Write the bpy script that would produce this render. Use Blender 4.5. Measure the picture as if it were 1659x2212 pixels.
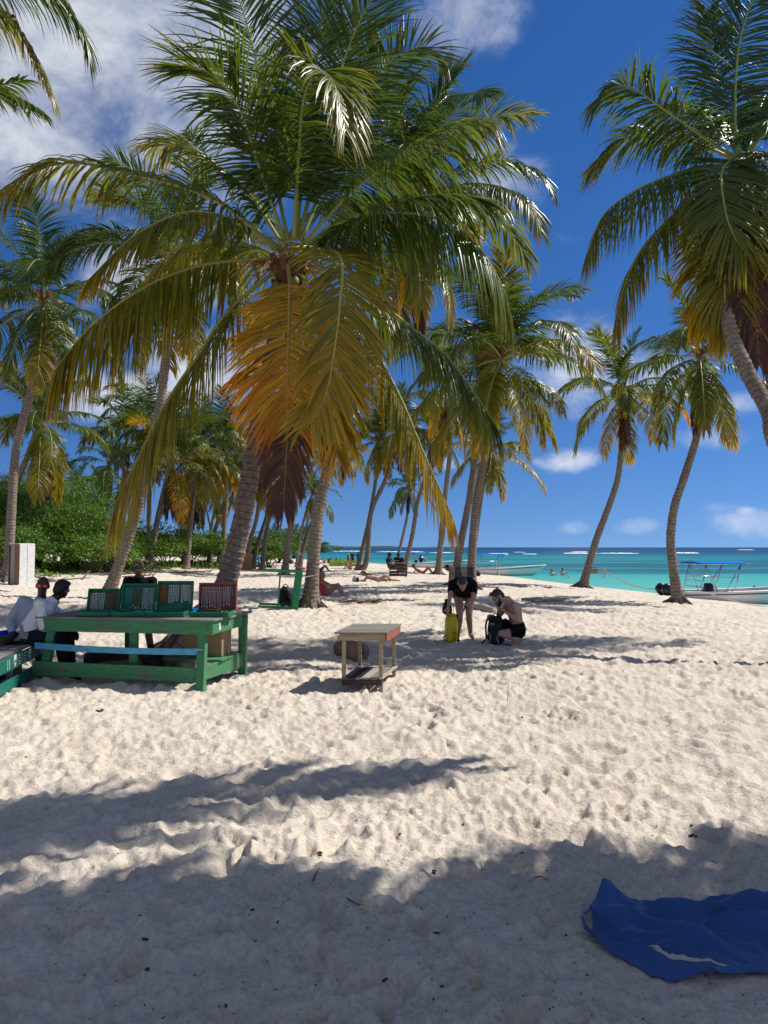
import bpy, bmesh, math, random
import numpy as np
from mathutils import Vector, Matrix, Quaternion

# ---------------------------------------------------------------- clear
for o in list(bpy.data.objects):
    bpy.data.objects.remove(o)
SC = bpy.context.scene
COL = SC.collection
PI = math.pi
R = math.radians

# ---------------------------------------------------------------- camera
EYE = Vector((0.0, 0.0, 1.6))
PITCH = math.atan(76.0 / 1535.0)
cam = bpy.data.cameras.new('camera')
cam.sensor_fit = 'VERTICAL'
cam.sensor_height = 24.0
cam.lens = 1535.0 / 2212.0 * 24.0
cam.clip_start = 0.05
cam.clip_end = 30000.0
camo = bpy.data.objects.new('camera', cam)
COL.objects.link(camo)
camo.location = EYE
camo.rotation_euler = (PI / 2 + PITCH, 0, 0)
SC.camera = camo

# ---------------------------------------------------------------- sun and sky
SUN_EL = R(50)
SUN_AZ = R(20)            # angle of the sun from +X towards +Y
sun_dir = Vector((math.cos(SUN_EL) * math.cos(SUN_AZ), math.cos(SUN_EL) * math.sin(SUN_AZ), math.sin(SUN_EL)))
sl = bpy.data.lights.new('sun', 'SUN')
sl.energy = 5.0
sl.angle = R(0.55)
sl.color = (1.0, 0.965, 0.91)
slo = bpy.data.objects.new('sun', sl)
COL.objects.link(slo)
slo.rotation_euler = (-sun_dir).to_track_quat('-Z', 'Y').to_euler()
slo.location = (20, 5, 30)

W = bpy.data.worlds.new('World')
SC.world = W
W.use_nodes = True


def ray(px, py):
    """direction of a picture point (1659 x 2212 grid), scaled so that its y component is 1"""
    dx = (px - 829.5) / 1535.0
    dz = -(py - 1106.0) / 1535.0
    c, s = math.cos(PITCH), math.sin(PITCH)
    v = Vector((dx, c - dz * s, s + dz * c))
    return v / v.y


def world_setup():
    nt = W.node_tree
    nt.nodes.clear()
    N = nt.nodes.new
    L = nt.links.new
    out = N('ShaderNodeOutputWorld')
    bg = N('ShaderNodeBackground')
    bg.inputs[1].default_value = 0.086
    sky = N('ShaderNodeTexSky')
    sky.sky_type = 'NISHITA'
    sky.sun_disc = False
    sky.sun_elevation = SUN_EL
    sky.sun_rotation = PI / 2 - SUN_AZ
    sky.air_density = 1.0
    sky.dust_density = 0.05
    sky.ozone_density = 1.6
    hs = N('ShaderNodeHueSaturation')
    hs.inputs['Saturation'].default_value = 1.20
    hs.inputs['Value'].default_value = 0.95
    tint = N('ShaderNodeMixRGB'); tint.blend_type = 'MULTIPLY'; tint.inputs[0].default_value = 1.0
    tint.inputs[2].default_value = (0.78, 0.86, 1.10, 1)
    skv = N('ShaderNodeTexCoord')
    lift = N('ShaderNodeVectorMath'); lift.operation = 'ADD'; lift.inputs[1].default_value = (0, 0, 0.13)
    L(skv.outputs['Generated'], lift.inputs[0]); L(lift.outputs[0], sky.inputs['Vector'])
    L(sky.outputs[0], tint.inputs[1])
    L(tint.outputs[0], hs.inputs['Color'])
    tc = N('ShaderNodeTexCoord')
    nrm = N('ShaderNodeVectorMath'); nrm.operation = 'NORMALIZE'
    L(tc.outputs['Generated'], nrm.inputs[0])
    sep = N('ShaderNodeSeparateXYZ')
    L(nrm.outputs[0], sep.inputs[0])

    def math2(op, a, b, clamp=False):
        m = N('ShaderNodeMath'); m.operation = op; m.use_clamp = clamp
        for i, v in enumerate((a, b)):
            if isinstance(v, (int, float)):
                m.inputs[i].default_value = v
            else:
                L(v, m.inputs[i])
        return m.outputs[0]
    zz = math2('ADD', math2('MAXIMUM', sep.outputs[2], 0.0), 0.10)
    cx = math2('DIVIDE', sep.outputs[0], zz)
    cy = math2('DIVIDE', sep.outputs[1], zz)
    cmb = N('ShaderNodeCombineXYZ')
    L(cx, cmb.inputs[0]); L(cy, cmb.inputs[1])
    # soft cloud fields, placed by direction
    blobs = [((150, 130), 0.300, 0.95), ((330, 40), 0.22, 0.85), ((60, 270), 0.14, 0.7), ((620, 60), 0.22, 0.6), ((980, 20), 0.10, 0.75), ((1040, 60), 0.055, 0.7),
             ((1110, 400), 0.075, 0.72), ((1060, 330), 0.05, 0.5), ((1235, 510), 0.035, 0.55), ((1250, 780), 0.115, 0.95), ((1390, 820), 0.09, 0.8),
             ((1205, 880), 0.06, 0.6), ((1225, 995), 0.045, 0.95), ((1180, 995), 0.03, 0.8), ((260, 850), 0.10, 1.0), ((190, 880), 0.05, 0.9), ((300, 600), 0.12, 0.9), ((420, 800), 0.12, 0.85),
             ((1600, 870), 0.05, 0.7), ((1540, 945), 0.045, 0.55), ((1240, 1138), 0.03, 0.6), ((1390, 1138), 0.04, 0.7),
             ((1600, 1130), 0.06, 0.75), ((1560, 1100), 0.03, 0.6), ((1610, 1105), 0.02, 0.75), ((960, 1000), 0.035, 0.7)]
    acc = None
    for (p, rad, amp) in blobs:
        d = ray(*p).normalized()
        sub = N('ShaderNodeVectorMath'); sub.operation = 'SUBTRACT'
        L(nrm.outputs[0], sub.inputs[0]); sub.inputs[1].default_value = d
        sc = N('ShaderNodeVectorMath'); sc.operation = 'MULTIPLY'
        L(sub.outputs[0], sc.inputs[0]); sc.inputs[1].default_value = (1 / rad * 0.75, 1 / rad, 1.25 / rad) if p[1] < 850 else (0.55 / rad, 1 / rad, 1.7 / rad)
        ln = N('ShaderNodeVectorMath'); ln.operation = 'LENGTH'
        L(sc.outputs[0], ln.inputs[0])
        mr = N('ShaderNodeMapRange'); mr.interpolation_type = 'SMOOTHERSTEP'
        L(ln.outputs['Value'], mr.inputs[0])
        mr.inputs[1].default_value = 0.0; mr.inputs[2].default_value = 1.25
        mr.inputs[3].default_value = amp; mr.inputs[4].default_value = 0.0
        acc = mr.outputs[0] if acc is None else math2('MAXIMUM', acc, mr.outputs[0])
    # behind and beside the camera: extra noise cloud, added to neutralise the blue shade
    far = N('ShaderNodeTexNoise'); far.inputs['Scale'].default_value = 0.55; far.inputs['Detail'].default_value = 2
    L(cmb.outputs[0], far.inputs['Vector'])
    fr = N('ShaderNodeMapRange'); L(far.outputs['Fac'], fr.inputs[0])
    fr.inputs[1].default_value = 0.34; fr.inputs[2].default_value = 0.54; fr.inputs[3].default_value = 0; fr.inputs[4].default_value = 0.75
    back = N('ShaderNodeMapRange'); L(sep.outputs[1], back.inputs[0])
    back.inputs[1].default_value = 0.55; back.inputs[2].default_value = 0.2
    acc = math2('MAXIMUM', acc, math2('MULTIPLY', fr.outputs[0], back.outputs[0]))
    # wisps: warped noise in direction space
    n0 = N('ShaderNodeTexNoise'); n0.inputs['Scale'].default_value = 3.2; n0.inputs['Detail'].default_value = 3
    L(nrm.outputs[0], n0.inputs['Vector'])
    wv = N('ShaderNodeVectorMath'); wv.operation = 'MULTIPLY_ADD'
    L(n0.outputs['Color'], wv.inputs[0]); wv.inputs[1].default_value = (0.16, 0.16, 0.16); L(nrm.outputs[0], wv.inputs[2])
    st = N('ShaderNodeMapping'); st.inputs['Scale'].default_value = (0.8, 1.0, 1.25); st.inputs['Rotation'].default_value = (0, R(35), 0)
    L(wv.outputs[0], st.inputs['Vector'])
    n1 = N('ShaderNodeTexNoise'); n1.inputs['Scale'].default_value = 7.5; n1.inputs['Detail'].default_value = 10; n1.inputs['Roughness'].default_value = 0.66
    L(st.outputs[0], n1.inputs['Vector'])
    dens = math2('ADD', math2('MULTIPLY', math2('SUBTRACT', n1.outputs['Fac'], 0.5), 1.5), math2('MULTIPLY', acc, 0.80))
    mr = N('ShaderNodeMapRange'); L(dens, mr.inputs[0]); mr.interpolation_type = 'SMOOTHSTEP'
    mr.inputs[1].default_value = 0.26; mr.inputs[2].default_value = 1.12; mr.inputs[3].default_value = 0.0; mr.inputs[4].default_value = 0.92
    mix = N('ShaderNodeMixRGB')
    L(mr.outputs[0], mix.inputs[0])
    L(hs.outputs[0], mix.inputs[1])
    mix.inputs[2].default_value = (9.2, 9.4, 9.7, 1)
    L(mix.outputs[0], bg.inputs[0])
    L(bg.outputs[0], out.inputs[0])


world_setup()
SC.view_settings.view_transform = 'Standard'
SC.view_settings.look = 'None'
SC.view_settings.exposure = 0.17
SC.view_settings.gamma = 1.0
SC.view_settings.use_curve_mapping = False
SC.render.engine = 'CYCLES'
SC.render.resolution_x = 768
SC.render.resolution_y = 1024
SC.cycles.transparent_max_bounces = 8
SC.cycles.max_bounces = 4
SC.cycles.diffuse_bounces = 2
SC.cycles.transmission_bounces = 5

# ---------------------------------------------------------------- terrain
SEA = -0.8
SHORE_Y = [-60, 0, 12, 29.4, 37.4, 45.3, 51.4, 67.7, 80, 112, 152, 210, 320]
SHORE_X = [22, 19, 18.0, 15.9, 14.2, 12.3, 11.4, 9.3, 7.2, -3.0, -20, -52, -120]


def smooth(t):
    t = np.clip(t, 0, 1)
    return t * t * (3 - 2 * t)


def terrain(x, y):
    """large form of the beach, without the footprints"""
    x = np.asarray(x, float); y = np.asarray(y, float)
    s = np.interp(y, SHORE_Y, SHORE_X) - x
    far = -0.6 * smooth((y - 35) / 55.0)
    z = far.copy() if hasattr(far, 'copy') else far
    t = np.clip(1 - s / 11.0, 0, 3.0)
    edge = np.where(t <= 1, t ** 1.35, 1 + (t - 1) * 1.35)
    z = far + (SEA - far) * edge
    z = z + 0.35 * smooth((-8 - x) / 6.0) * smooth((y - 12) / 12.0) * smooth((90 - y) / 40)
    return z


def tz(x, y):
    return float(terrain(x, y))


def at(px, py, Y):
    return EYE + ray(px, py) * Y


def gp(px, py):
    """where a picture point meets the beach"""
    r = ray(px, py)
    Y = 3.0
    step = 0.25
    while Y < 400:
        p = EYE + r * Y
        if p.z <= tz(p.x, p.y):
            lo, hi = Y - step, Y
            for _ in range(24):
                m = (lo + hi) / 2
                p = EYE + r * m
                if p.z <= tz(p.x, p.y):
                    hi = m
                else:
                    lo = m
            return EYE + r * hi
        step = max(0.25, Y * 0.01)
        Y += step
    return EYE + r * 400


# ---------------------------------------------------------------- materials
MATS = {}


def new_mat(name):
    m = bpy.data.materials.new(name)
    m.use_nodes = True
    MATS[name] = m
    return m, m.node_tree, m.node_tree.nodes['Principled BSDF']


def ramp(nt, stops):
    r = nt.nodes.new('ShaderNodeValToRGB')
    e = r.color_ramp.elements
    while len(e) < len(stops):
        e.new(0.5)
    for i, (p, c) in enumerate(stops):
        e[i].position = p
        e[i].color = (c[0], c[1], c[2], 1)
    return r


def noise(nt, scale, detail=4, rough=0.55, vec=None, dist=0.0):
    n = nt.nodes.new('ShaderNodeTexNoise')
    n.inputs['Scale'].default_value = scale
    n.inputs['Detail'].default_value = detail
    n.inputs['Roughness'].default_value = rough
    n.inputs['Distortion'].default_value = dist
    if vec is not None:
        nt.links.new(vec, n.inputs['Vector'])
    return n


def coords(nt, kind='Object', scale=(1, 1, 1)):
    t = nt.nodes.new('ShaderNodeTexCoord')
    m = nt.nodes.new('ShaderNodeMapping')
    m.inputs['Scale'].default_value = scale
    nt.links.new(t.outputs[kind], m.inputs['Vector'])
    return m.outputs[0]


def add_bump(nt, b, src, strength=0.3, dist=0.01):
    bp = nt.nodes.new('ShaderNodeBump')
    bp.inputs['Strength'].default_value = strength
    bp.inputs['Distance'].default_value = dist
    nt.links.new(src, bp.inputs['Height'])
    nt.links.new(bp.outputs[0], b.inputs['Normal'])


def simple(name, col, rough=0.6, spec=0.3, var=0.25, scale=12, bump=0.0, metal=0.0, aniso=(1, 1, 1)):
    m, nt, b = new_mat(name)
    v = coords(nt, 'Object', aniso)
    n = noise(nt, scale, 5, 0.6, v)
    r = ramp(nt, [(0.25, tuple(c * (1 - var) for c in col)), (0.75, tuple(min(1, c * (1 + var)) for c in col))])
    nt.links.new(n.outputs['Fac'], r.inputs[0])
    nt.links.new(r.outputs[0], b.inputs['Base Color'])
    b.inputs['Roughness'].default_value = rough
    b.inputs['Specular IOR Level'].default_value = spec
    b.inputs['Metallic'].default_value = metal
    if bump:
        add_bump(nt, b, n.outputs['Fac'], bump, 0.01)
    return m


def painted(name, col, bare=(0.19, 0.13, 0.085), wear=0.42, rough=0.65, scale=9):
    """old brushed paint on wood, worn through along the grain"""
    m, nt, b = new_mat(name)
    v = coords(nt, 'Object', (0.35, 2.5, 2.5))
    n = noise(nt, scale, 8, 0.68, v, 0.4)
    n2 = noise(nt, 1.7, 3, 0.5, coords(nt, 'Object'))
    n3 = noise(nt, 30, 3, 0.6, v)
    add = nt.nodes.new('ShaderNodeMath'); add.operation = 'MULTIPLY_ADD'
    nt.links.new(n2.outputs['Fac'], add.inputs[0]); add.inputs[1].default_value = 0.5
    nt.links.new(n.outputs['Fac'], add.inputs[2])
    mask = ramp(nt, [(wear + 0.14, (1, 1, 1)), (wear + 0.22, (0, 0, 0))])
    nt.links.new(add.outputs[0], mask.inputs[0])
    shade = ramp(nt, [(0.3, tuple(c * 0.72 for c in col)), (0.7, tuple(min(1, c * 1.25) for c in col))])
    nt.links.new(n3.outputs['Fac'], shade.inputs[0])
    mx = nt.nodes.new('ShaderNodeMixRGB')
    nt.links.new(mask.outputs[0], mx.inputs[0])
    nt.links.new(shade.outputs[0], mx.inputs[1])
    mx.inputs[2].default_value = (*bare, 1)
    nt.links.new(mx.outputs[0], b.inputs['Base Color'])
    b.inputs['Roughness'].default_value = rough
    b.inputs['Specular IOR Level'].default_value = 0.25
    add_bump(nt, b, n3.outputs['Fac'], 0.35, 0.004)
    return m


def wood(name, c0, c1, rough=0.8, scale=6, aniso=(0.25, 3, 3)):
    m, nt, b = new_mat(name)
    v = coords(nt, 'Object', aniso)
    n = noise(nt, scale, 8, 0.65, v, 0.6)
    r = ramp(nt, [(0.3, c0), (0.68, c1)])
    nt.links.new(n.outputs['Fac'], r.inputs[0])
    nt.links.new(r.outputs[0], b.inputs['Base Color'])
    b.inputs['Roughness'].default_value = rough
    b.inputs['Specular IOR Level'].default_value = 0.15
    add_bump(nt, b, n.outputs['Fac'], 0.5, 0.006)
    return m


def sand_material():
    m, nt, b = new_mat('sand')
    g = nt.nodes.new('ShaderNodeNewGeometry')
    n1 = noise(nt, 0.9, 5, 0.6, g.outputs['Position'])
    n2 = noise(nt, 45, 4, 0.7, g.outputs['Position'])
    n3 = noise(nt, 420, 2, 0.6, g.outputs['Position'])
    r = ramp(nt, [(0.3, (0.595, 0.515, 0.418)), (0.7, (0.71, 0.626, 0.520))])
    nt.links.new(n1.outputs['Fac'], r.inputs[0])
    r2 = ramp(nt, [(0.30, (0.70, 0.66, 0.62)), (0.56, (1.03, 1.03, 1.03))])
    nt.links.new(n2.outputs['Fac'], r2.inputs[0])
    mx = nt.nodes.new('ShaderNodeMixRGB'); mx.blend_type = 'MULTIPLY'; mx.inputs[0].default_value = 0.8
    nt.links.new(r.outputs[0], mx.inputs[1]); nt.links.new(r2.outputs[0], mx.inputs[2])
    # dark flecks of shell and leaf
    vo = nt.nodes.new('ShaderNodeTexVoronoi'); vo.inputs['Scale'].default_value = 9.0
    nt.links.new(g.outputs['Position'], vo.inputs['Vector'])
    fl = ramp(nt, [(0.03, (0.35, 0.30, 0.25)), (0.06, (1, 1, 1))])
    nt.links.new(vo.outputs['Distance'], fl.inputs[0])
    mx2 = nt.nodes.new('ShaderNodeMixRGB'); mx2.blend_type = 'MULTIPLY'; mx2.inputs[0].default_value = 0.8
    nt.links.new(mx.outputs[0], mx2.inputs[1]); nt.links.new(fl.outputs[0], mx2.inputs[2])
    # wet, darker sand at the water
    wet = nt.nodes.new('ShaderNodeSeparateXYZ'); nt.links.new(g.outputs['Position'], wet.inputs[0])
    wr = nt.nodes.new('ShaderNodeMapRange'); nt.links.new(wet.outputs[2], wr.inputs[0])
    wr.inputs[1].default_value = SEA + 0.10; wr.inputs[2].default_value = SEA + 0.0
    mx3 = nt.nodes.new('ShaderNodeMixRGB'); nt.links.new(wr.outputs[0], mx3.inputs[0])
    nt.links.new(mx2.outputs[0], mx3.inputs[1]); mx3.inputs[2].default_value = (0.42, 0.36, 0.28, 1)
    nt.links.new(mx3.outputs[0], b.inputs['Base Color'])
    b.inputs['Roughness'].default_value = 0.95
    b.inputs['Specular IOR Level'].default_value = 0.08
    ad = nt.nodes.new('ShaderNodeMath'); ad.operation = 'MULTIPLY_ADD'
    nt.links.new(n3.outputs['Fac'], ad.inputs[0]); ad.inputs[1].default_value = 0.18
    nt.links.new(n2.outputs['Fac'], ad.inputs[2])
    add_bump(nt, b, ad.outputs[0], 0.8, 0.020)
    return m


def leaf_material(name, ages, translucent=0.42, rough=0.33, use_obj=True):
    """ages: colour stops from young to dead; position = object age + leaflet tip + chance"""
    m, nt, b = new_mat(name)
    L = nt.links.new
    a1 = nt.nodes.new('ShaderNodeAttribute'); a1.attribute_name = 'tipf'
    a2 = nt.nodes.new('ShaderNodeAttribute'); a2.attribute_name = 'rnd'
    oi = nt.nodes.new('ShaderNodeObjectInfo')
    sp = nt.nodes.new('ShaderNodeSeparateColor'); L(oi.outputs['Color'], sp.inputs[0])

    def mth(op, a, b_, c=None):
        q = nt.nodes.new('ShaderNodeMath'); q.operation = op
        for i, v in enumerate((a, b_, c)):
            if v is None:
                continue
            if isinstance(v, (int, float)):
                q.inputs[i].default_value = v
            else:
                L(v, q.inputs[i])
        return q.outputs[0]
    t = mth('MULTIPLY_ADD', a1.outputs['Fac'], sp.outputs[1], sp.outputs[0])
    t = mth('ADD', t, mth('MULTIPLY', mth('SUBTRACT', a2.outputs['Fac'], 0.5), 0.13))
    n = noise(nt, 3.0, 3, 0.6, coords(nt, 'Object'))
    t = mth('ADD', t, mth('MULTIPLY', mth('SUBTRACT', n.outputs['Fac'], 0.5), 0.10))
    r = ramp(nt, ages)
    L(t, r.inputs[0])
    L(r.outputs[0], b.inputs['Base Color'])
    b.inputs['Roughness'].default_value = rough
    b.inputs['Specular IOR Level'].default_value = 0.5
    tr = nt.nodes.new('ShaderNodeBsdfTranslucent')
    br = nt.nodes.new('ShaderNodeMixRGB'); br.blend_type = 'MULTIPLY'; br.inputs[0].default_value = 1
    L(r.outputs[0], br.inputs[1]); br.inputs[2].default_value = (1.75, 1.6, 0.8, 1)
    L(br.outputs[0], tr.inputs[0])
    mx = nt.nodes.new('ShaderNodeMixShader'); mx.inputs[0].default_value = translucent
    L(b.outputs[0], mx.inputs[1]); L(tr.outputs[0], mx.inputs[2])
    L(mx.outputs[0], nt.nodes['Material Output'].inputs[0])
    return m


PALM_AGES = [(0.0, (0.023, 0.062, 0.010)), (0.28, (0.080, 0.122, 0.012)), (0.46, (0.26, 0.21, 0.013)), (0.60, (0.56, 0.32, 0.014)),
             (0.73, (0.52, 0.185, 0.012)), (0.86, (0.11, 0.040, 0.026)), (1.0, (0.085, 0.045, 0.032))]
leaf_material('palm_leaf', PALM_AGES)
leaf_material('bush_leaf', [(0.0, (0.026, 0.066, 0.009)), (0.45, (0.075, 0.155, 0.013)), (0.75, (0.15, 0.245, 0.026)), (1.0, (0.23, 0.27, 0.06))], 0.38, 0.55)
sand_material()


def midrib_material():
    m, nt, b = new_mat('midrib')
    oi = nt.nodes.new('ShaderNodeObjectInfo')
    sp = nt.nodes.new('ShaderNodeSeparateColor'); nt.links.new(oi.outputs['Color'], sp.inputs[0])
    r = ramp(nt, [(0.0, (0.22, 0.27, 0.06)), (0.4, (0.38, 0.33, 0.08)), (0.7, (0.42, 0.2, 0.04)), (0.95, (0.12, 0.06, 0.04))])
    nt.links.new(sp.outputs[0], r.inputs[0])
    nt.links.new(r.outputs[0], b.inputs['Base Color'])
    b.inputs['Roughness'].default_value = 0.45


midrib_material()


def bark_material():
    m, nt, b = new_mat('palm_bark')
    a = nt.nodes.new('ShaderNodeAttribute'); a.attribute_name = 'ringf'
    v = coords(nt, 'Object', (1, 1, 1))
    n = noise(nt, 14, 7, 0.7, v)
    n2 = noise(nt, 1.6, 3, 0.6, v)
    r = ramp(nt, [(0.28, (0.11, 0.085, 0.068)), (0.55, (0.27, 0.215, 0.175)), (0.8, (0.42, 0.35, 0.29))])
    md = nt.nodes.new('ShaderNodeMath'); md.operation = 'MULTIPLY_ADD'
    nt.links.new(n2.outputs['Fac'], md.inputs[0]); md.inputs[1].default_value = 0.35; nt.links.new(n.outputs['Fac'], md.inputs[2])
    sb = nt.nodes.new('ShaderNodeMath'); sb.operation = 'SUBTRACT'
    nt.links.new(md.outputs[0], sb.inputs[0]); sb.inputs[1].default_value = 0.17
    nt.links.new(sb.outputs[0], r.inputs[0])
    rr = ramp(nt, [(0.0, (0.52, 0.47, 0.43)), (0.35, (1.05, 1.05, 1.05)), (0.9, (0.92, 0.9, 0.88)), (1.0, (1.25, 1.2, 1.15))])
    nt.links.new(a.outputs['Fac'], rr.inputs[0])
    mx = nt.nodes.new('ShaderNodeMixRGB'); mx.blend_type = 'MULTIPLY'; mx.inputs[0].default_value = 1
    nt.links.new(r.outputs[0], mx.inputs[1]); nt.links.new(rr.outputs[0], mx.inputs[2])
    nt.links.new(mx.outputs[0], b.inputs['Base Color'])
    b.inputs['Roughness'].default_value = 0.9
    b.inputs['Specular IOR Level'].default_value = 0.12
    add_bump(nt, b, n.outputs['Fac'], 0.8, 0.02)


bark_material()
simple('palm_fibre', (0.17, 0.085, 0.045), 0.9, 0.1, 0.5, 20, 0.6, aniso=(1, 1, 0.3))
simple('flower_stalk', (0.33, 0.17, 0.05), 0.8, 0.2, 0.4, 12)
simple('coconut', (0.20, 0.19, 0.05), 0.5, 0.3, 0.4, 5)
painted('green_paint', (0.060, 0.22, 0.095), (0.13, 0.115, 0.085), 0.50)
painted('green_paint_clean', (0.030, 0.21, 0.085), (0.10, 0.11, 0.07), 0.22)
painted('case_green', (0.020, 0.16, 0.085), (0.10, 0.12, 0.08), 0.26)
painted('case_red', (0.23, 0.055, 0.05), (0.12, 0.06, 0.05), 0.30)
painted('teal_paint', (0.010, 0.13, 0.095), (0.06, 0.07, 0.055), 0.44)
painted('sky_blue_paint', (0.10, 0.36, 0.52), (0.16, 0.13, 0.1), 0.33)
painted('bright_blue_paint', (0.06, 0.40, 0.68), (0.18, 0.25, 0.28), 0.25)
painted('white_paint', (0.74, 0.74, 0.72), (0.40, 0.36, 0.31), 0.30)
painted('red_board_paint', (0.33, 0.10, 0.07), (0.26, 0.17, 0.11), 0.40)
wood('grey_wood', (0.095, 0.085, 0.075), (0.30, 0.27, 0.235))
wood('pale_wood', (0.22, 0.16, 0.10), (0.48, 0.37, 0.25))
wood('brown_wood', (0.14, 0.08, 0.045), (0.34, 0.21, 0.12))
wood('orange_wood', (0.30, 0.16, 0.07), (0.50, 0.29, 0.14))
wood('dark_wood', (0.035, 0.026, 0.02), (0.10, 0.075, 0.058))
wood('driftwood', (0.22, 0.18, 0.145), (0.50, 0.43, 0.36))
wood('log_end', (0.10, 0.075, 0.055), (0.27, 0.21, 0.16), aniso=(6, 6, 1))
wood('cardboard', (0.30, 0.19, 0.10), (0.38, 0.25, 0.14), 0.9, 3)
simple('white_gel', (0.80, 0.80, 0.78), 0.3, 0.5, 0.05, 3)
simple('boat_inside', (0.62, 0.62, 0.60), 0.5, 0.4, 0.1, 3)
simple('boat_dark', (0.015, 0.02, 0.03), 0.35, 0.5, 0.2, 5)
simple('black_plastic', (0.010, 0.010, 0.011), 0.32, 0.5, 0.2, 8)
simple('steel', (0.55, 0.56, 0.58), 0.25, 0.5, 0.08, 5, metal=0.9)
simple('blue_canvas', (0.008, 0.17, 0.72), 0.8, 0.03, 0.12, 6)
simple('red_cloth', (0.62, 0.03, 0.03), 0.75, 0.2, 0.2, 6)
simple('rope', (0.46, 0.40, 0.31), 0.9, 0.1, 0.3, 40)
simple('black_cloth', (0.0085, 0.0085, 0.010), 0.9, 0.12, 0.4, 20, 0.3)
simple('black_nylon', (0.010, 0.010, 0.012), 0.6, 0.3, 0.4, 18, 0.4)
simple('dark_denim', (0.012, 0.014, 0.022), 0.9, 0.1, 0.4, 20, 0.3)
simple('light_denim', (0.25, 0.34, 0.44), 0.9, 0.1, 0.25, 20, 0.3)
simple('grey_jersey', (0.33, 0.35, 0.42), 0.92, 0.1, 0.1, 9, 0.3)
simple('white_jersey', (0.66, 0.66, 0.67), 0.92, 0.1, 0.1, 9, 0.3)
simple('royal_blue_cloth', (0.012, 0.03, 0.36), 0.8, 0.2, 0.2, 9)
simple('blue_shirt', (0.03, 0.09, 0.28), 0.8, 0.2, 0.2, 9)
simple('coral_cloth', (0.50, 0.06, 0.05), 0.8, 0.2, 0.2, 9)
simple('pink_cloth', (0.75, 0.08, 0.25), 0.8, 0.2, 0.2, 9)
simple('swim_print', (0.13, 0.13, 0.14), 0.8, 0.2, 0.9, 90)
simple('olive_cap', (0.115, 0.105, 0.045), 0.85, 0.1, 0.2, 20)
simple('white_cloth', (0.78, 0.78, 0.76), 0.85, 0.1, 0.1, 9)
simple('dark_cloth', (0.03, 0.03, 0.035), 0.85, 0.1, 0.4, 9)
simple('yellow_tarpaulin', (0.72, 0.52, 0.008), 0.38, 0.4, 0.10, 6, 0.25)
simple('print_black', (0.01, 0.01, 0.012), 0.6, 0.2, 0.1, 5)
simple('print_white', (0.62, 0.64, 0.62), 0.7, 0.2, 0.25, 30)
simple('skin_fair', (0.46, 0.26, 0.19), 0.5, 0.35, 0.10, 7)
simple('skin_tan', (0.36, 0.185, 0.115), 0.5, 0.35, 0.10, 7)
simple('skin_dark', (0.038, 0.020, 0.014), 0.42, 0.4, 0.15, 7)
simple('skin_brown', (0.12, 0.06, 0.038), 0.45, 0.4, 0.12, 7)
simple('hair_black', (0.006, 0.005, 0.005), 0.5, 0.4, 0.4, 40, 0.5)
simple('hair_brown', (0.045, 0.024, 0.013), 0.5, 0.4, 0.4, 40, 0.5)
simple('hair_blond', (0.26, 0.15, 0.06), 0.5, 0.4, 0.3, 40, 0.5)
simple('eye_white', (0.75, 0.73, 0.70), 0.3, 0.5, 0.05, 5)
simple('red_lens', (0.65, 0.025, 0.02), 0.12, 0.8, 0.2, 3)
simple('dark_lens', (0.006, 0.005, 0.006), 0.08, 0.8, 0.1, 3)
simple('twig', (0.060, 0.042, 0.030), 0.9, 0.1, 0.4, 20)
simple('dry_leaf', (0.14, 0.085, 0.045), 0.9, 0.1, 0.5, 20)
simple('bush_stem', (0.085, 0.065, 0.05), 0.9, 0.1, 0.3, 12)
simple('far_green', (0.05, 0.085, 0.06), 0.9, 0.1, 0.3, 0.01)
simple('foam', (0.85, 0.87, 0.87), 0.7, 0.2, 0.05, 2)
simple('polythene', (0.20, 0.195, 0.19), 0.3, 0.5, 0.25, 14, 0.6)
simple('sand_patch', (0.56, 0.50, 0.42), 0.95, 0.08, 0.1, 60, 0.4)

# ---------------------------------------------------------------- mesh helpers
def link(o, parent=None):
    COL.objects.link(o)
    if parent is not None:
        o.parent = parent
    return o


def tag(o, label=None, cat=None, group=None, kind=None):
    if label: o['label'] = label
    if cat: o['category'] = cat
    if group: o['group'] = group
    if kind: o['kind'] = kind
    return o


def thing(name, loc, label, cat, group=None, rz=0.0):
    o = bpy.data.objects.new(name, None)
    o.empty_display_size = 0.1
    COL.objects.link(o)
    o.location = loc
    o.rotation_euler = (0, 0, rz)
    return tag(o, label, cat, group)


def V(*a):
    return Vector(a[0]) if len(a) == 1 else Vector(a)


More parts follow.
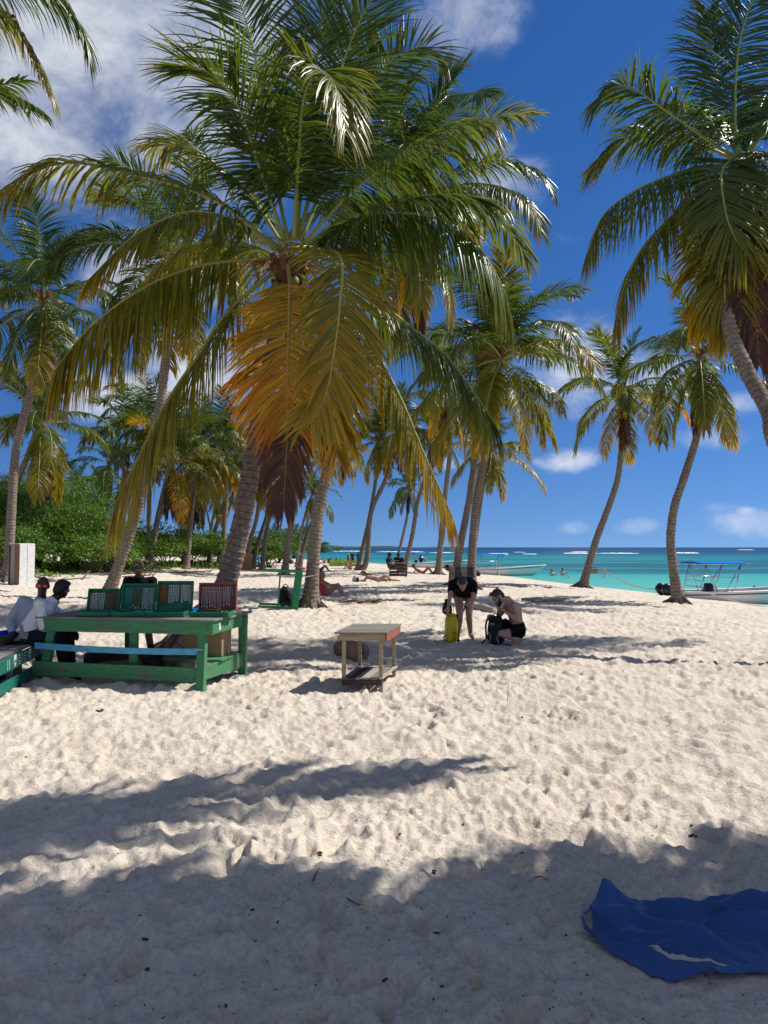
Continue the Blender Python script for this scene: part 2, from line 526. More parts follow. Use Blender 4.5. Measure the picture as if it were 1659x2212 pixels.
class MB:
    def __init__(self):
        self.v = []
        self.f = []

    def add(self, vs, fs):
        n = len(self.v)
        self.v.extend([tuple(p) for p in vs])
        self.f.extend([tuple(i + n for i in q) for q in fs])
        return self

    def box(self, c, s, rot=None, bev=0.0):
        """box with centre c and size s, with small chamfers along its long edges"""
        hx, hy, hz = s[0] / 2, s[1] / 2, s[2] / 2
        b = min(bev, hx * 0.6, hy * 0.6, hz * 0.6)
        if b <= 0:
            P = [(x, y, z) for x in (-hx, hx) for y in (-hy, hy) for z in (-hz, hz)]
            F = [(0, 1, 3, 2), (4, 6, 7, 5), (0, 4, 5, 1), (2, 3, 7, 6), (0, 2, 6, 4), (1, 5, 7, 3)]
        else:
            bm = bmesh.new()
            bmesh.ops.create_cube(bm, size=1.0)
            for vv in bm.verts:
                vv.co = Vector((vv.co.x * s[0], vv.co.y * s[1], vv.co.z * s[2]))
            bmesh.ops.bevel(bm, geom=list(bm.edges), offset=b, segments=1, affect='EDGES')
            bm.verts.index_update()
            P = [tuple(vv.co) for vv in bm.verts]
            F = [tuple(vv.index for vv in ff.verts) for ff in bm.faces]
            bm.free()
        M = rot if rot is not None else Matrix.Identity(3)
        c = Vector(c)
        self.add([M @ Vector(p) + c for p in P], F)
        return self

    def bar(self, a, b, w, t, up=(0, 0, 1), bev=0.004):
        """board from a to b, w wide (sideways), t thick (along up)"""
        a, b = Vector(a), Vector(b)
        x = (b - a)
        l = x.length
        x = x / l
        u = Vector(up)
        y = u.cross(x)
        if y.length < 1e-4:
            y = Vector((0, 1, 0)).cross(x)
        y.normalize()
        z = x.cross(y)
        M = Matrix((x, y, z)).transposed()
        return self.box((a + b) / 2, (l, w, t), M, bev)

    def tube(self, pts, rad, n=8, caps=True, squash=None):
        pts = [Vector(p) for p in pts]
        if not isinstance(rad, (list, tuple, np.ndarray)):
            rad = [rad] * len(pts)
        vs, fs = [], []
        T0 = (pts[1] - pts[0]).normalized()
        ref = Vector((0, 0, 1)) if abs(T0.z) < 0.9 else Vector((1, 0, 0))
        s = T0.cross(ref).normalized()
        for i, p in enumerate(pts):
            if i == 0: T = pts[1] - pts[0]
            elif i == len(pts) - 1: T = pts[-1] - pts[-2]
            else: T = pts[i + 1] - pts[i - 1]
            T.normalize()
            s = (s - T * s.dot(T))
            if s.length < 1e-5:
                s = T.orthogonal()
            s.normalize()
            u = T.cross(s)
            for k in range(n):
                a = 2 * PI * k / n
                vs.append(p + (s * math.cos(a) + u * math.sin(a)) * rad[i])
        for i in range(len(pts) - 1):
            for k in range(n):
                fs.append((i * n + k, i * n + (k + 1) % n, (i + 1) * n + (k + 1) % n, (i + 1) * n + k))
        if caps:
            fs.append(tuple(range(n - 1, -1, -1)))
            fs.append(tuple((len(pts) - 1) * n + k for k in range(n)))
        self.add(vs, fs)
        return self

    def ball(self, c, r, nu=10, nv=7, rot=None):
        if not isinstance(r, (list, tuple)):
            r = (r, r, r)
        c = Vector(c)
        M = rot if rot is not None else Matrix.Identity(3)
        vs = [M @ Vector((0, 0, r[2])) + c]
        for j in range(1, nv):
            th = PI * j / nv
            for i in range(nu):
                ph = 2 * PI * i / nu
                vs.append(M @ Vector((r[0] * math.sin(th) * math.cos(ph), r[1] * math.sin(th) * math.sin(ph), r[2] * math.cos(th))) + c)
        vs.append(M @ Vector((0, 0, -r[2])) + c)
        fs = [(0, 1 + i, 1 + (i + 1) % nu) for i in range(nu)]
        for j in range(nv - 2):
            for i in range(nu):
                a = 1 + j * nu + i
                b = 1 + j * nu + (i + 1) % nu
                fs.append((a, a + nu, b + nu, b))
        l = len(vs) - 1
        o = 1 + (nv - 2) * nu
        fs += [(l, o + (i + 1) % nu, o + i) for i in range(nu)]
        self.add(vs, fs)
        return self

    def capsule(self, a, b, ra, rb, n=12):
        a, b = Vector(a), Vector(b)
        d = b - a
        if d.length < 1e-4:
            return self.ball(a, max(ra, rb))
        T = d.normalized()
        pts, rad = [], []
        for k in range(4):
            t = (k + 0.25) / 4 * PI / 2
            pts.append(a - T * ra * math.cos(t)); rad.append(ra * math.sin(t))
        pts.append(a); rad.append(ra)
        pts.append(b); rad.append(rb)
        for k in range(4):
            t = (3 - k + 0.25) / 4 * PI / 2
            pts.append(b + T * rb * math.cos(t)); rad.append(rb * math.sin(t))
        return self.tube(pts, rad, n)

    def mesh(self, name, mat=None, smooth_=False):
        me = bpy.data.meshes.new(name)
        me.from_pydata(self.v, [], self.f)
        if mat: me.materials.append(MATS[mat])
        if smooth_:
            me.polygons.foreach_set('use_smooth', [True] * len(me.polygons))
        me.update()
        return me

    def build(self, name, mat, parent=None, smooth_=False, loc=None):
        o = bpy.data.objects.new(name, self.mesh(name, mat, smooth_))
        link(o, parent)
        if loc is not None: o.location = loc
        return o


def np_mesh(name, verts, quads, mat, smooth_=True):
    me = bpy.data.meshes.new(name)
    verts = np.asarray(verts, np.float32)
    quads = np.asarray(quads, np.int32)
    me.vertices.add(len(verts))
    me.vertices.foreach_set('co', verts.ravel())
    k = quads.shape[1]
    me.loops.add(quads.size)
    me.loops.foreach_set('vertex_index', quads.ravel())
    me.polygons.add(len(quads))
    me.polygons.foreach_set('loop_start', np.arange(0, quads.size, k, dtype=np.int32))
    me.polygons.foreach_set('loop_total', np.full(len(quads), k, np.int32))
    if smooth_:
        me.polygons.foreach_set('use_smooth', np.ones(len(quads), bool))
    me.materials.append(MATS[mat])
    me.update(calc_edges=True)
    return me


def spline(pts, n):
    """Catmull-Rom through the points, n samples evenly spaced by length"""
    P = [Vector(p) for p in pts]
    if len(P) == 2:
        return [P[0].lerp(P[1], i / (n - 1)) for i in range(n)]
    Q = [P[0] * 2 - P[1]] + P + [P[-1] * 2 - P[-2]]
    out = []
    for i in range(1, len(Q) - 2):
        for k in range(20):
            t = k / 20
            a, b, c, d = Q[i - 1], Q[i], Q[i + 1], Q[i + 2]
            out.append(0.5 * ((2 * b) + (c - a) * t + (2 * a - 5 * b + 4 * c - d) * t * t + (3 * b - a - 3 * c + d) * t ** 3))
    out.append(P[-1])
    acc = [0]
    for i in range(1, len(out)):
        acc.append(acc[-1] + (out[i] - out[i - 1]).length)
    res = []
    j = 0
    for i in range(n):
        s = acc[-1] * i / (n - 1)
        while j < len(acc) - 2 and acc[j + 1] < s:
            j += 1
        den = acc[j + 1] - acc[j]
        res.append(out[j].lerp(out[j + 1], (s - acc[j]) / den if den > 1e-9 else 0))
    return res


def superbox(mb, c, s, e=4.0, nu=20, nv=14, taper=0.0, rng=None, lump=0.0):
    """rounded block (superellipsoid)"""
    vs = []
    f = lambda v, p: math.copysign(abs(v) ** p, v)
    p = 2.0 / e
    for j in range(nv + 1):
        th = -PI / 2 + PI * j / nv
        for i in range(nu):
            ph = 2 * PI * i / nu
            x = f(math.cos(th), p) * f(math.cos(ph), p)
            y = f(math.cos(th), p) * f(math.sin(ph), p)
            z = f(math.sin(th), p)
            k = 1 - taper * (z * .5 + .5)
            q = Vector((x * s[0] / 2 * k, y * s[1] / 2 * k, z * s[2] / 2))
            if rng: q += Vector((rng.gauss(0, lump), rng.gauss(0, lump), rng.gauss(0, lump)))
            vs.append(q + Vector(c))
    fs = []
    for j in range(nv):
        for i in range(nu):
            a, b = j * nu + i, j * nu + (i + 1) % nu
            fs.append((a, b, b + nu, a + nu))
    mb.add(vs, fs)
    return mb


# ---------------------------------------------------------------- the sand
def make_sand():
    rng = np.random.default_rng(5)
    TS, NP_ = 13.0, 1040
    cell = TS / NP_
    H = np.zeros((NP_, NP_))
    # soft lumps: periodic smooth noise
    fx = np.fft.fftfreq(NP_, cell)
    k = np.hypot(*np.meshgrid(fx, fx))
    for lam, amp, bw in ((1.6, 0.010, 0.5), (0.55, 0.007, 0.45), (0.22, 0.0075, 0.5), (0.10, 0.0056, 0.6)):
        w = np.fft.fft2(rng.standard_normal((NP_, NP_)))
        with np.errstate(divide='ignore'):
            g = np.exp(-(np.log(np.maximum(k, 1e-6) * lam) / bw) ** 2)
        q = np.fft.ifft2(w * g).real
        q /= q.std()
        if lam < 1:
            q = np.abs(q) * -1.2 + 0.9 if lam in (0.55, 0.22) else q
        H += amp * q
    # footprints
    for i in range(3000):
        c = rng.random(2) * NP_
        L_ = rng.uniform(0.06, 0.15)
        W_ = L_ * rng.uniform(0.42, 0.75)
        a = rng.random() * PI
        dep = rng.uniform(0.014, 0.046)
        rr = int(L_ * 2.0 / cell)
        ii = np.arange(-rr, rr + 1)
        X, Y = np.meshgrid(ii * cell, ii * cell)
        u = (X * math.cos(a) + Y * math.sin(a)) / L_
        v = (-X * math.sin(a) + Y * math.cos(a)) / W_
        wob = 1 + 0.18 * np.sin(3 * np.arctan2(v, u) + rng.random() * 6)
        r = np.hypot(u, v) / wob
        st = -dep * np.exp(-(r / 0.85) ** 4) * (1 + 0.5 * u) + dep * 0.34 * np.exp(-((r - 1.22) / 0.34) ** 2)
        xi = (int(c[0]) + ii) % NP_
        yi = (int(c[1]) + ii) % NP_
        H[np.ix_(yi, xi)] = H[np.ix_(yi, xi)] * (1 - 0.55 * np.exp(-(r / 1.0) ** 4)) + st
    # crisp crumbs
    w = np.fft.fft2(rng.standard_normal((NP_, NP_)))
    q = np.fft.ifft2(w * np.exp(-(np.log(np.maximum(k, 1e-6) * 0.045) / 0.5) ** 2)).real
    H += 0.0026 * q / q.std()

    def sample(x, y):
        u = (x / cell) % NP_
        v = (y / cell) % NP_
        i = np.floor(u).astype(int); j = np.floor(v).astype(int)
        fu, fv = u - i, v - j
        i0, i1, j0, j1 = i % NP_, (i + 1) % NP_, j % NP_, (j + 1) % NP_
        return (H[j0, i0] * (1 - fu) + H[j0, i1] * fu) * (1 - fv) + (H[j1, i0] * (1 - fu) + H[j1, i1] * fu) * fv

    def relief(x, y):
        ca, sa = math.cos(0.7), math.sin(0.7)
        big = sample(x * 0.37 + 3.1, y * 0.37 + 7.7) * 0.8
        a = sample(x, y)
        b = sample((x * ca + y * sa) * 1.13 + 5.0, (-x * sa + y * ca) * 1.13 + 2.0)
        mixw = smooth(0.5 + 0.5 * np.sin(x * 0.61 + 1.3) * np.sin(y * 0.47 + 0.4) * 1.6)
        z = (a * mixw + b * (1 - mixw)) * 1.1 + big
        s = np.interp(y, SHORE_Y, SHORE_X) - x
        flat = np.exp(-(((x - 1.65) / 0.95) ** 4 + ((y - 2.95) / 0.42) ** 4))
        return z * (0.12 + 0.88 * smooth((s - 0.5) / 5)) * (1 - 0.75 * flat)

    # fan of quads, finer towards the camera
    ang = np.concatenate([np.linspace(-85, -36, 50)[:-1], np.linspace(-36, 36, 620), np.linspace(36, 85, 50)[1:]])
    org = (0.0, -0.6)
    d0 = 1.6
    rows = 860
    rr = d0 * (330 / d0) ** (np.linspace(0, 1, rows) ** 1.0)
    A, RR = np.meshgrid(np.radians(ang), rr)
    X = org[0] + np.sin(A) * RR
    Y = org[1] + np.cos(A) * RR
    Z = terrain(X, Y) + relief(X, Y) * np.clip(60 / np.maximum(RR, 1), 0.3, 1)
    nr, nc = X.shape
    vs = np.stack([X.ravel(), Y.ravel(), Z.ravel()], 1)
    idx = np.arange(nr * nc).reshape(nr, nc)
    q = np.stack([idx[:-1, :-1].ravel(), idx[:-1, 1:].ravel(), idx[1:, 1:].ravel(), idx[1:, :-1].ravel()], 1)[:, ::-1]
    o = bpy.data.objects.new('sand_beach', np_mesh('sand_beach', vs, q, 'sand'))
    link(o)
    tag(o, 'pale trampled sand of the beach', 'sand', kind='structure')
    # coarse sheet that carries the beach on behind the camera
    g = np.linspace(-60, 60, 41)
    gx, gy = np.meshgrid(np.linspace(-70, 40, 45), np.linspace(-60, 0.9, 24))
    gz = terrain(gx, gy) - 0.04 - 0.25 * (np.hypot(gx, gy) < 3.2)
    idx = np.arange(gx.size).reshape(gx.shape)
    q = np.stack([idx[:-1, :-1].ravel(), idx[:-1, 1:].ravel(), idx[1:, 1:].ravel(), idx[1:, :-1].ravel()], 1)
    o2 = bpy.data.objects.new('sand_ground', np_mesh('sand_ground', np.stack([gx.ravel(), gy.ravel(), gz.ravel()], 1), q, 'sand'))
    link(o2)
    tag(o2, 'sand of the beach running on behind the viewpoint', 'sand', kind='structure')
    return relief


RELIEF = make_sand()


def gz(x, y):
    return tz(x, y) + float(RELIEF(np.array([float(x)]), np.array([float(y)]))[0]) * min(1, max(0.3, 60 / max(1, math.hypot(x, y))))


# ---------------------------------------------------------------- the sea
def make_sea():
    m, nt, b = new_mat('sea_water')
    L = nt.links.new
    g = nt.nodes.new('ShaderNodeNewGeometry')
    sep = nt.nodes.new('ShaderNodeSeparateXYZ'); L(g.outputs['Position'], sep.inputs[0])

    def mth(op, a, b_=0.0, c=None):
        q = nt.nodes.new('ShaderNodeMath'); q.operation = op
        for i, v in enumerate((a, b_, c)):
            if v is None: continue
            if isinstance(v, (int, float)): q.inputs[i].default_value = v
            else: L(v, q.inputs[i])
        return q.outputs[0]
    # depth zones run roughly along the shore: distance out = y + 0.9 x
    mp = nt.nodes.new('ShaderNodeMapping'); mp.inputs['Scale'].default_value = (0.010, 0.030, 1)
    L(g.outputs['Position'], mp.inputs['Vector'])
    n1 = noise(nt, 1.0, 6, 0.6, mp.outputs[0], 0.4)
    out = mth('ADD', sep.outputs[1], mth('MULTIPLY', sep.outputs[0], 0.55))
    out = mth('ADD', out, mth('MULTIPLY', mth('SUBTRACT', n1.outputs['Fac'], 0.5), 150.0))
    lg = mth('DIVIDE', mth('LOGARITHM', mth('MAXIMUM', out, 12.0), 10.0), 4.0)   # 0.25 .. 1
    base = ramp(nt, [(0.36, (0.13, 0.44, 0.345)), (0.44, (0.060, 0.36, 0.295)), (0.52, (0.030, 0.27, 0.235)), (0.585, (0.016, 0.18, 0.185)), (0.63, (0.008, 0.085, 0.135)), (0.70, (0.004, 0.038, 0.088)), (1.0, (0.004, 0.030, 0.072))])
    L(lg, base.inputs[0])
    # sea grass patches, dark, stretched along the shore
    mp2 = nt.nodes.new('ShaderNodeMapping'); mp2.inputs['Scale'].default_value = (0.011, 0.042, 1); mp2.inputs['Location'].default_value = (0.37, 0.22, 0)
    L(g.outputs['Position'], mp2.inputs['Vector'])
    n2 = noise(nt, 1.0, 7, 0.62, mp2.outputs[0], 0.3)
    band = nt.nodes.new('ShaderNodeMapRange'); band.interpolation_type = 'SMOOTHSTEP'
    L(sep.outputs[1], band.inputs[0]); band.inputs[1].default_value = 52; band.inputs[2].default_value = 72; band.inputs[3].default_value = -0.12; band.inputs[4].default_value = 0.10
    band2 = nt.nodes.new('ShaderNodeMapRange'); band2.interpolation_type = 'SMOOTHSTEP'
    L(sep.outputs[1], band2.inputs[0]); band2.inputs[1].default_value = 95; band2.inputs[2].default_value = 150; band2.inputs[3].default_value = 0.0; band2.inputs[4].default_value = 0.17
    gm = ramp(nt, [(0.46, (0, 0, 0)), (0.56, (1, 1, 1))])
    L(mth('SUBTRACT', mth('ADD', n2.outputs['Fac'], band.outputs[0]), band2.outputs[0]), gm.inputs[0])
    mx = nt.nodes.new('ShaderNodeMixRGB')
    L(mth('MULTIPLY', gm.outputs[0], 0.80), mx.inputs[0]); L(base.outputs[0], mx.inputs[1]); mx.inputs[2].default_value = (0.010, 0.070, 0.092, 1)
    L(mx.outputs[0], b.inputs['Base Color'])
    b.inputs['Roughness'].default_value = 0.30
    b.inputs['IOR'].default_value = 1.33
    b.inputs['Specular IOR Level'].default_value = 0.10
    # wavelets
    w1 = noise(nt, 0.75, 5, 0.6, coords(nt, 'Object', (0.55, 1.5, 1)))
    w2 = noise(nt, 0.10, 4, 0.6, coords(nt, 'Object', (0.35, 1.6, 1)))
    add_bump(nt, b, mth('MULTIPLY_ADD', w2.outputs['Fac'], 2.5, w1.outputs['Fac']), 1.0, 0.22)
    xs = np.concatenate([-np.geomspace(9000, 200, 12), np.linspace(-180, 180, 91), np.geomspace(200, 9000, 12)])
    ys = np.concatenate([np.linspace(-40, 160, 101), np.geomspace(163, 9000, 80)])
    X, Y = np.meshgrid(xs, ys)
    near = np.clip(1 - Y / 400, 0, 1)
    Z = SEA + near * 0.025 * (np.sin(Y * 0.9 + X * 0.25 + 2 * np.sin(X * 0.11)) + np.sin(Y * 1.7 - X * 0.4))
    idx = np.arange(X.size).reshape(X.shape)
    q = np.stack([idx[:-1, :-1].ravel(), idx[:-1, 1:].ravel(), idx[1:, 1:].ravel(), idx[1:, :-1].ravel()], 1)
    o = bpy.data.objects.new('sea', np_mesh('sea', np.stack([X.ravel(), Y.ravel(), Z.ravel()], 1), q, 'sea_water'))
    link(o)
    tag(o, 'turquoise shallow sea darkening to blue at the horizon', 'sea', kind='structure')


make_sea()


def make_surf():
    rng = random.Random(3)
    # breaking crests on the reef: (left px, right px, row) of the picture
    for (x0, x1, y, hh) in [(1216, 1295, 1195.5, 1.0), (1290, 1385, 1195.5, .7), (1446, 1512, 1195, 1.0), (665, 700, 1190, .6), (718, 790, 1191, .7), (812, 880, 1192, .6), (880, 915, 1192, .6), (930, 985, 1194, .6),
                            (1055, 1100, 1196, .6), (1130, 1160, 1197, .5), (640, 655, 1187, .5), (1600, 1620, 1188, .5), (1236, 1270, 1192, .5), (560, 640, 1189, .4), (1110, 1135, 1193, .3)]:
        Y = 2.4 * 1535 / (y - 1182)
        mb = MB()
        n = 46
        a, c = at(x0, y, Y), at(x1, y, Y)
        for i in range(n):
            t = i / (n - 1)
            env = math.sin(PI * t) ** 0.6
            p = a.lerp(c, t)
            w = (0.5 + 1.6 * rng.random()) * env * Y / 200 * 2.2
            h = (0.16 + 0.30 * rng.random()) * env * hh * Y / 280
            yo = (rng.random() - 0.5) * 1.5 + 3.0 * math.sin(t * 7)
            mb.v += [(p.x, p.y + yo - w, SEA - 0.05), (p.x, p.y + yo, SEA + max(0.03, h)), (p.x, p.y + yo + w, SEA - 0.05)]
        for i in range(n - 1):
            k = i * 3
            mb.f += [(k, k + 3, k + 4, k + 1), (k + 1, k + 4, k + 5, k + 2)]
        o = mb.build('breaking_wave', 'foam', None, True)
        tag(o, 'white surf breaking on the far reef', 'surf', 'surf on the reef', 'structure')
    # low land across the water
    mb = MB()
    n = 160
    for i in range(n):
        px = -1400 + (1030 + 1400) * i / (n - 1)
        p = at(px, 1182, 2600)
        h = 7.5 * min(1, (n - 1 - i) / 22) + 2.2 * math.sin(i * 0.7) + 1.2 * rng.random()
        mb.v += [(p.x, 2600, SEA - 1), (p.x, 2600 + 20, SEA + max(0.5, h)), (p.x, 2700, SEA + max(0.5, h)), (p.x, 2720, SEA - 1)]
    for i in range(n - 1):
        k = i * 4
        for q in range(3):
            mb.f.append((k + q, k + 4 + q, k + 5 + q, k + 1 + q))
    o = mb.build('far_coast', 'far_green')
    tag(o, 'low wooded coast on the horizon', 'coast', kind='structure')


make_surf()

# ---------------------------------------------------------------- palms
GRAV = np.array([0, 0, -1.0])


def unit(a):
    return a / np.maximum(np.linalg.norm(a, axis=-1, keepdims=True), 1e-9)


def frond_meshes(path, side, nleaf=78, L=1.05, w=0.05, droop=0.5, seed=0, start=0.16, vlift=0.25, twist=0.0, rr=0.032, hang=0.0):
    """leaflets and midrib of one frond. path: midrib points; side: sideways direction at its foot"""
    rng = np.random.default_rng(seed)
    P = np.array([tuple(p) for p in spline(path, 64)])
    T = unit(np.gradient(P, axis=0))
    S = np.zeros_like(P)
    s = np.array(side, float)
    for i in range(64):
        s = s - T[i] * s.dot(T[i])
        s = s / max(1e-6, np.linalg.norm(s))
        S[i] = s
    if twist:
        a = twist * np.linspace(0, 1, 64)[:, None]
        S = S * np.cos(a) + np.cross(T, S) * np.sin(a)
    Nn = np.cross(S, T)
    if Nn[:20, 2].sum() < 0:
        Nn = -Nn
    st = np.linspace(start, 0.995, nleaf)
    vs, qs, tipf, rnd = [], [], [], []
    base = 0
    NS = 5
    tt = np.linspace(0, 1, NS)
    prof = np.array([0.45, 1.0, 0.92, 0.6, 0.03])
    for sg in (-1, 1):
        t = np.clip(st + rng.normal(0, 0.003, nleaf), start, 0.999)
        fi = t * 63
        i0 = np.minimum(fi.astype(int), 62)
        fr = (fi - i0)[:, None]
        lerp = lambda A: A[i0] * (1 - fr) + A[i0 + 1] * fr
        p, tg, sd, nn = lerp(P), unit(lerp(T)), unit(lerp(S)), unit(lerp(Nn))
        q = (t - start) / (1 - start)
        kn = np.linspace(0, 1, 15)
        clump = np.interp(q, kn, rng.normal(0, 9, 15))
        ang = np.radians(76 - 48 * q ** 1.2 + clump + rng.normal(0, 5, nleaf))[:, None]
        ln = L * (0.34 + 0.66 * np.sin(PI * (0.16 + 0.76 * q)) ** 0.9) * rng.uniform(0.88, 1.08, nleaf)
        ln *= np.where(rng.random(nleaf) < 0.05, rng.uniform(0.4, 0.8, nleaf), 1)
        d = tg * np.cos(ang) + sg * sd * np.sin(ang) + nn * (vlift * (1 - 0.6 * q))[:, None]
        d = unit(d + rng.normal(0, 0.045, (nleaf, 3)) + GRAV[None, :] * hang)
        g = droop * rng.uniform(0.6, 1.45, nleaf) * np.interp(q, kn, rng.uniform(0.55, 1.5, 15))
        g = np.where(rng.random(nleaf) < 0.05, g + 0.8, g)
        # leaflets turn with the breeze from the sea
        cur = p.copy()
        pts = [cur.copy()]
        dirs = [d.copy()]
        for k in range(1, NS):
            d = unit(d + GRAV[None, :] * (g * 0.62 * tt[k])[:, None])
            cur = cur + d * (ln / (NS - 1))[:, None]
            pts.append(cur.copy()); dirs.append(d.copy())
        tw = rng.normal(0, 0.28, nleaf)[:, None]
        for k in range(NS):
            dd = dirs[k]
            wd = unit(np.cross(dd, nn + 0.05 * sd))
            up = unit(np.cross(wd, dd))
            wd2 = wd * np.cos(tw) + up * np.sin(tw)
            up2 = up * np.cos(tw) - wd * np.sin(tw)
            hw = (w * 0.5 * prof[k] * (0.7 + 0.3 * ln / L))[:, None]
            vs.append(pts[k] - wd2 * hw - up2 * hw * 0.45)
            vs.append(pts[k] + up2 * hw * 0.25)
            vs.append(pts[k] + wd2 * hw - up2 * hw * 0.45)
            for _ in range(3):
                tipf.append(0.62 * q ** 1.5 + 0.38 * tt[k] ** 2)
        r = rng.random(nleaf)
        for _ in range(NS * 3):
            rnd.append(r)
        ids = base + np.arange(NS * 3)[:, None] * nleaf + np.arange(nleaf)[None, :]
        for k in range(NS - 1):
            a, b, c = ids[k * 3], ids[k * 3 + 1], ids[k * 3 + 2]
            a2, b2, c2 = ids[k * 3 + 3], ids[k * 3 + 4], ids[k * 3 + 5]
            qs.append(np.stack([a, b, b2, a2], 1))
            qs.append(np.stack([b, c, c2, b2], 1))
        base += NS * 3 * nleaf
    me = np_mesh('frond', np.concatenate(vs), np.concatenate(qs), 'palm_leaf', False)
    at1 = me.attributes.new('tipf', 'FLOAT', 'POINT'); at1.data.foreach_set('value', np.concatenate(tipf).astype(np.float32))
    at2 = me.attributes.new('rnd', 'FLOAT', 'POINT'); at2.data.foreach_set('value', np.concatenate(rnd).astype(np.float32))
    mr = MB()
    sel = list(range(0, 64, 3)) + [63]
    rad = [max(0.003, rr * (1.5 if i < 3 else 1.0) * (1 - i / 63) ** 0.75 + 0.003) for i in sel]
    mr.tube([P[i] for i in sel], rad, 6)
    mm = mr.mesh('midrib', 'midrib', True)
    return me, mm


def put_frond(root, me, mm, loc=(0, 0, 0), rz=0.0, sc=1.0, age=0.1, tip=0.3):
    f = bpy.data.objects.new('frond', me)
    link(f, root)
    f.location = loc
    f.rotation_euler = (0, 0, rz)
    f.scale = (sc, sc, sc)
    f.color = (age, tip, 0, 1)
    r = bpy.data.objects.new('midrib', mm)
    link(r, f)
    r.color = (age, tip, 0, 1)
    return f


LIB = {}


def build_library():
    specs = {'spear': (82, 30, .8, 0.25, 0.30), 'up1': (70, 75, 1, 0.35, 0.30), 'up2': (60, 95, 1, .45, .28), 'mid1': (42, 85, 1, .6, .2), 'mid2': (32, 100, 1, .8, .15),
             'flat1': (16, 75, 1, .9, .1), 'flat2': (6, 80, 1, 1.2, .05), 'low1': (-14, 62, 1, 1.1, 0.05), 'low2': (-28, 55, 1, 1.1, 0), 'hang1': (-48, 38, .95, .9, 0), 'hang2': (-62, 26, .9, .8, 0),
             'dead1': (-70, 22, .9, 1.5, 0), 'dead2': (-78, 14, .8, 2.0, 0)}
    sd = 40
    for k, (e0, bend, ln, dr, vl) in specs.items():
        LIB[k] = []
        for v in range(2):
            rng = random.Random(sd)
            pts = [Vector((0, 0, 0))]
            yaw = rng.uniform(-0.25, 0.25)
            n = 10
            for i in range(n):
                s = (i + 0.5) / n
                e = R(e0 + rng.uniform(-4, 4) - bend * s ** 1.5)
                a = yaw * s * s * 2
                pts.append(pts[-1] + Vector((math.cos(e) * math.cos(a), math.cos(e) * math.sin(a), math.sin(e))) * (4.0 * ln / n))
            LIB[k].append(frond_meshes(pts, (0, -1, 0), 74, 1.05 if 'dead' not in k else 0.8, 0.050, dr, sd, 0.17, vl, rng.uniform(-.5, .5)))
            sd += 1


build_library()


def trunk_mesh(P, r0, r1, seed=0, flare=1.9, ring=0.11, sides=14):
    """ringed palm trunk along the points"""
    rng = np.random.default_rng(seed)
    length = sum((P[i + 1] - P[i]).length for i in range(len(P) - 1))
    nr = max(14, int(length / ring))
    per = 3
    n = nr * per + 1
    C = spline(P, n)
    mb = MB()
    rf = []
    pts, rads = [], []
    jit = rng.normal(0, 1, nr + 2)
    for i in range(n):
        t = i / (n - 1)
        z = t * length
        r = r0 + (r1 - r0) * t ** 0.8
        r *= 1 + (flare - 1) * math.exp(-z / 0.32)
        ph = i % per
        r *= (1.045, 0.985, 0.955)[ph] * (1 + 0.012 * jit[i // per])
        pts.append(C[i]); rads.append(r)
        rf += [(0.0, 0.5, 1.0)[ph]] * sides
    mb.tube(pts, rads, sides, True)
    # uneven girth
    vv = np.array(mb.v)
    vv += rng.normal(0, 0.004, vv.shape)
    mb.v = [tuple(p) for p in vv]
    me = mb.mesh('trunk', 'palm_bark', True)
    a = me.attributes.new('ringf', 'FLOAT', 'POINT')
    a.data.foreach_set('value', np.array(rf, np.float32))
    return me, C


def crown_heart(root, top, up, rng, sc, near):
    """fibre sheaths, flower stalks and nuts where the fronds leave the trunk"""
    mb = MB()
    for k in range(9 if near else 5):
        a = k * 2.4 + rng.random()
        d = Vector((math.cos(a), math.sin(a), 0.8))
        p = top + Vector((0, 0, -0.25 * sc))
        mb.tube([p + d * 0.05, p + d * 0.16 * sc + Vector((0, 0, .12 * sc)), p + d * (0.34 * sc) + Vector((0, 0, 0.22 * sc))], [0.10 * sc, 0.11 * sc, 0.045 * sc], 7)
    mb.build('leaf_sheath', 'palm_fibre', root, True)
    st = MB()
    for k in range(6 if near else 3):
        a = rng.uniform(0, 2 * PI)
        d = Vector((math.cos(a), math.sin(a), 0))
        for j in range(7):
            e = d + Vector((rng.uniform(-.4, .4), rng.uniform(-.4, .4), 0))
            st.tube([top, top + d * 0.3 * sc + Vector((0, 0, 0.12)), top + e * 0.6 * sc + Vector((0, 0, -0.05)), top + e * 0.8 * sc + Vector((0, 0, -0.35 * sc))], [0.014, 0.012, 0.010, 0.005], 4)
    st.build('flower_stalk', 'flower_stalk', root)
    for k in range(5 if near else 2):
        a = rng.uniform(0, 2 * PI)
        c = top + Vector((math.cos(a) * 0.25 * sc, math.sin(a) * 0.25 * sc, rng.uniform(-0.45, -0.1) * sc))
        MB().ball((0, 0, 0), (0.085, 0.085, 0.115), 8, 6).build('coconut', 'coconut', root, True, c)


PALMS = []


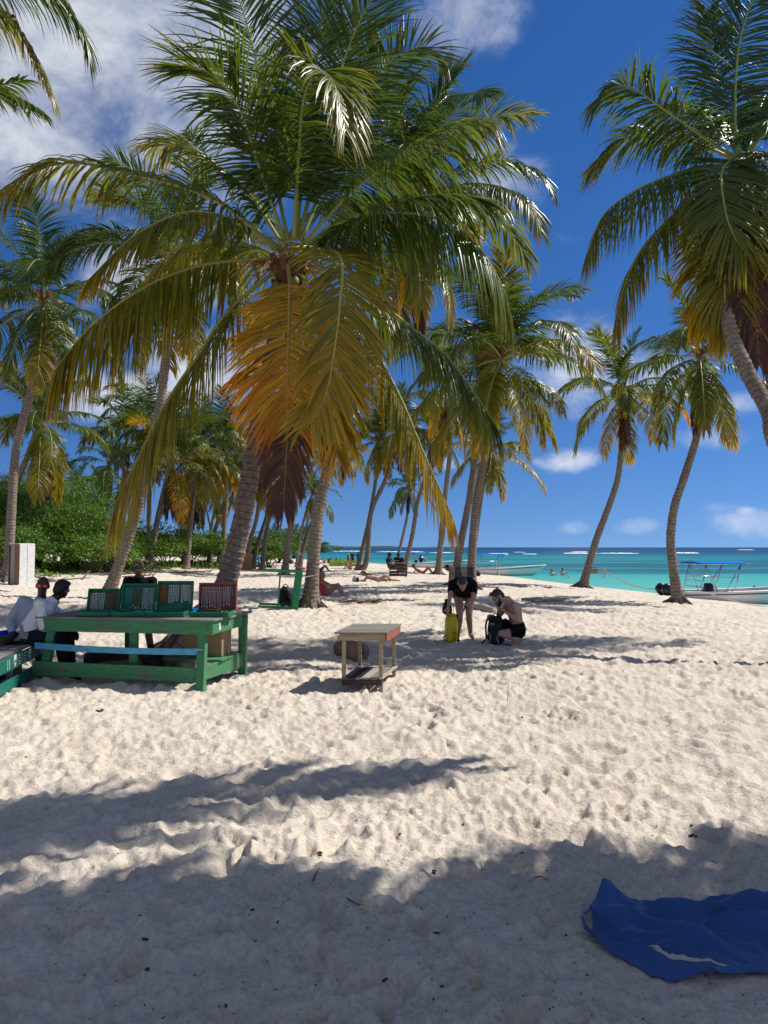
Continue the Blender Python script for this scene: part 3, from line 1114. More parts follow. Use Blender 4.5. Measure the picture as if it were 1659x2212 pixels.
def palm(px_pts, d0, d1, label, seed, r0=0.17, r1=0.115, sc=1.0, n=22, ages=(0.05, 0.55), dead=3, auto=True, near=False, base=None, group='coconut palms on the beach', skip=None, up_bias=0.0, tint=0.0):
    rng = random.Random(seed)
    r0 *= 0.9; r1 *= 0.9
    ages = (ages[0], ages[0] + (ages[1] - ages[0]) * 0.62)
    n = max(12, int(n * 0.9))
    k = len(px_pts)
    if base is None:
        b = at(px_pts[0][0], px_pts[0][1], d0)
    else:
        b = Vector(base)
    b.z = tz(b.x, b.y) - 0.05
    pts = [b]
    h0, h1 = px_pts[0][1], px_pts[-1][1]
    for i in range(1, k):
        f = (h0 - px_pts[i][1]) / (h0 - h1)
        pts.append(at(px_pts[i][0], px_pts[i][1], d0 + (d1 - d0) * f))
    root = thing('palm_tree', b, label, 'palm tree', group)
    me, C = trunk_mesh([p - b for p in pts], r0, r1, seed, sides=18 if near else 12)
    link(bpy.data.objects.new('trunk', me), root)
    # roots spreading at the foot
    if d0 < 45:
        for q in range(9):
            a = q * 0.7 + rng.random() * 0.4
            d = Vector((math.cos(a), math.sin(a), 0))
            l = r0 * rng.uniform(2.6, 4.2)
            zz = [gz(b.x + d.x * t * l, b.y + d.y * t * l) - b.z for t in (0.5, 0.75, 1.0)]
            MB().tube([d * r0 * 0.9 + Vector((0, 0, 0.30)), d * l * 0.5 + Vector((0, 0, zz[0] + 0.09)), d * l * 0.75 + Vector((0, 0, zz[1] + 0.02)), d * l + Vector((0, 0, zz[2] - 0.06))], [0.05, 0.05, 0.035, 0.012], 6).build('root', 'palm_bark', root, True)
    top = C[-1]
    crown_heart(root, top, C[-1] - C[-4], rng, 1.0 if near else 0.9 * sc, near)
    if auto:
        keys = ['spear', 'up1', 'up2', 'mid1', 'mid2', 'flat1', 'flat2', 'low1', 'low2', 'hang1', 'hang2']
        a = rng.uniform(0, 6.28)
        for i in range(n):
            t = i / (n - 1)
            kk = keys[min(len(keys) - 1, int(t ** 1.05 * len(keys)))]
            if rng.random() < 0.2:
                kk = rng.choice(keys[:7])
            m_ = rng.choice(LIB[kk])
            a += 2.399 + rng.uniform(-0.25, 0.25)
            if skip and skip(a % (2 * PI), t):
                continue
            age = ages[0] + (ages[1] - ages[0]) * max(0, t - 0.35) / 0.65 + rng.uniform(-0.04, 0.06) + tint
            put_frond(root, *m_, loc=top + Vector((math.cos(a), math.sin(a), 0)) * 0.06 + Vector((0, 0, -0.35 * t * sc)), rz=a, sc=sc * rng.uniform(0.88, 1.1) * (1.0 - 0.12 * (t > .8)), age=max(0.0, age), tip=0.10 + 0.16 * t)
        for i in range(dead):
            m_ = rng.choice(LIB['dead1'] + LIB['dead2'])
            a = rng.uniform(0, 6.28)
            put_frond(root, *m_, loc=top + Vector((0, 0, -0.4 * sc)), rz=a, sc=sc * rng.uniform(0.6, 0.92), age=rng.choice([0.56, 0.80, 0.84, 0.9, 0.95]), tip=0.1)
    PALMS.append(root)
    return root, top, b


def hand_frond(root, b, dcrown, pix, age, tip, seed, side=None, L=1.05, w=0.045, droop=0.6, nleaf=100, twist=0.0, vlift=0.15, start=0.16, rr=0.034, hang=0.0):
    """pix: list of (px, py, depth offset)"""
    pts = [at(p[0], p[1], dcrown + p[2]) - b for p in pix]
    if side is None:
        h = pts[-1] - pts[0]
        h.z = 0
        if h.length < 0.3:
            h = Vector((0, -1, 0))
        side = h.cross(Vector((0, 0, 1)))
    me, mm = frond_meshes(pts, tuple(side), nleaf, L * 1.32, w * 0.9, droop, seed, start, vlift, twist, rr, hang)
    return put_frond(root, me, mm, age=age, tip=tip)

# ---------------------------------------------------------------- the palms of the photograph
def main_palm():
    d = 11.5
    root, top, b = palm([(398, 1400), (440, 1330), (488, 1258), (522, 1130), (546, 994), (590, 760), (625, 590)], 11.5, 11.5,
                        'huge leaning coconut palm with orange drooping fronds behind the green stall', 11, 0.20, 0.14, near=True, auto=False, group='coconut palms on the beach')
    F = lambda *a, **k: hand_frond(root, b, d, *a, **k)
    X = (1, 0, 0)
    F([(610, 545, 0), (470, 435, -.1), (300, 378, -.3), (150, 352, -.5), (60, 380, -.6), (5, 430, -.6)], 0.22, 0.30, 1, hang=0.15, L=0.85, droop=0.75)
    F([(605, 540, 0), (500, 475, -.5), (400, 460, -.9), (290, 510, -1.2), (190, 605, -1.4)], 0.26, 0.34, 2, hang=0.35, L=0.75, droop=0.8)
    F([(600, 560, 0), (490, 565, -.3), (396, 584, -.6), (293, 632, -1.1), (190, 711, -1.5), (118, 800, -1.8)], 0.33, 0.22, 3, hang=1.10, L=1.25, droop=1.5, w=0.058)
    F([(612, 575, 0), (575, 601, -.3), (492, 673, -.6), (430, 765, -.8), (379, 838, -1.0), (334, 914, -1.1), (293, 1000, -1.2), (250, 1085, -1.2)], 0.33, 0.22, 4, hang=0.55, L=1.3, droop=1.1, start=0.22)
    F([(622, 570, -.2), (626, 620, -.7), (622, 765, -1.2), (620, 880, -1.35), (618, 950, -1.35)], 0.53, 0.24, 5, side=X, L=0.86, droop=0.35, w=0.06, start=0.2)
    F([(640, 560, -.1), (690, 540, -.8), (737, 560, -1.4), (732, 678, -1.8), (720, 768, -1.95), (704, 852, -2.0), (672, 915, -1.95)], 0.41, 0.14, 6, side=X, L=0.82, droop=0.35, w=0.062, start=0.16)
    F([(645, 545, 0), (720, 490, -.4), (815, 461, -.9), (942, 469, -1.1), (1017, 514, -1.2), (1074, 596, -1.2), (1100, 660, -1.2)], 0.16, 0.22, 7, hang=0.90, L=1.15, droop=1.3)
    F([(640, 580, 0), (730, 600, .2), (817, 652, .3), (884, 705, .3), (957, 762, .1), (1017, 838, -.1), (1075, 925, -.3)], 0.20, 0.18, 8, hang=0.70, L=0.95, droop=1.0)
    F([(640, 590, -.1), (740, 665, -.6), (800, 740, -.9), (844, 818, -1.1), (877, 885, -1.2), (904, 952, -1.3), (945, 1045, -1.4), (978, 1118, -1.4)], 0.36, 0.24, 9, hang=0.90, L=0.85, droop=1.2, start=0.2)
    F([(635, 520, -.1), (645, 325, -.5), (655, 215, -.9), (685, 152, -1.2), (722, 185, -1.5), (748, 280, -1.6)], 0.20, 0.30, 10, L=0.90, droop=0.7, w=0.05)
    F([(622, 520, 0), (585, 330, .1), (560, 170, .2), (530, 40, .3), (490, -70, .5)], 0.08, 0.25, 11, side=X, L=1.25, droop=0.28)
    F([(615, 520, 0), (560, 360, -.3), (520, 240, -.5), (470, 170, -.8), (410, 140, -1)], 0.10, 0.30, 12, L=1.2, droop=0.3)
    F([(640, 510, 0), (668, 250, .3), (690, 90, .4), (710, -50, .5)], 0.06, 0.15, 13, side=X, L=1.0, droop=0.25)
    F([(645, 515, 0), (700, 300, .2), (740, 140, .2), (790, 20, .2), (850, -60, .1)], 0.08, 0.2, 14, side=X, L=1.05, droop=0.25)
    F([(650, 520, 0), (740, 300, .4), (800, 180, .6), (867, 116, .7), (924, 101, .8), (962, 130, .8)], 0.12, 0.24, 15, side=X, L=0.865, droop=0.3)
    F([(655, 530, 0), (740, 430, -.3), (807, 375, -.6), (905, 311, -.9), (980, 274, -1.0), (1050, 262, -1.1)], 0.18, 0.2, 16, hang=0.30, L=0.95, droop=0.9)
    F([(610, 530, 0), (540, 420, .3), (475, 360, .6), (400, 312, .9), (330, 318, 1.2)], 0.22, 0.25, 17, L=0.85, droop=0.8)
    F([(650, 550, 0), (740, 500, -.6), (840, 440, -1.0), (960, 420, -1.2), (1060, 430, -1.3)], 0.14, 0.22, 20, hang=0.40, L=0.95, droop=0.9)
    F([(610, 560, 0), (540, 530, .6), (450, 520, 1.0), (370, 560, 1.3), (320, 620, 1.5)], 0.30, 0.2, 22, hang=0.50, L=0.9, droop=1.1)
    F([(625, 580, .1), (600, 680, .3), (575, 800, .4), (560, 900, .4)], 0.52, 0.25, 24, side=X, L=0.8, droop=0.5)
    F([(640, 590, .1), (690, 720, .2), (720, 860, .2), (725, 980, .1)], 0.40, 0.2, 25, side=X, L=0.8, droop=0.7)
    F([(625, 590, -.1), (634, 760, -.8), (622, 925, -1.38), (616, 1030, -1.40), (612, 1100, -1.40)], 0.86, 0.06, 26, side=X, L=0.46, droop=0.9, w=0.045, start=0.62, vlift=0.0)
    # old leaf bases on the neck of the palm
    rng = random.Random(8)
    for k in range(10):
        a = k * 2.4
        p = top + Vector((0, 0, -0.15 - 0.07 * k))
        dd = Vector((math.cos(a), math.sin(a), 0))
        MB().tube([p + dd * 0.09, p + dd * 0.16 + Vector((0, 0, .14)), p + dd * 0.27 + Vector((0, 0, .30))], [0.07, 0.06, 0.035], 6).build('leaf_base', 'palm_fibre', root, True)


def right_palm():
    d = 13.5
    root, top, b = palm([(1780, 1360), (1720, 1020), (1659, 886), (1608, 790), (1572, 690), (1575, 560), (1600, 400)], 9.3, 13.5,
                        'tall bowed coconut palm entering from the right with maroon dead fronds', 31, 0.15, 0.125, near=True, auto=False, base=(8.2, 9.3, 0))
    F = lambda *a, **k: hand_frond(root, b, d, *a, **k)
    X = (1, 0, 0)
    F([(1597, 345, 0), (1541, 310, -.2), (1442, 241, -.5), (1365, 189, -.6), (1320, 190, -.7), (1290, 222, -.7)], 0.08, 0.28, 51, L=0.9, droop=0.8)
    F([(1595, 350, 0), (1530, 320, .2), (1442, 292, .4), (1356, 297, .6), (1274, 366, .7)], 0.20, 0.25, 52, L=0.8, droop=0.8)
    F([(1595, 365, 0), (1537, 368, -.2), (1468, 374, -.4), (1377, 409, -.7), (1304, 464, -.9), (1270, 545, -.9)], 0.24, 0.24, 53, hang=0.70, L=1.0, droop=1.4)
    F([(1595, 375, 0), (1530, 405, -.2), (1468, 452, -.4), (1386, 538, -.6), (1345, 630, -.7), (1332, 705, -.7)], 0.26, 0.24, 54, hang=0.60, L=0.95, droop=1.1)
    F([(1598, 340, 0), (1588, 275, 0), (1592, 129, .1), (1614, 30, .2), (1660, -60, .3)], 0.06, 0.15, 55, side=X, L=1.1, droop=0.35)
    F([(1605, 345, -.1), (1575, 350, -.7), (1558, 380, -1.1), (1567, 456, -1.5), (1584, 507, -1.6), (1614, 550, -1.6)], 0.22, 0.22, 56, side=X, L=0.95, droop=0.5)
    F([(1600, 380, 0), (1555, 450, -.4), (1524, 529, -.6), (1511, 624, -.7), (1524, 715, -.7)], 0.38, 0.22, 57, side=(1, .3, 0), L=0.85, droop=0.7)
    F([(1605, 345, 0), (1570, 240, .2), (1540, 120, .4), (1530, 20, .6)], 0.07, 0.15, 59, side=X, L=0.85, droop=0.5)
    F([(1605, 400, -.1), (1620, 500, -.3), (1614, 645, -.5), (1640, 790, -.5)], 0.86, 0.10, 60, side=X, L=0.85, droop=1.6, w=0.045)
    F([(1610, 400, .1), (1640, 520, .1), (1650, 660, .1), (1665, 800, .1)], 0.84, 0.10, 61, side=(.6, .8, 0), L=0.85, droop=1.6, w=0.045)
    F([(1605, 400, .1), (1590, 520, .3), (1590, 640, .4), (1600, 720, .4)], 0.88, 0.10, 62, side=(.7, -.6, 0), L=0.7, droop=1.5, w=0.045)
    F([(1605, 380, -.2), (1592, 480, -.8), (1566, 600, -1.2), (1572, 735, -1.2)], 0.30, 0.2, 76, side=X, L=0.8, droop=0.7)
    F([(1600, 380, -.1), (1550, 480, -.5), (1528, 600, -.8), (1545, 730, -.8)], 0.34, 0.25, 77, side=(1, .4, 0), L=0.8, droop=0.8)
    F([(1610, 400, -.3), (1634, 500, -1.0), (1628, 640, -1.3), (1640, 770, -1.3)], 0.87, 0.08, 78, side=X, L=0.8, droop=1.4, w=0.045)
    F([(1615, 345, 0), (1640, 300, -.5), (1690, 260, -1.1), (1760, 300, -1.5), (1800, 400, -1.6)], 0.14, 0.2, 63, L=0.95, droop=0.9)
    F([(1612, 350, -.1), (1650, 330, -.7), (1690, 380, -1.2), (1710, 470, -1.4), (1705, 560, -1.4)], 0.3, 0.2, 64, L=0.95, droop=0.9)
    F([(1615, 345, 0), (1680, 200, .3), (1760, 110, .5), (1850, 100, .5), (1920, 180, .4)], 0.1, 0.2, 65, L=0.95, droop=0.8)
    F([(1615, 360, 0), (1720, 330, .3), (1830, 350, .5), (1930, 430, .6), (1990, 560, .6)], 0.2, 0.2, 66, L=0.95, droop=1.0)
    F([(1612, 380, 0), (1680, 440, .6), (1750, 540, .9), (1790, 660, 1.0)], 0.3, 0.2, 67, L=0.9, droop=1.0)
    F([(1600, 350, .1), (1560, 280, .9), (1500, 230, 1.7), (1430, 230, 2.3)], 0.14, 0.2, 68, L=0.9, droop=0.8)
    F([(1610, 350, .1), (1640, 240, 1.2), (1660, 200, 2.3), (1680, 240, 3.2)], 0.14, 0.2, 69, L=0.9, droop=0.8)
    F([(1600, 370, .1), (1570, 400, 1.0), (1540, 470, 1.8), (1520, 560, 2.3)], 0.3, 0.2, 70, L=0.9, droop=0.9)


def corner_palm():
    """its crown hangs into the upper left corner"""
    d = 10.0
    root, top, b = palm([(-700, 1400), (-520, 900), (-330, 400), (-260, 40)], 10.0, 10.0,
                        'palm out of view at left, its frond tips hanging into the upper corner', 71, 0.18, 0.13, near=True, n=16, auto=False)
    F = lambda *a, **k: hand_frond(root, b, d, *a, **k)
    F([(-260, 40, 0), (-150, -60, 0), (0, -70, 0), (110, -20, 0), (175, 60, 0), (188, 105, 0)], 0.10, 0.22, 72, L=0.75, droop=1.0)
    F([(-260, 50, 0), (-140, 0, .2), (-10, 20, .3), (60, 90, .3), (115, 205, .3)], 0.30, 0.2, 73, L=0.6, droop=1.0)
    F([(-260, 60, 0), (-150, 110, -.2), (-40, 170, -.4), (40, 210, -.5), (88, 238, -.5)], 0.12, 0.2, 74, L=0.5, droop=0.7)
    F([(-260, 60, 0), (-200, 150, -.6), (-120, 180, -1.0), (-30, 190, -1.1), (50, 172, -1.2)], 0.12, 0.2, 75, L=0.4, droop=0.7)
    for k in range(10):
        a = 1.0 + k * 0.42
        kk = ['up1', 'mid1', 'flat1', 'low1', 'hang1'][k % 5]
        put_frond(root, *LIB[kk][k % 2], loc=top, rz=a + 0.9, age=0.1 + 0.03 * k, tip=0.2)


main_palm()
right_palm()
corner_palm()
G = 'coconut palms on the beach'
# (trunk points in the picture, depth at foot, depth at crown, label, seed, thickness, scale ...)
palm([(670, 1312), (678, 1200), (692, 1080), (742, 920), (800, 780), (850, 640), (893, 420)], 19.2, 19.6, 'thick palm with a green table tipped against its foot', 81, 0.20, 0.13, 1.2, 28, (0.14, 0.42), 3, near=True)
palm([(230, 1293), (262, 1205), (302, 1080), (345, 880), (362, 740), (392, 560)], 22.5, 22.5, 'leaning palm right behind the necklace cases', 82, 0.20, 0.14, 1.0, 24, (0.1, 0.5), 3, near=True)
palm([(322, 1236), (335, 1150), (352, 1070), (375, 985)], 42, 42, 'short palm behind the man in the cap', 83, 0.22, 0.15, 1.12, 22, (0.18, 0.56), 4)
palm([(14, 1262), (21, 1178), (32, 995), (50, 905), (70, 829), (95, 640)], 26, 26, 'tall grey palm standing behind the white wooden box', 84, 0.19, 0.14, 1.0, 26, (0.06, 0.42), 3)
palm([(-12, 1250), (8, 1180), (30, 1060), (62, 980), (88, 905)], 33, 33, 'lower palm with bright bent fronds at the left edge', 85, 0.19, 0.14, 1.02, 22, (0.16, 0.45), 3)
palm([(984, 1247), (990, 1200), (1014, 1078), (1030, 953), (1050, 820)], 30, 30, 'left palm of the pair behind the grey board', 86, 0.19, 0.13, 1.0, 18, (0.2, 0.52), 2)
palm([(1018, 1270), (1020, 1190), (1030, 1078), (1052, 960), (1083, 760)], 27, 27, 'tallest palm of the pair behind the grey board', 87, 0.19, 0.13, 1.12, 26, (0.14, 0.50), 3, near=True)
palm([(1018, 1236), (1030, 1143), (1044, 1048), (1062, 965)], 48, 48, 'small palm crown seen low behind the pair of palms', 88, 0.18, 0.13, 1.05, 18, (0.25, 0.45), 2)
palm([(1258, 1270), (1272, 1220), (1289, 1163), (1322, 1075), (1337, 1020), (1344, 933), (1342, 840)], 33, 33, 'leaning palm tied with the boat rope, brown skirt', 89, 0.20, 0.13, 0.92, 20, (0.18, 0.60), 4)
palm([(1466, 1297), (1452, 1210), (1449, 1153), (1458, 1090), (1479, 1028), (1508, 930), (1513, 850), (1512, 760)], 22.5, 22.5, 'S-curved palm standing before the boat at right', 90, 0.17, 0.11, 0.85, 22, (0.20, 0.42), 3)
palm([(614, 1234), (622, 1180), (631, 1123), (640, 1085), (654, 1001), (668, 890)], 42, 42, 'palm just left of the tipped green table', 91, 0.22, 0.15, 1.0, 20, (0.2, 0.5), 2)
palm([(640, 1214), (650, 1151), (664, 1098), (676, 1062)], 72, 72, 'thin far palm left of the thick trunk', 92, 0.17, 0.12, 0.9, 18, (0.1, 0.4), 1)
palm([(645, 1217), (665, 1151), (705, 1060), (737, 965)], 58, 58, 'far palm leaning right behind the thick trunk', 93, 0.20, 0.13, 1.0, 20, (0.25, 0.5), 2)
palm([(530, 1226), (540, 1170), (556, 1110), (566, 1000)], 52, 52, 'leftmost of three thin palms beside the big trunk', 94, 0.2, 0.13, 0.95, 18, (0.1, 0.4), 2)
palm([(545, 1224), (558, 1170), (577, 1110), (594, 1035)], 56, 56, 'middle of three thin palms beside the big trunk', 95, 0.2, 0.13, 0.95, 18, (0.1, 0.4), 2)
palm([(566, 1224), (575, 1150), (594, 1085), (622, 1000)], 54, 54, 'rightmost of three thin palms beside the big trunk', 96, 0.2, 0.13, 0.95, 18, (0.1, 0.4), 2)
palm([(452, 1220), (461, 1158), (478, 1105), (495, 1050), (508, 985)], 58, 58, 'slanting palm behind the shrubs left of the big trunk', 97, 0.22, 0.14, 1.0, 18, (0.15, 0.45), 2)
palm([(470, 1222), (478, 1162), (492, 1110), (509, 1052), (520, 1020)], 66, 66, 'second slanting palm left of the big trunk', 98, 0.18, 0.13, 1.0, 18, (0.15, 0.45), 1)
palm([(396, 1210), (402, 1144), (413, 1107), (426, 1050)], 52, 52, 'palm with a pale skirt of dry fronds above the shrubs', 99, 0.2, 0.14, 0.95, 18, (0.25, 0.55), 4)
palm([(450, 1215), (455, 1148), (464, 1100), (470, 1030)], 62, 62, 'thin upright palm above the shrubs', 100, 0.19, 0.13, 0.95, 18, (0.2, 0.45), 2)
palm([(772, 1235), (782, 1190), (797, 1123), (811, 1040), (818, 945)], 55, 55, 'left trunk of the twin palms by the standing bathers', 101, 0.2, 0.13, 1.0, 18, (0.16, 0.5), 2)
palm([(780, 1236), (793, 1205), (801, 1110), (826, 1052), (847, 995), (862, 925)], 54, 54, 'right curved trunk of the twin palms by the standing bathers', 102, 0.23, 0.15, 1.05, 22, (0.16, 0.55), 3)
palm([(852, 1222), (867, 1171), (880, 1110), (884, 1050)], 68, 68, 'slender palm with a small dark crown against the sky', 103, 0.18, 0.12, 0.85, 20, (0.04, 0.3), 2)
palm([(872, 1235), (890, 1160), (902, 1085), (918, 1030), (935, 930)], 54, 54, 'palm behind the couple at the small crate', 104, 0.21, 0.14, 1.0, 20, (0.16, 0.45), 2)
palm([(946, 1243), (954, 1150), (963, 1060), (973, 950), (962, 845)], 44, 44, 'palm with golden fronds between the twins and the pair', 105, 0.21, 0.14, 1.0, 22, (0.25, 0.58), 2)
palm([(225, 1200), (230, 1100), (238, 1000)], 58, 58, 'palm rising behind the feathery green tree', 106, 0.2, 0.14, 1.0, 18, (0.06, 0.35), 2)
palm([(262, 1200), (266, 1050), (275, 935)], 50, 50, 'palm half hidden behind the drooping left frond', 107, 0.2, 0.14, 0.95, 18, (0.08, 0.4), 2)
palm([(212, 1200), (216, 1120), (222, 1068)], 72, 72, 'dark low palm behind the feathery green tree', 108, 0.2, 0.14, 1.0, 16, (0.04, 0.3), 1)
palm([(150, 1190), (156, 1110), (162, 1058)], 78, 78, 'small palm top over the green thicket', 109, 0.2, 0.14, 1.0, 16, (0.04, 0.3), 1)
palm([(118, 1190), (120, 1110), (122, 1042)], 64, 64, 'palm top over the thicket below the leftmost crowns', 110, 0.2, 0.14, 0.9, 16, (0.04, 0.3), 1)
palm([(480, 1215), (484, 1150), (489, 1050), (480, 950)], 48, 48, 'palm with hanging olive fronds left of the big trunk', 111, 0.2, 0.14, 1.05, 20, (0.2, 0.5), 3)
palm([(318, 1215), (322, 1120), (318, 900)], 47, 47, 'tall palm behind the lower left frond', 112, 0.2, 0.14, 1.0, 18, (0.06, 0.35), 2)
palm([(402, 1215), (415, 1100), (432, 960)], 45, 45, 'palm with a broad green crown above the shrubs', 113, 0.2, 0.14, 1.1, 20, (0.15, 0.45), 2)
# the far row along the bay
for i, (px, py, dd) in enumerate([(596, 1166, 150), (606, 1172, 170), (616, 1164, 160), (627, 1170, 180), (585, 1160, 130), (659, 1158, 140), (668, 1168, 190), (648, 1166, 165), (636, 1160, 150), (575, 1168, 150)]):
    palm([(px - 3, 1205), (px - 2, 1190), (px, py)], dd, dd, 'distant coconut palm in the row along the bay', 130 + i, 0.2, 0.14, 0.95, 14, (0.02, 0.3), 0, group='far row of palms along the bay')



def shade_palm(base, top, label, seed, fronds, n=28, sc=1.1):
    """a palm beside the viewpoint; its shade falls into the picture"""
    rng = random.Random(seed)
    b = Vector(base)
    b.z = tz(b.x, b.y) - 0.05
    root = thing('palm_tree', b, label, 'palm tree', 'coconut palms on the beach')
    t = Vector(top) - b
    me, C = trunk_mesh([Vector((0, 0, 0)), t * 0.4 + Vector((0.3, 0, 0)), t], 0.18, 0.13, seed)
    link(bpy.data.objects.new('trunk', me), root)
    crown_heart(root, t, t, rng, 1.0, False)
    keys = ['up1', 'up2', 'mid1', 'mid2', 'flat1', 'flat2', 'low1']
    for i in range(n):
        put_frond(root, *rng.choice(LIB[keys[i % len(keys)]]), loc=t, rz=i * 2.399 + rng.random() * .3, sc=sc, age=0.1 + 0.2 * rng.random(), tip=0.2)
    for i, pts in enumerate(fronds):
        P = [t] + [Vector(p) - b for p in pts]
        h = P[-1] - P[0]; h.z = 0
        me, mm = frond_meshes(P, tuple(h.cross(Vector((0, 0, 1)))), 90, 1.0, 0.075, 0.5, seed + 50 + i, 0.15, 0.1)
        put_frond(root, me, mm, age=0.15, tip=0.2)


def unshadow(x, y, z):
    """the point at height z whose shade falls on the sand at (x, y)"""
    k = z / math.tan(SUN_EL)
    return Vector((x + k * math.cos(SUN_AZ), y + k * math.sin(SUN_AZ), z))


U = unshadow
shade_palm((8.4, 2.2, 0), U(1.7, 0.9, 7.0), 'palm out of view at right whose shade covers the foreground', 201,
           [[U(1.9, 2.0, 7.6), U(1.6, 3.2, 7.2), U(0.6, 3.75, 6.6)], [U(2.3, 2.2, 7.6), U(2.3, 3.3, 7.3), U(1.7, 4.0, 6.6)], [U(2.6, 2.2, 7.6), U(2.9, 3.2, 7.3), U(2.9, 3.8, 6.7)], [U(1.2, 1.8, 7.5), U(0.6, 2.7, 7.2), U(0.3, 3.55, 6.6)], [U(1.5, 1.8, 7.5), U(1.1, 2.8, 7.2), U(0.8, 3.6, 6.6)], [U(2.1, 1.8, 7.6), U(2.0, 2.8, 7.3), U(1.1, 3.55, 6.6)], [U(2.4, 1.6, 7.6), U(2.6, 2.6, 7.3), U(2.3, 3.5, 6.7)], [U(1.5, 1.5, 7.5), U(0.8, 2.6, 7.2), U(-0.3, 3.3, 6.5)]], n=90, sc=0.68)
shade_palm((6.6, -0.5, 0), U(-1.2, 0.7, 7.6), 'palm out of view beside the viewpoint, shading the near sand', 202,
           [[U(-1.2, 1.2, 8.0), U(-1.1, 2.4, 7.8), U(-0.6, 3.35, 7.2)], [U(-1.6, 1.3, 8.0), U(-1.9, 2.4, 7.6), U(-2.0, 3.3, 7.0)], [U(-1.8, 1.2, 8.0), U(-2.7, 2.2, 7.6), U(-3.2, 3.2, 6.9)], [U(-2.2, 1.2, 8.0), U(-3.0, 2.6, 7.6), U(-3.0, 3.45, 6.9)], [U(-1.4, 1.4, 8.0), U(-1.5, 2.7, 7.6), U(-1.3, 3.5, 7.0)], [U(-2.4, 0.9, 8.0), U(-3.4, 1.9, 7.6), U(-3.9, 3.0, 6.9)]], n=90, sc=0.72)
shade_palm((3.6, -4.5, 0), U(-5.6, 2.2, 8.2), 'palm out of view whose frond shade crosses the sunlit sand', 203,
           [[U(-4.0, 3.0, 8.5), U(-2.2, 4.1, 8.0), U(-0.9, 4.75, 7.4), U(0.5, 5.3, 6.6)], [U(-4.6, 3.1, 8.5), U(-2.9, 3.8, 8.1), U(-1.4, 4.45, 7.3)]], n=7, sc=0.55)


# ---------------------------------------------------------------- shrubs and ground cover
def leaves_mesh(name, C, size, normals, rng, mat='bush_leaf', age=None, aspect=2.2):
    n = len(C)
    d = unit(rng.normal(0, 1, (n, 3)) + normals * 0.5)
    nn = unit(normals + rng.normal(0, 0.6, (n, 3)))
    s = unit(np.cross(d, nn))
    l = (size * rng.uniform(0.6, 1.3, n))[:, None]
    w = l / aspect
    a = C - d * l * 0.5
    b = C + s * w * 0.5
    c = C + d * l * 0.5
    e = C - s * w * 0.5
    vs = np.stack([a, b, c, e], 1).reshape(-1, 3)
    q = np.arange(4 * n).reshape(n, 4)
    me = np_mesh(name, vs, q, mat, False)
    age = rng.random(n) if age is None else age
    for nm in ('tipf', 'rnd'):
        at_ = me.attributes.new(nm, 'FLOAT', 'POINT')
        at_.data.foreach_set('value', np.repeat(age if nm == 'rnd' else rng.random(n), 4).astype(np.float32))
    return me


def shrub(c, size, label, seed, clumps=60, per=110, leaf=0.12, age=0.3, feathery=False, name='shrub', flat=0.45):
    rng = np.random.default_rng(seed)
    c = Vector(c)
    c.z = tz(c.x, c.y)
    root = thing(name, c, label, 'tree' if name == 'tree' else 'shrub', 'greenery behind the beach')
    sx, sy, sz = size
    u = unit(rng.normal(0, 1, (clumps, 3)))
    u[:, 2] = np.abs(u[:, 2]) * 0.95 + rng.uniform(-0.25, 0.1, clumps)
    rad = rng.uniform(0.55, 1.0, clumps) ** 0.5
    bump = 1 + 0.22 * np.sin(u[:, 0] * 5 + seed) * np.cos(u[:, 1] * 4 + seed * 2)
    cc = u * (rad * bump)[:, None] * np.array([sx, sy, sz]) * 0.5
    cc[:, 2] += sz * 0.42
    cc[:, 2] = np.maximum(cc[:, 2], sz * 0.06)
    P, Nn = [], []
    for i in range(clumps):
        r = rng.uniform(0.14, 0.30) * min(sx, sz)
        q = rng.normal(0, 0.5, (per, 3)) * r * np.array([1.15, 1.15, 0.22 if feathery else flat])
        if feathery:
            q[:, 2] -= 0.35 * (q[:, 0] ** 2 + q[:, 1] ** 2) / r
        P.append(cc[i] + q)
        Nn.append(np.tile(unit(u[i] * 0.5 + np.array([0, 0, 0.8])), (per, 1)))
    P = np.concatenate(P); Nn = np.concatenate(Nn)
    P[:, 2] = np.maximum(P[:, 2], 0.03)
    me = leaves_mesh('crown', P, leaf, Nn, rng, aspect=3.0 if feathery else 2.0)
    o = link(bpy.data.objects.new('crown', me), root)
    o.color = (age, 0.25, 0, 1)
    st = MB()
    for k in range(7):
        j = rng.integers(clumps)
        e = Vector(cc[j])
        m = Vector((e.x * 0.3 + rng.normal() * 0.1, e.y * 0.3, e.z * 0.5))
        st.tube([Vector((rng.normal() * .12, rng.normal() * .12, -0.1)), m, e], [0.055 * sz / 2.5, 0.035 * sz / 2.5, 0.01], 5)
    st.build('stem', 'bush_stem', root, True)
    return root


def on(px, Y):
    p = at(px, 1182, Y)
    return (p.x, p.y, 0)


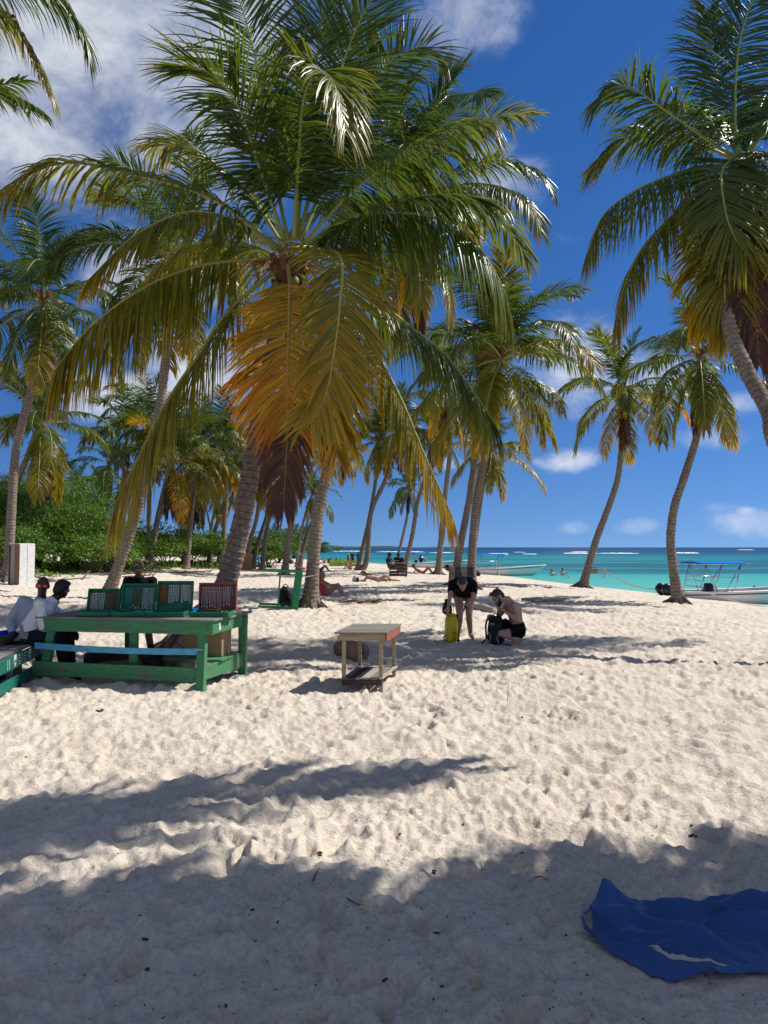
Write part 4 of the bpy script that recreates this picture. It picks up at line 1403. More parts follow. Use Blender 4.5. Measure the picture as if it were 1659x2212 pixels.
shrub(on(70, 37), (9.5, 8, 5.6), 'big feathery bright green tree filling the left', 301, 260, 220, 0.15, 0.34, True, 'tree')
shrub(on(165, 38), (6.5, 6, 3.4), 'feathery green tree sloping down behind the seated men', 302, 150, 210, 0.14, 0.30, True, 'tree')
shrub(on(-60, 34), (6, 6, 5.0), 'feathery green tree at the left edge', 303, 120, 190, 0.14, 0.25, True, 'tree')
shrub(on(15, 31), (3.2, 2.6, 2.4), 'broad leaved dark shrub behind the white box', 304, 50, 90, 0.16, 0.22)
shrub(on(205, 34), (3.4, 2.6, 1.9), 'round leafy shrub left of the leaning palm', 305, 55, 110, 0.14, 0.42)
shrub(on(240, 36), (3.0, 2.4, 2.1), 'leafy shrub right behind the leaning palm', 306, 50, 110, 0.14, 0.34)
shrub(on(318, 43), (4.4, 3, 2.3), 'low green shrub behind the man in the cap', 307, 60, 110, 0.15, 0.36)
shrub(on(283, 50), (6.4, 4, 2.7), 'dark shrub in the gap between the leaning palms', 308, 70, 110, 0.2, 0.12)
shrub(on(408, 48), (5.2, 3.4, 2.9), 'round green shrub left of the big trunk', 309, 75, 120, 0.17, 0.33)
shrub(on(445, 56), (4.6, 3, 2.4), 'dull green shrub under the slanting palms', 310, 55, 110, 0.18, 0.22)
shrub(on(360, 62), (9, 5, 2.9), 'dark shrub far behind the short palm', 311, 70, 110, 0.24, 0.10)
shrub(on(500, 66), (7, 5, 3.2), 'shrub hidden partly by the big trunk', 312, 60, 110, 0.22, 0.16)
shrub(on(552, 66), (3.6, 3.2, 2.2), 'bushy shrub behind the orange wooden box', 313, 60, 110, 0.18, 0.30)
shrub(on(582, 64), (3.6, 3, 2.3), 'glossy shrub at the end of the green belt', 314, 60, 110, 0.18, 0.32)
shrub(on(560, 84), (9, 6, 3.6), 'tall dark thicket behind the three thin palms', 315, 80, 110, 0.28, 0.10)
shrub(on(600, 100), (9, 7, 4.5), 'dark thicket where the far row of palms begins', 316, 80, 110, 0.3, 0.10)
shrub(on(635, 150), (17, 9, 4.2), 'low thicket far off along the bay', 317, 70, 110, 0.45, 0.14)
shrub(on(120, 62), (20, 6, 4.6), 'dark thicket behind the feathery trees', 318, 110, 130, 0.3, 0.08)
shrub(on(230, 75), (18, 6, 3.6), 'dark thicket below the far left palms', 319, 100, 120, 0.3, 0.08)
shrub(on(420, 85), (22, 6, 3.0), 'dark thicket behind the shrubs at the palm row', 320, 100, 120, 0.32, 0.08)


def ground_cover():
    rng = np.random.default_rng(77)
    P = []
    while len(P) < 26000:
        px = rng.uniform(-120, 640)
        Y = rng.uniform(28, 75)
        x = (px - 829.5) / 1535 * Y
        # edge of the creeping plants against the sand
        edge = -10.3 - max(0.0, 50 - Y) * 0.19 + 0.8 * math.sin(Y * 0.7) + 0.5 * math.sin(Y * 1.9)
        dpt = edge - x
        if dpt < 0 or rng.random() > min(1, 0.12 + dpt / 3.5):
            continue
        P.append((x, Y, rng.random() ** 2 * 0.42 * min(1, 0.25 + dpt / 3)))
    P = np.array(P)
    P[:, 2] += terrain(P[:, 0], P[:, 1])
    me = leaves_mesh('ground_cover', P, 0.17, np.tile([0, 0, 1.0], (len(P), 1)), rng, aspect=1.5)
    o = link(bpy.data.objects.new('ground_cover', me))
    o.color = (0.42, 0.3, 0, 1)
    tag(o, 'low creeping plants at the foot of the shrubs', 'ground cover', kind='stuff')
    # clump of beach creeper by the sitting group
    P = []
    for _ in range(2600):
        px, Y = rng.uniform(712, 778), rng.uniform(80, 96)
        p = at(px, 1182, Y)
        P.append((p.x, p.y, tz(p.x, p.y) + rng.random() * 0.5))
    me = leaves_mesh('beach_creeper', np.array(P), 0.28, np.tile([0, 0, 1.0], (len(P), 1)), rng, aspect=1.5)
    o = link(bpy.data.objects.new('beach_creeper', me))
    o.color = (0.62, 0.3, 0, 1)
    tag(o, 'yellow green creeper behind the sitting bathers', 'ground cover', kind='stuff')


ground_cover()


def litter():
    rng = random.Random(9)
    # crumbs of leaf and husk lying on the sand
    mb = MB()
    for k in range(1900):
        Y = 2.2 * (14 / 2.2) ** rng.random()
        x = rng.uniform(-0.62, 0.62) * Y
        s = rng.uniform(0.0012, 0.0042) * (1 + (rng.random() < 0.05) * 1.5)
        a = rng.uniform(0, PI)
        z = gz(x, Y)
        M = Matrix.Rotation(a, 3, 'Z') @ Matrix.Rotation(rng.uniform(-.5, .5), 3, 'X')
        mb.box((x, Y, z + s * 0.25), (s * rng.uniform(1, 3.5), s, s * 0.7), M)
    o = mb.build('leaf_litter', 'twig')
    tag(o, 'dark crumbs of leaf and husk strewn on the sand', 'litter', kind='stuff')
    # single twigs
    tw = [((750, 1955), (790, 1962), 'thin dark twig lying in the shaded foreground sand'), ((1155, 1880), (1188, 1892), 'short twig in the shade right of the middle'), ((675, 1905), (700, 1890), 'short twig at the edge of the foreground shade'),
          ((1490, 2010), (1520, 2016), 'tiny dark stick below the towel'), ((1095, 1480), (1096, 1515), 'thin upright straw stuck in the sunlit sand')]
    for (a, b, lab) in tw:
        if 'upright' in lab:
            q = gp(*b); p0 = q; p1 = q + Vector((0.01, 0, 0.2))
            pts = [p0, (p0 + p1) / 2 + Vector((.006, 0, 0)), p1]
        else:
            p0, p1 = gp(*a), gp(*b)
            m = (p0 + p1) / 2 + Vector((0.0, 0.02, 0.0))
            pts = [p0, m, p1]
            pts = [Vector((p.x, p.y, gz(p.x, p.y) + 0.008)) for p in pts]
        o = MB().tube(pts, [0.0032, 0.0025, 0.0012], 5).build('twig', 'twig')
        tag(o, lab, 'twig', 'twigs on the sand')
    # fallen husks and dead fronds
    for (px, py, s, lab) in [(690, 1862, .014, 'small dark husk on sunlit sand below the middle'), (940, 1877, .014, 'small dark husk at the shade edge'), (1495, 1797, .016, 'dark husk at the upper edge of the right shade'), (215, 1535, .03, 'dark scrap of leaf on the sand below the stall'), (318, 2085, .012, 'dark husk in the lower left shade')]:
        p = gp(px, py)
        z = gz(p.x, p.y)
        mb = MB()
        for k in range(5):
            mb.ball((rng.uniform(-s, s), rng.uniform(-s, s), rng.uniform(0, s * .4)), (s * rng.uniform(.4, .8), s * rng.uniform(.3, .6), s * .35), 6, 4)
        o = mb.build('husk', 'twig', None, False, (p.x, p.y, z))
        tag(o, lab, 'husk', 'dark husks on the sand')
    # heap of dead fronds in the middle distance
    p = gp(778, 1304)
    mb = MB()
    for k in range(60):
        a = rng.gauss(0, .5)
        c = Vector((rng.uniform(-.55, .55), rng.uniform(-.25, .25), rng.uniform(.01, .09)))
        d = Vector((math.cos(a), math.sin(a) * .5, rng.uniform(-.1, .2))) * rng.uniform(.06, .2)
        mb.bar(c - d, c + d, 0.03, 0.008, (rng.gauss(0, .3), rng.gauss(0, .3), 1), 0)
    o = mb.build('leaf_heap', 'dry_leaf', None, False, (p.x, p.y, gz(p.x, p.y)))
    tag(o, 'dark heap of dry palm leaf right of the sitting woman', 'leaf heap')
    # fallen branches at the edge of the greenery
    for i, (px, py, l, a, lab) in enumerate([(130, 1258, 2.2, .2, 'forked bleached branch lying before the creeping plants'), (95, 1256, 1.5, 2.6, 'grey stick lying right of the white box'), (265, 1246, 2.6, .1, 'long brown branch on the sand by the leaning palm'),
                                             (300, 1250, 1.6, -.15, 'short dark branch by the short palm'), (410, 1240, 2.4, .05, 'thin brown branch at the foot of the round shrub'), (440, 1212, 1.6, .02, 'pale plank end lying under the shrubs')]):
        p = gp(px, py)
        mb = MB()
        d = Vector((math.cos(a), math.sin(a), 0))
        n = Vector((-d.y, d.x, 0))
        pts = [-d * l / 2 + Vector((0, 0, .05)), n * .1 + Vector((0, 0, .12)), d * l / 2 + Vector((0, 0, .2))]
        mb.tube(spline(pts, 7), [.06, .058, .05, .045, .036, .028, .014], 6)
        for k in range(4):
            s = rng.uniform(-.2, .45)
            q = d * l * s + Vector((0, 0, .12))
            mb.tube([q, q + d * .3 + n * rng.uniform(-.3, .3) + Vector((0, 0, rng.uniform(.1, .4)))], [.025, .006], 5)
        o = mb.build('fallen_branch', 'driftwood' if i in (0, 1, 5) else 'brown_wood', None, True, (p.x, p.y, gz(p.x, p.y)))
        tag(o, lab, 'branch', 'fallen branches by the greenery')


litter()

# ---------------------------------------------------------------- text and flat print
def text_mesh(name, txt, size, mat, parent, loc, rot, depth=0.0015):
    cu = bpy.data.curves.new(name, 'FONT')
    cu.body = txt
    cu.size = size
    cu.extrude = depth
    cu.align_x = 'CENTER'
    cu.align_y = 'CENTER'
    tmp = bpy.data.objects.new(name, cu)
    COL.objects.link(tmp)
    dg = bpy.context.evaluated_depsgraph_get()
    me = bpy.data.meshes.new_from_object(tmp.evaluated_get(dg))
    bpy.data.objects.remove(tmp)
    me.materials.clear()
    me.materials.append(MATS[mat])
    o = bpy.data.objects.new(name, me)
    link(o, parent)
    o.location = loc
    o.rotation_euler = rot
    return o


def sand_at(p, dz=0.0):
    return Vector((p[0], p[1], gz(p[0], p[1]) + dz))


# ---------------------------------------------------------------- the green stall table
def stall_table():
    ax = Vector((-4.12, 8.59, 0)); bx = Vector((-1.98, 8.21, 0))
    rz = math.atan2(bx.y - ax.y, bx.x - ax.x)
    L, D, H = 2.17, 0.98, 0.75
    t = thing('market_table', (ax.x, ax.y, 0.0), 'worn green wooden stall table with a blue slat, carrying necklace cases', 'table', rz=rz)
    rng = random.Random(4)
    gp_ = 'green_paint'
    # slanted front legs, upright back legs
    for (x0, x1, y0, y1) in ((0.05, 0.14, -0.02, 0.05), (L - 0.05, L - 0.12, -0.16, 0.05)):
        MB().bar((x0, y0, -0.08), (x1, y1, H - 0.03), 0.10, 0.075, (0, 1, 0)).build('leg', gp_, t)
    for x0 in (0.62, L + 0.02):
        MB().bar((x0, D - 0.04, -0.08), (x0, D - 0.04, H - 0.03), 0.10, 0.07, (0, 1, 0)).build('leg', gp_, t)
    MB().bar((1.18, 0.06, 0.17), (1.18, 0.06, H - 0.03), 0.10, 0.05, (0, 1, 0)).build('post', gp_, t)
    MB().bar((-0.02, -0.005, 0.675), (L + 0.03, -0.005, 0.675), 0.035, 0.155).build('front_board', gp_, t)
    MB().bar((L + 0.012, 0.02, 0.675), (L + 0.012, D + 0.12, 0.675), 0.03, 0.15).build('side_board', gp_, t)
    MB().bar((-0.005, 0.03, 0.66), (-0.005, D, 0.66), 0.03, 0.12).build('side_board', gp_, t)
    MB().bar((0.0, D + 0.01, 0.66), (L, D + 0.01, 0.66), 0.03, 0.12).build('back_board', gp_, t)
    MB().bar((-0.05, -0.065, 0.165), (L - 0.09, -0.075, 0.145), 0.03, 0.165).build('lower_board', gp_, t)
    MB().bar((L - 0.05, -0.06, 0.17), (L + 0.03, D, 0.17), 0.03, 0.16).build('lower_side_board', gp_, t)
    # blue slat sagging a little
    mb = MB()
    pts = [Vector((-0.03 + (L - 0.04) * k / 10, -0.055 - 0.01 * math.sin(PI * k / 10), 0.43 - 0.02 * math.sin(PI * k / 10) - 0.02 * k / 10)) for k in range(11)]
    for k in range(10):
        mb.bar(pts[k], pts[k + 1] + (pts[k + 1] - pts[k]) * 0.02, 0.022, 0.07, bev=0)
    mb.build('blue_slat', 'sky_blue_paint', t)
    # boards of the top and of the low shelf
    nb = 6
    for k in range(nb):
        y0 = -0.04 + k * (D + 0.14) / nb
        w = (D + 0.14) / nb - 0.008
        MB().box((L / 2 + 0.01 + rng.uniform(-.02, .02), y0 + w / 2, H + 0.012 + rng.uniform(-.002, .002)), (L + 0.12 + rng.uniform(-.03, .03), w, 0.022), None, 0.004).build('top_plank', 'grey_wood', t)
    for k in range(3):
        MB().box((L - 0.35 - 0.0 * k, 0.35 + k * 0.22, 0.262 + rng.uniform(-.002, .002)), (0.75, 0.20, 0.02), None, 0.003).build('shelf_plank', 'green_paint', t)
    # nail heads
    for (x, z) in ((0.02, .64), (0.02, .70), (L - .03, .64), (L - .03, .70), (0.0, .12), (0.0, .19), (L - .15, .11), (L - .15, .18), (1.18, .66)):
        MB().tube([(x, -0.10 if z < .3 else -0.03, z), (x, -0.08 if z < .3 else -0.02, z)], 0.007, 6).build('nail', 'boat_dark', t)
    # white scraps of paper pasted on the end board
    MB().box((L + 0.031, 0.18, 0.67), (0.002, 0.06, 0.08)).build('sticker', 'print_white', t)
    MB().box((L + 0.031, 0.46, 0.69), (0.002, 0.04, 0.05)).build('sticker', 'print_white', t)
    return t, rz


TABLE, TRZ = stall_table()
TM = Matrix.Translation(Vector((-4.12, 8.59, 0))) @ Matrix.Rotation(TRZ, 4, 'Z')
simple('bead_white', (0.62, 0.60, 0.54), 0.35, 0.5, 0.3, 60)
simple('bead_dark', (0.035, 0.02, 0.014), 0.4, 0.5, 0.8, 60)
simple('bead_turquoise', (0.05, 0.30, 0.34), 0.35, 0.5, 0.4, 60)
simple('bead_amber', (0.32, 0.08, 0.025), 0.35, 0.5, 0.5, 60)
simple('bead_brown', (0.17, 0.09, 0.045), 0.4, 0.5, 0.6, 60)
simple('bead_yellow', (0.62, 0.40, 0.02), 0.4, 0.4, 0.3, 60)
simple('silver_chain', (0.55, 0.55, 0.56), 0.3, 0.5, 0.1, 20, metal=0.7)


def necklace(pts, r, mat, label, group, pendant=None, every=None):
    """strand of beads along the points"""
    mb = MB()
    n = len(pts)
    for i in range(n - 1):
        a, b = pts[i], pts[i + 1]
        c = (a + b) / 2
        d = (b - a)
        l = d.length
        rr = r * (1.25 if every and i % every == 0 else 0.9)
        q = d.normalized().to_track_quat('Z', 'Y').to_matrix()
        mb.ball(c, (rr, rr, max(l * 0.5, rr * 0.6)), 5, 4, q)
    o = mb.build('necklace', mat)
    tag(o, label, 'necklace', group)
    if pendant:
        k = min(pts, key=lambda p: p.z)
        MB().ball((k.x, k.y, k.z - pendant), (pendant * .6, pendant * .35, pendant), 6, 5).build('pendant', 'bead_white' if mat != 'bead_white' else 'bead_turquoise', o)
    return o


def case(px, w, h, dep, mat_lid, mat_tray, label, sets, tilt, name_group, yb=0.62, ang=0.0, seed=0):
    """open wooden case: the tray lies on the table, the lid stands behind it with necklaces hung in it"""
    rng = random.Random(seed)
    r = ray(px, 1327)
    # hinge line sits on the table top
    zt = 0.775
    Y = (zt - EYE.z) / r.z
    p = EYE + r * Y
    t = thing('display_case', (p.x, p.y, zt), label, 'display case', 'necklace cases on the green stall', rz=ang)
    th = 0.018
    h *= 0.94
    # tray: floor, front, sides
    MB().box((0, -dep / 2, 0.008), (w, dep, 0.014), None, .002).build('tray_floor', mat_tray, t)
    MB().box((0, -dep + th / 2, 0.034), (w, th, 0.05), None, .003).build('tray_rim', mat_tray, t)
    for s in (-1, 1):
        MB().box((s * (w / 2 - th / 2), -dep / 2, 0.0345), (th, dep - 2 * th - .004, 0.05), None, .003).build('tray_rim', mat_tray, t)
    MB().box((0, -th / 2, 0.034), (w, th, 0.05), None, .003).build('tray_rim', mat_tray, t)
    # lid leaning back
    M = Matrix.Rotation(-tilt, 3, 'X')
    off = Vector((0, 0.0, 0.034))

    def lid(c, s, nm):
        MB().box(M @ Vector(c) + off, s, M, .003).build(nm, mat_lid, t)
    lid((0, 0.028, h / 2), (w - .002, 0.010, h - .002), 'lid_panel')
    lid((0, 0, h - th / 2), (w, 0.05, th), 'lid_rim')
    lid((0, 0, th / 2), (w, 0.05, th), 'lid_rim')
    for s in (-1, 1):
        lid((s * (w / 2 - th / 2), 0, h / 2), (th, 0.05, h - 2 * th - .003), 'lid_rim')
    # necklaces: (x from, x to, count, drop, bead material, bead radius, pendant)
    W_ = Matrix.Translation(Vector((p.x, p.y, zt))) @ Matrix.Rotation(ang, 4, 'Z')
    for (x0, x1, cnt, drop, bm_, br, pend, lab) in sets:
        for k in range(cnt):
            x = (x0 + (x1 - x0) * (k + 0.5) / cnt) * w
            hw = (x1 - x0) / cnt * w * 0.62
            dl = drop * h * rng.uniform(0.86, 1.04)
            pts = []
            for q in range(27):
                a = q / 26
                xx = x + hw * 0.5 * math.copysign(min(1.0, abs(2 * a - 1) ** 0.5), 2 * a - 1)
                zz = (h - 0.045) - dl * (1 - abs(2 * a - 1) ** 2.2)
                pts.append(W_ @ (M @ Vector((xx, 0.008 - 0.006 * (k % 3), zz)) + off))
            necklace(pts, br, bm_, lab, name_group, pend, 2 if bm_ in ('bead_brown', 'bead_amber') else None)
    return t


case(222, 0.40, 0.30, 0.30, 'case_green', 'case_green', 'leftmost green case, filled with dark and white bead strings', [
    (-.44, .02, 5, .80, 'bead_white', .0065, None, 'white and dark bead string hanging in the leftmost green case'), (.06, .45, 5, .82, 'bead_brown', .0065, None, 'brown bead string hanging in the leftmost green case')], .22, 'necklaces in the leftmost case', seed=1)
case(297, 0.41, 0.365, 0.33, 'case_green', 'case_green', 'second green case, with turquoise strings and pale pendants', [
    (-.45, -.20, 3, .62, 'bead_turquoise', .006, None, 'turquoise bead string at the left of the second case'), (-.18, .05, 3, .70, 'bead_brown', .005, .012, 'brown string with pale pendant in the second case'), (.10, .44, 5, .74, 'silver_chain', .0045, .014, 'silver string with pendant at the right of the second case')], .20, 'necklaces in the second case', seed=2)
case(376, 0.44, 0.40, 0.36, 'case_green', 'case_green', 'tallest green case, third from the left, with amber and white strings', [
    (-.46, -.24, 3, .66, 'bead_amber', .0075, None, 'amber bead string in the tallest green case'), (-.20, .10, 4, .62, 'bead_white', .006, None, 'white bead string in the middle of the tallest green case'), (.16, .46, 4, .58, 'bead_white', .0075, None, 'chunky pale bead string at the right of the tallest green case')], .16, 'necklaces in the tallest case', seed=3)
case(470, 0.47, 0.375, 0.36, 'case_red', 'case_green', 'dark red case at the right end with silver pendant chains', [
    (-.46, .10, 8, .74, 'silver_chain', .0038, .013, 'fine chain with pendant at the left of the dark red case'), (.12, .34, 3, .64, 'silver_chain', .005, .012, 'silver bead string at the right of the dark red case'), (.35, .46, 1, .34, 'bead_turquoise', .008, None, 'short turquoise loop in the corner of the dark red case')], .05, 'necklaces in the dark red case', ang=-.05, seed=4)


def stall_goods():
    rng = random.Random(12)
    # blue cloth between the cases
    p = TM @ Vector((1.52, 0.86, 0.775))
    mb = MB()
    n = 8
    for j in range(n + 1):
        for i in range(n + 1):
            mb.v.append((-.20 + .40 * i / n, -.17 + .36 * j / n, 0.012 + 0.012 * math.sin(i * 1.9 + j) * math.sin(j * 1.3) + 0.015 * (j / n)))
    for j in range(n):
        for i in range(n):
            k = j * (n + 1) + i
            mb.f.append((k, k + 1, k + n + 2, k + n + 1))
    o = mb.build('folded_cloth', 'blue_canvas', None, True, p)
    sm = o.modifiers.new('thick', 'SOLIDIFY'); sm.thickness = 0.012
    tag(o, 'bright blue cloth lying on the stall beside the red case', 'cloth')
    # yellow strings heaped on the right end of the table
    for k in range(16):
        c = TM @ Vector((2.02 + rng.uniform(-.10, .17), 0.75 + rng.uniform(-.32, .3), 0.782 + 0.004 * k))
        a0 = rng.uniform(0, 6)
        pts = [c + Vector((math.cos(a0 + q * .5) * (.075 + .02 * math.sin(q)), math.sin(a0 + q * .5) * (.05 + .012 * math.cos(q * 2)), 0.003 * math.sin(q * 2))) for q in range(14)]
        necklace(pts, .007, rng.choice(['bead_yellow', 'bead_yellow', 'bead_brown', 'bead_white']), 'bead string in the heap on the right end of the stall', 'heap of bead strings')
    # small stones in the front of the third tray
    for k in range(26):
        c = TM @ Vector((1.13 + rng.uniform(-.14, .14), 0.37 + rng.uniform(-.05, .08), 0.80 + rng.uniform(0, .012)))
        o = MB().ball((0, 0, 0), (.014, .011, .010), 6, 4).build('pale_stone', 'bead_white', None, True, c)
        tag(o, 'small pale stone in the tray of the tallest case', 'stone', 'stones in the tray')
    # cardboard box on the shelf
    t = thing('cardboard_box', TM @ Vector((1.86, 0.62, 0.275)), 'open brown cardboard box on the shelf under the stall', 'box', rz=TRZ + .05)
    for (c, s) in (((0, -.17, .15), (.46, .008, .30)), ((0, .17, .15), (.46, .008, .30)), ((-.234, 0, .15), (.008, .34, .298)), ((.234, 0, .15), (.008, .34, .298))):
        MB().box(c, s, None, .001).build('wall', 'cardboard', t)
    MB().box((0, 0, .008), (.44, .32, .008)).build('bottom', 'cardboard', t)
    MB().box((0, -.245, .315), (.45, .15, .006), Matrix.Rotation(.35, 3, 'X')).build('flap', 'cardboard', t)
    MB().box((.275, 0, .34), (.006, .33, .13), Matrix.Rotation(.6, 3, 'Y')).build('flap', 'cardboard', t)
    # rough timber lying under the table
    for (a, b, r, mt, lab) in (((0.15, .75, .14), (1.25, .62, .16), .10, 'dark_wood', 'thick dark log lying under the stall at left'), ((1.05, .85, .16), (1.75, .35, .18), .085, 'driftwood', 'bleached bent log propped under the stall'), ((0.45, .38, .10), (1.6, .82, .10), .06, 'brown_wood', 'thin brown pole lying across under the stall')):
        A, B = TM @ Vector(a), TM @ Vector(b)
        pts = spline([A, (A + B) / 2 + Vector((0, .05, .06)), B], 9)
        o = MB().tube([p - A for p in pts], [r * (1 + .15 * math.sin(i * 2.1)) for i in range(9)], 9).build('log', mt, None, True, A)
        tag(o, lab, 'log', 'logs under the stall')


stall_goods()


# ---------------------------------------------------------------- bench with stencilled skulls
def bench():
    a = Vector((-3.86, 6.7, 0)); b = Vector((-4.36, 9.25, 0))
    rz = math.atan2(b.y - a.y, b.x - a.x)     # local x runs away from the camera
    L = (b - a).length
    t = thing('bench', (a.x, a.y, 0), 'low dark green slatted bench with white skull stencils at the left edge', 'bench', rz=rz)
    rng = random.Random(3)
    for k in range(4):
        MB().box((L / 2, 0.09 + k * 0.165, 0.425 + rng.uniform(-.003, .003)), (L + rng.uniform(-.04, .04), 0.155, 0.028), None, .004).build('seat_plank', 'grey_wood', t)
    MB().box((L / 2, -0.005, 0.335), (L, 0.025, 0.15), None, .004).build('front_board', 'teal_paint', t)
    MB().box((L / 2, 0.005, 0.10), (L, 0.025, 0.12), None, .004).build('lower_board', 'teal_paint', t)
    MB().box((L / 2, 0.68, 0.33), (L, 0.025, 0.14), None, .004).build('back_board', 'teal_paint', t)
    for x in (0.15, L * 0.62, L - 0.12):
        for y in (0.055, 0.63):
            MB().box((x, y, 0.16), (0.09, 0.07, 0.49), None, .004).build('leg', 'dark_wood', t)
    # stencils, facing the sea side
    fy = -0.0205

    def flat(pts, x, z, s, nm='stencil'):
        mb = MB()
        n = len(pts)
        mb.v = [(x + p[0] * s, fy - (.0015 if k == 0 else 0), z + p[1] * s) for k in (0, 1) for p in pts]
        mb.f = [tuple(range(n)), tuple(range(2 * n - 1, n - 1, -1))] + [(i, (i + 1) % n, n + (i + 1) % n, n + i) for i in range(n)]
        mb.build(nm, 'print_white', t)

    def ell(cx, cz, rx, rz_, n=14):
        return [(cx + rx * math.cos(2 * PI * i / n), cz + rz_ * math.sin(2 * PI * i / n)) for i in range(n)]

    def skull(x, z, s):
        # cranium as two halves round the eyes so that the sockets stay open
        flat(ell(0, .32, .46, .26), x, z, s)
        flat([(-.46, .30), (-.40, .28), (-.36, -.05), (-.28, -.12), (-.36, -.14), (-.47, 0)], x, z, s)
        flat([(.46, .30), (.40, .28), (.36, -.05), (.28, -.12), (.36, -.14), (.47, 0)], x, z, s)
        flat([(-.07, .12), (.07, .12), (.05, -.04), (-.05, -.04)], x, z, s)
        flat([(-.28, -.13), (.28, -.13), (.22, -.26), (-.22, -.26)], x, z, s)
        for q in (-.16, -.05, .06, .17):
            flat([(q - .035, -.28), (q + .035, -.28), (q + .03, -.48), (q - .03, -.48)], x, z, s)
    skull(1.26, .342, .13)
    skull(1.80, .342, .11)
    for x in (1.42, 1.60, 2.0, 2.12, 2.26):
        for dz in (-.045, -.015, .02, .05):
            flat([(-.5, -.08), (.5, -.08), (.5, .08), (-.5, .08)], x, .335 + dz, .055, 'stencil_line')
    for x in (1.51, 1.69):
        for dz in (-.04, 0, .04):
            flat(ell(0, 0, .35, .35, 8), x, .335 + dz, .025, 'stencil_dot')
    for x in (1.06, 1.0):
        flat([(-.1, -1), (.1, -1), (.1, 1), (-.1, 1)], x, .335, .055, 'stencil_line')
    text_mesh('stencil_lettering', 'TATTOO', 0.06, 'print_white', t, (1.03, fy, .335), (PI / 2, R(90), 0)) if False else None
    return t, rz


BENCH, BRZ = bench()
BM_ = Matrix.Translation(Vector((-3.86, 6.7, 0))) @ Matrix.Rotation(BRZ, 4, 'Z')


def plastic_bag():
    p = BM_ @ Vector((1.98, 0.10, 0.44))
    rng = np.random.default_rng(3)
    mb = MB().ball((0, 0, .08), (.115, .11, .085), 18, 12)
    v = np.array(mb.v)
    v += rng.normal(0, .010, v.shape)
    up = v[:, 2] > .12
    v[up, 2] += (v[up, 2] - .12) * 1.4 * (1 - np.clip(np.hypot(v[up, 0], v[up, 1]) / .15, 0, 1)) + rng.normal(0, .012, up.sum())
    v[:, 2] = np.maximum(v[:, 2], .002)
    mb.v = [tuple(q) for q in v]
    o = mb.build('plastic_bag', 'polythene', None, False, p)
    tag(o, 'crumpled grey plastic bag on the bench against the man in white', 'bag')


plastic_bag()


# ---------------------------------------------------------------- small table
def small_table():
    o_ = Vector((-0.52, 8.10, 0))
    rz = R(-1.0)
    t = thing('wooden_table', (o_.x, o_.y, gz(-.2, 8.5) - .0), 'small unpainted wooden table with a slatted low shelf on open sand', 'table', rz=rz)
    W_, D, H = 0.53, 0.86, 0.645
    sk = 0.16                                     # the frame is racked to the right
    k = lambda x, y, z: (x + sk * y / D, y, z)
    for k_i, (x, y) in enumerate(((0.055, 0.05), (W_ - .055, 0.05), (0.055, D - .06), (W_ - .05, D - .06))):
        MB().bar(k(x, y, -0.12), k(x, y, H - .002), 0.045, 0.045, (0, 1, 0)).build('leg', 'pale_wood', t)
    MB().bar(k(.01, .012, H - .036), k(W_ - .0, .012, H - .036), 0.022, 0.075).build('front_board', 'pale_wood', t)
    MB().bar(k(W_ + .012, .0, H - .043), k(W_ + .012, D - .0, H - .043), 0.022, 0.09).build('side_board', 'red_board_paint', t)
    MB().bar(k(-.0, .02, H - .055), k(-.0, D - .02, H - .055), 0.02, 0.07).build('side_board', 'pale_wood', t)
    MB().bar(k(.01, D - .01, H - .055), k(W_, D - .01, H - .055), 0.02, 0.07).build('back_board', 'pale_wood', t)
    rng = random.Random(2)
    for i in range(5):
        y0 = -0.03 + i * (D + .06) / 5
        y1 = y0 + (D + .06) / 5 - .006
        mb = MB()
        z0, z1 = H + .003 + rng.uniform(-.001, .002), H + .024
        A = [k(-.035, y0, z0), k(W_ + .03, y0, z0), k(W_ + .03, y1, z0), k(-.035, y1, z0)]
        B = [(q[0], q[1], z1) for q in A]
        mb.add(A + B, [(3, 2, 1, 0), (4, 5, 6, 7), (0, 1, 5, 4), (1, 2, 6, 5), (2, 3, 7, 6), (3, 0, 4, 7)])
        mb.build('top_plank', 'grey_wood', t)
    # shelf rails and loose slats
    MB().bar(k(.04, .015, .10), k(W_ - .04, .015, .10), .02, .06).build('shelf_rail', 'dark_wood', t)
    MB().bar(k(.04, D - .02, .10), k(W_ - .03, D - .02, .10), .02, .06).build('shelf_rail', 'dark_wood', t)
    for i, (x0, w, dx, mt) in enumerate(((.07, .06, .0, 'grey_wood'), (.145, .07, .01, 'dark_wood'), (.225, .06, .015, 'driftwood'), (.30, .075, .02, 'driftwood'), (.40, .09, 0, 'grey_wood'), (.485, .05, .01, 'driftwood'))):
        a, b = k(x0, -.0, .145 + .003 * (i % 2)), k(x0 + dx, D - .01, .145)
        MB().bar(a, b, w, .018).build('shelf_slat', mt, t)
    return t


small_table()


def log_drum():
    p = gp(775, 1424)
    d = Vector((-.55, .83, 0)).normalized()
    c = Vector((p.x - .02, p.y + .05, gz(p.x, p.y) + .115))
    t = thing('sawn_log', (c.x, c.y, c.z - .12), 'short thick sawn log lying in the shade behind the small table', 'log')
    t0 = Vector((0.06, -.16, .13))
    rng = random.Random(5)
    mb = MB()
    pts = [t0 + d * (.56 * i / 8) for i in range(9)]
    mb.tube(pts, [.135 * (1 + rng.uniform(-.03, .03)) for _ in range(9)], 18)
    mb.build('bark', 'brown_wood', t, True)
    mb = MB()
    mb.tube([t0 - d * .012, t0 + d * .002], .126, 18)
    mb.build('cut_end', 'log_end', t)
    MB().tube([t0 - d * .016, t0 - d * .004], .03, 10).build('pith', 'dark_wood', t)


log_drum()


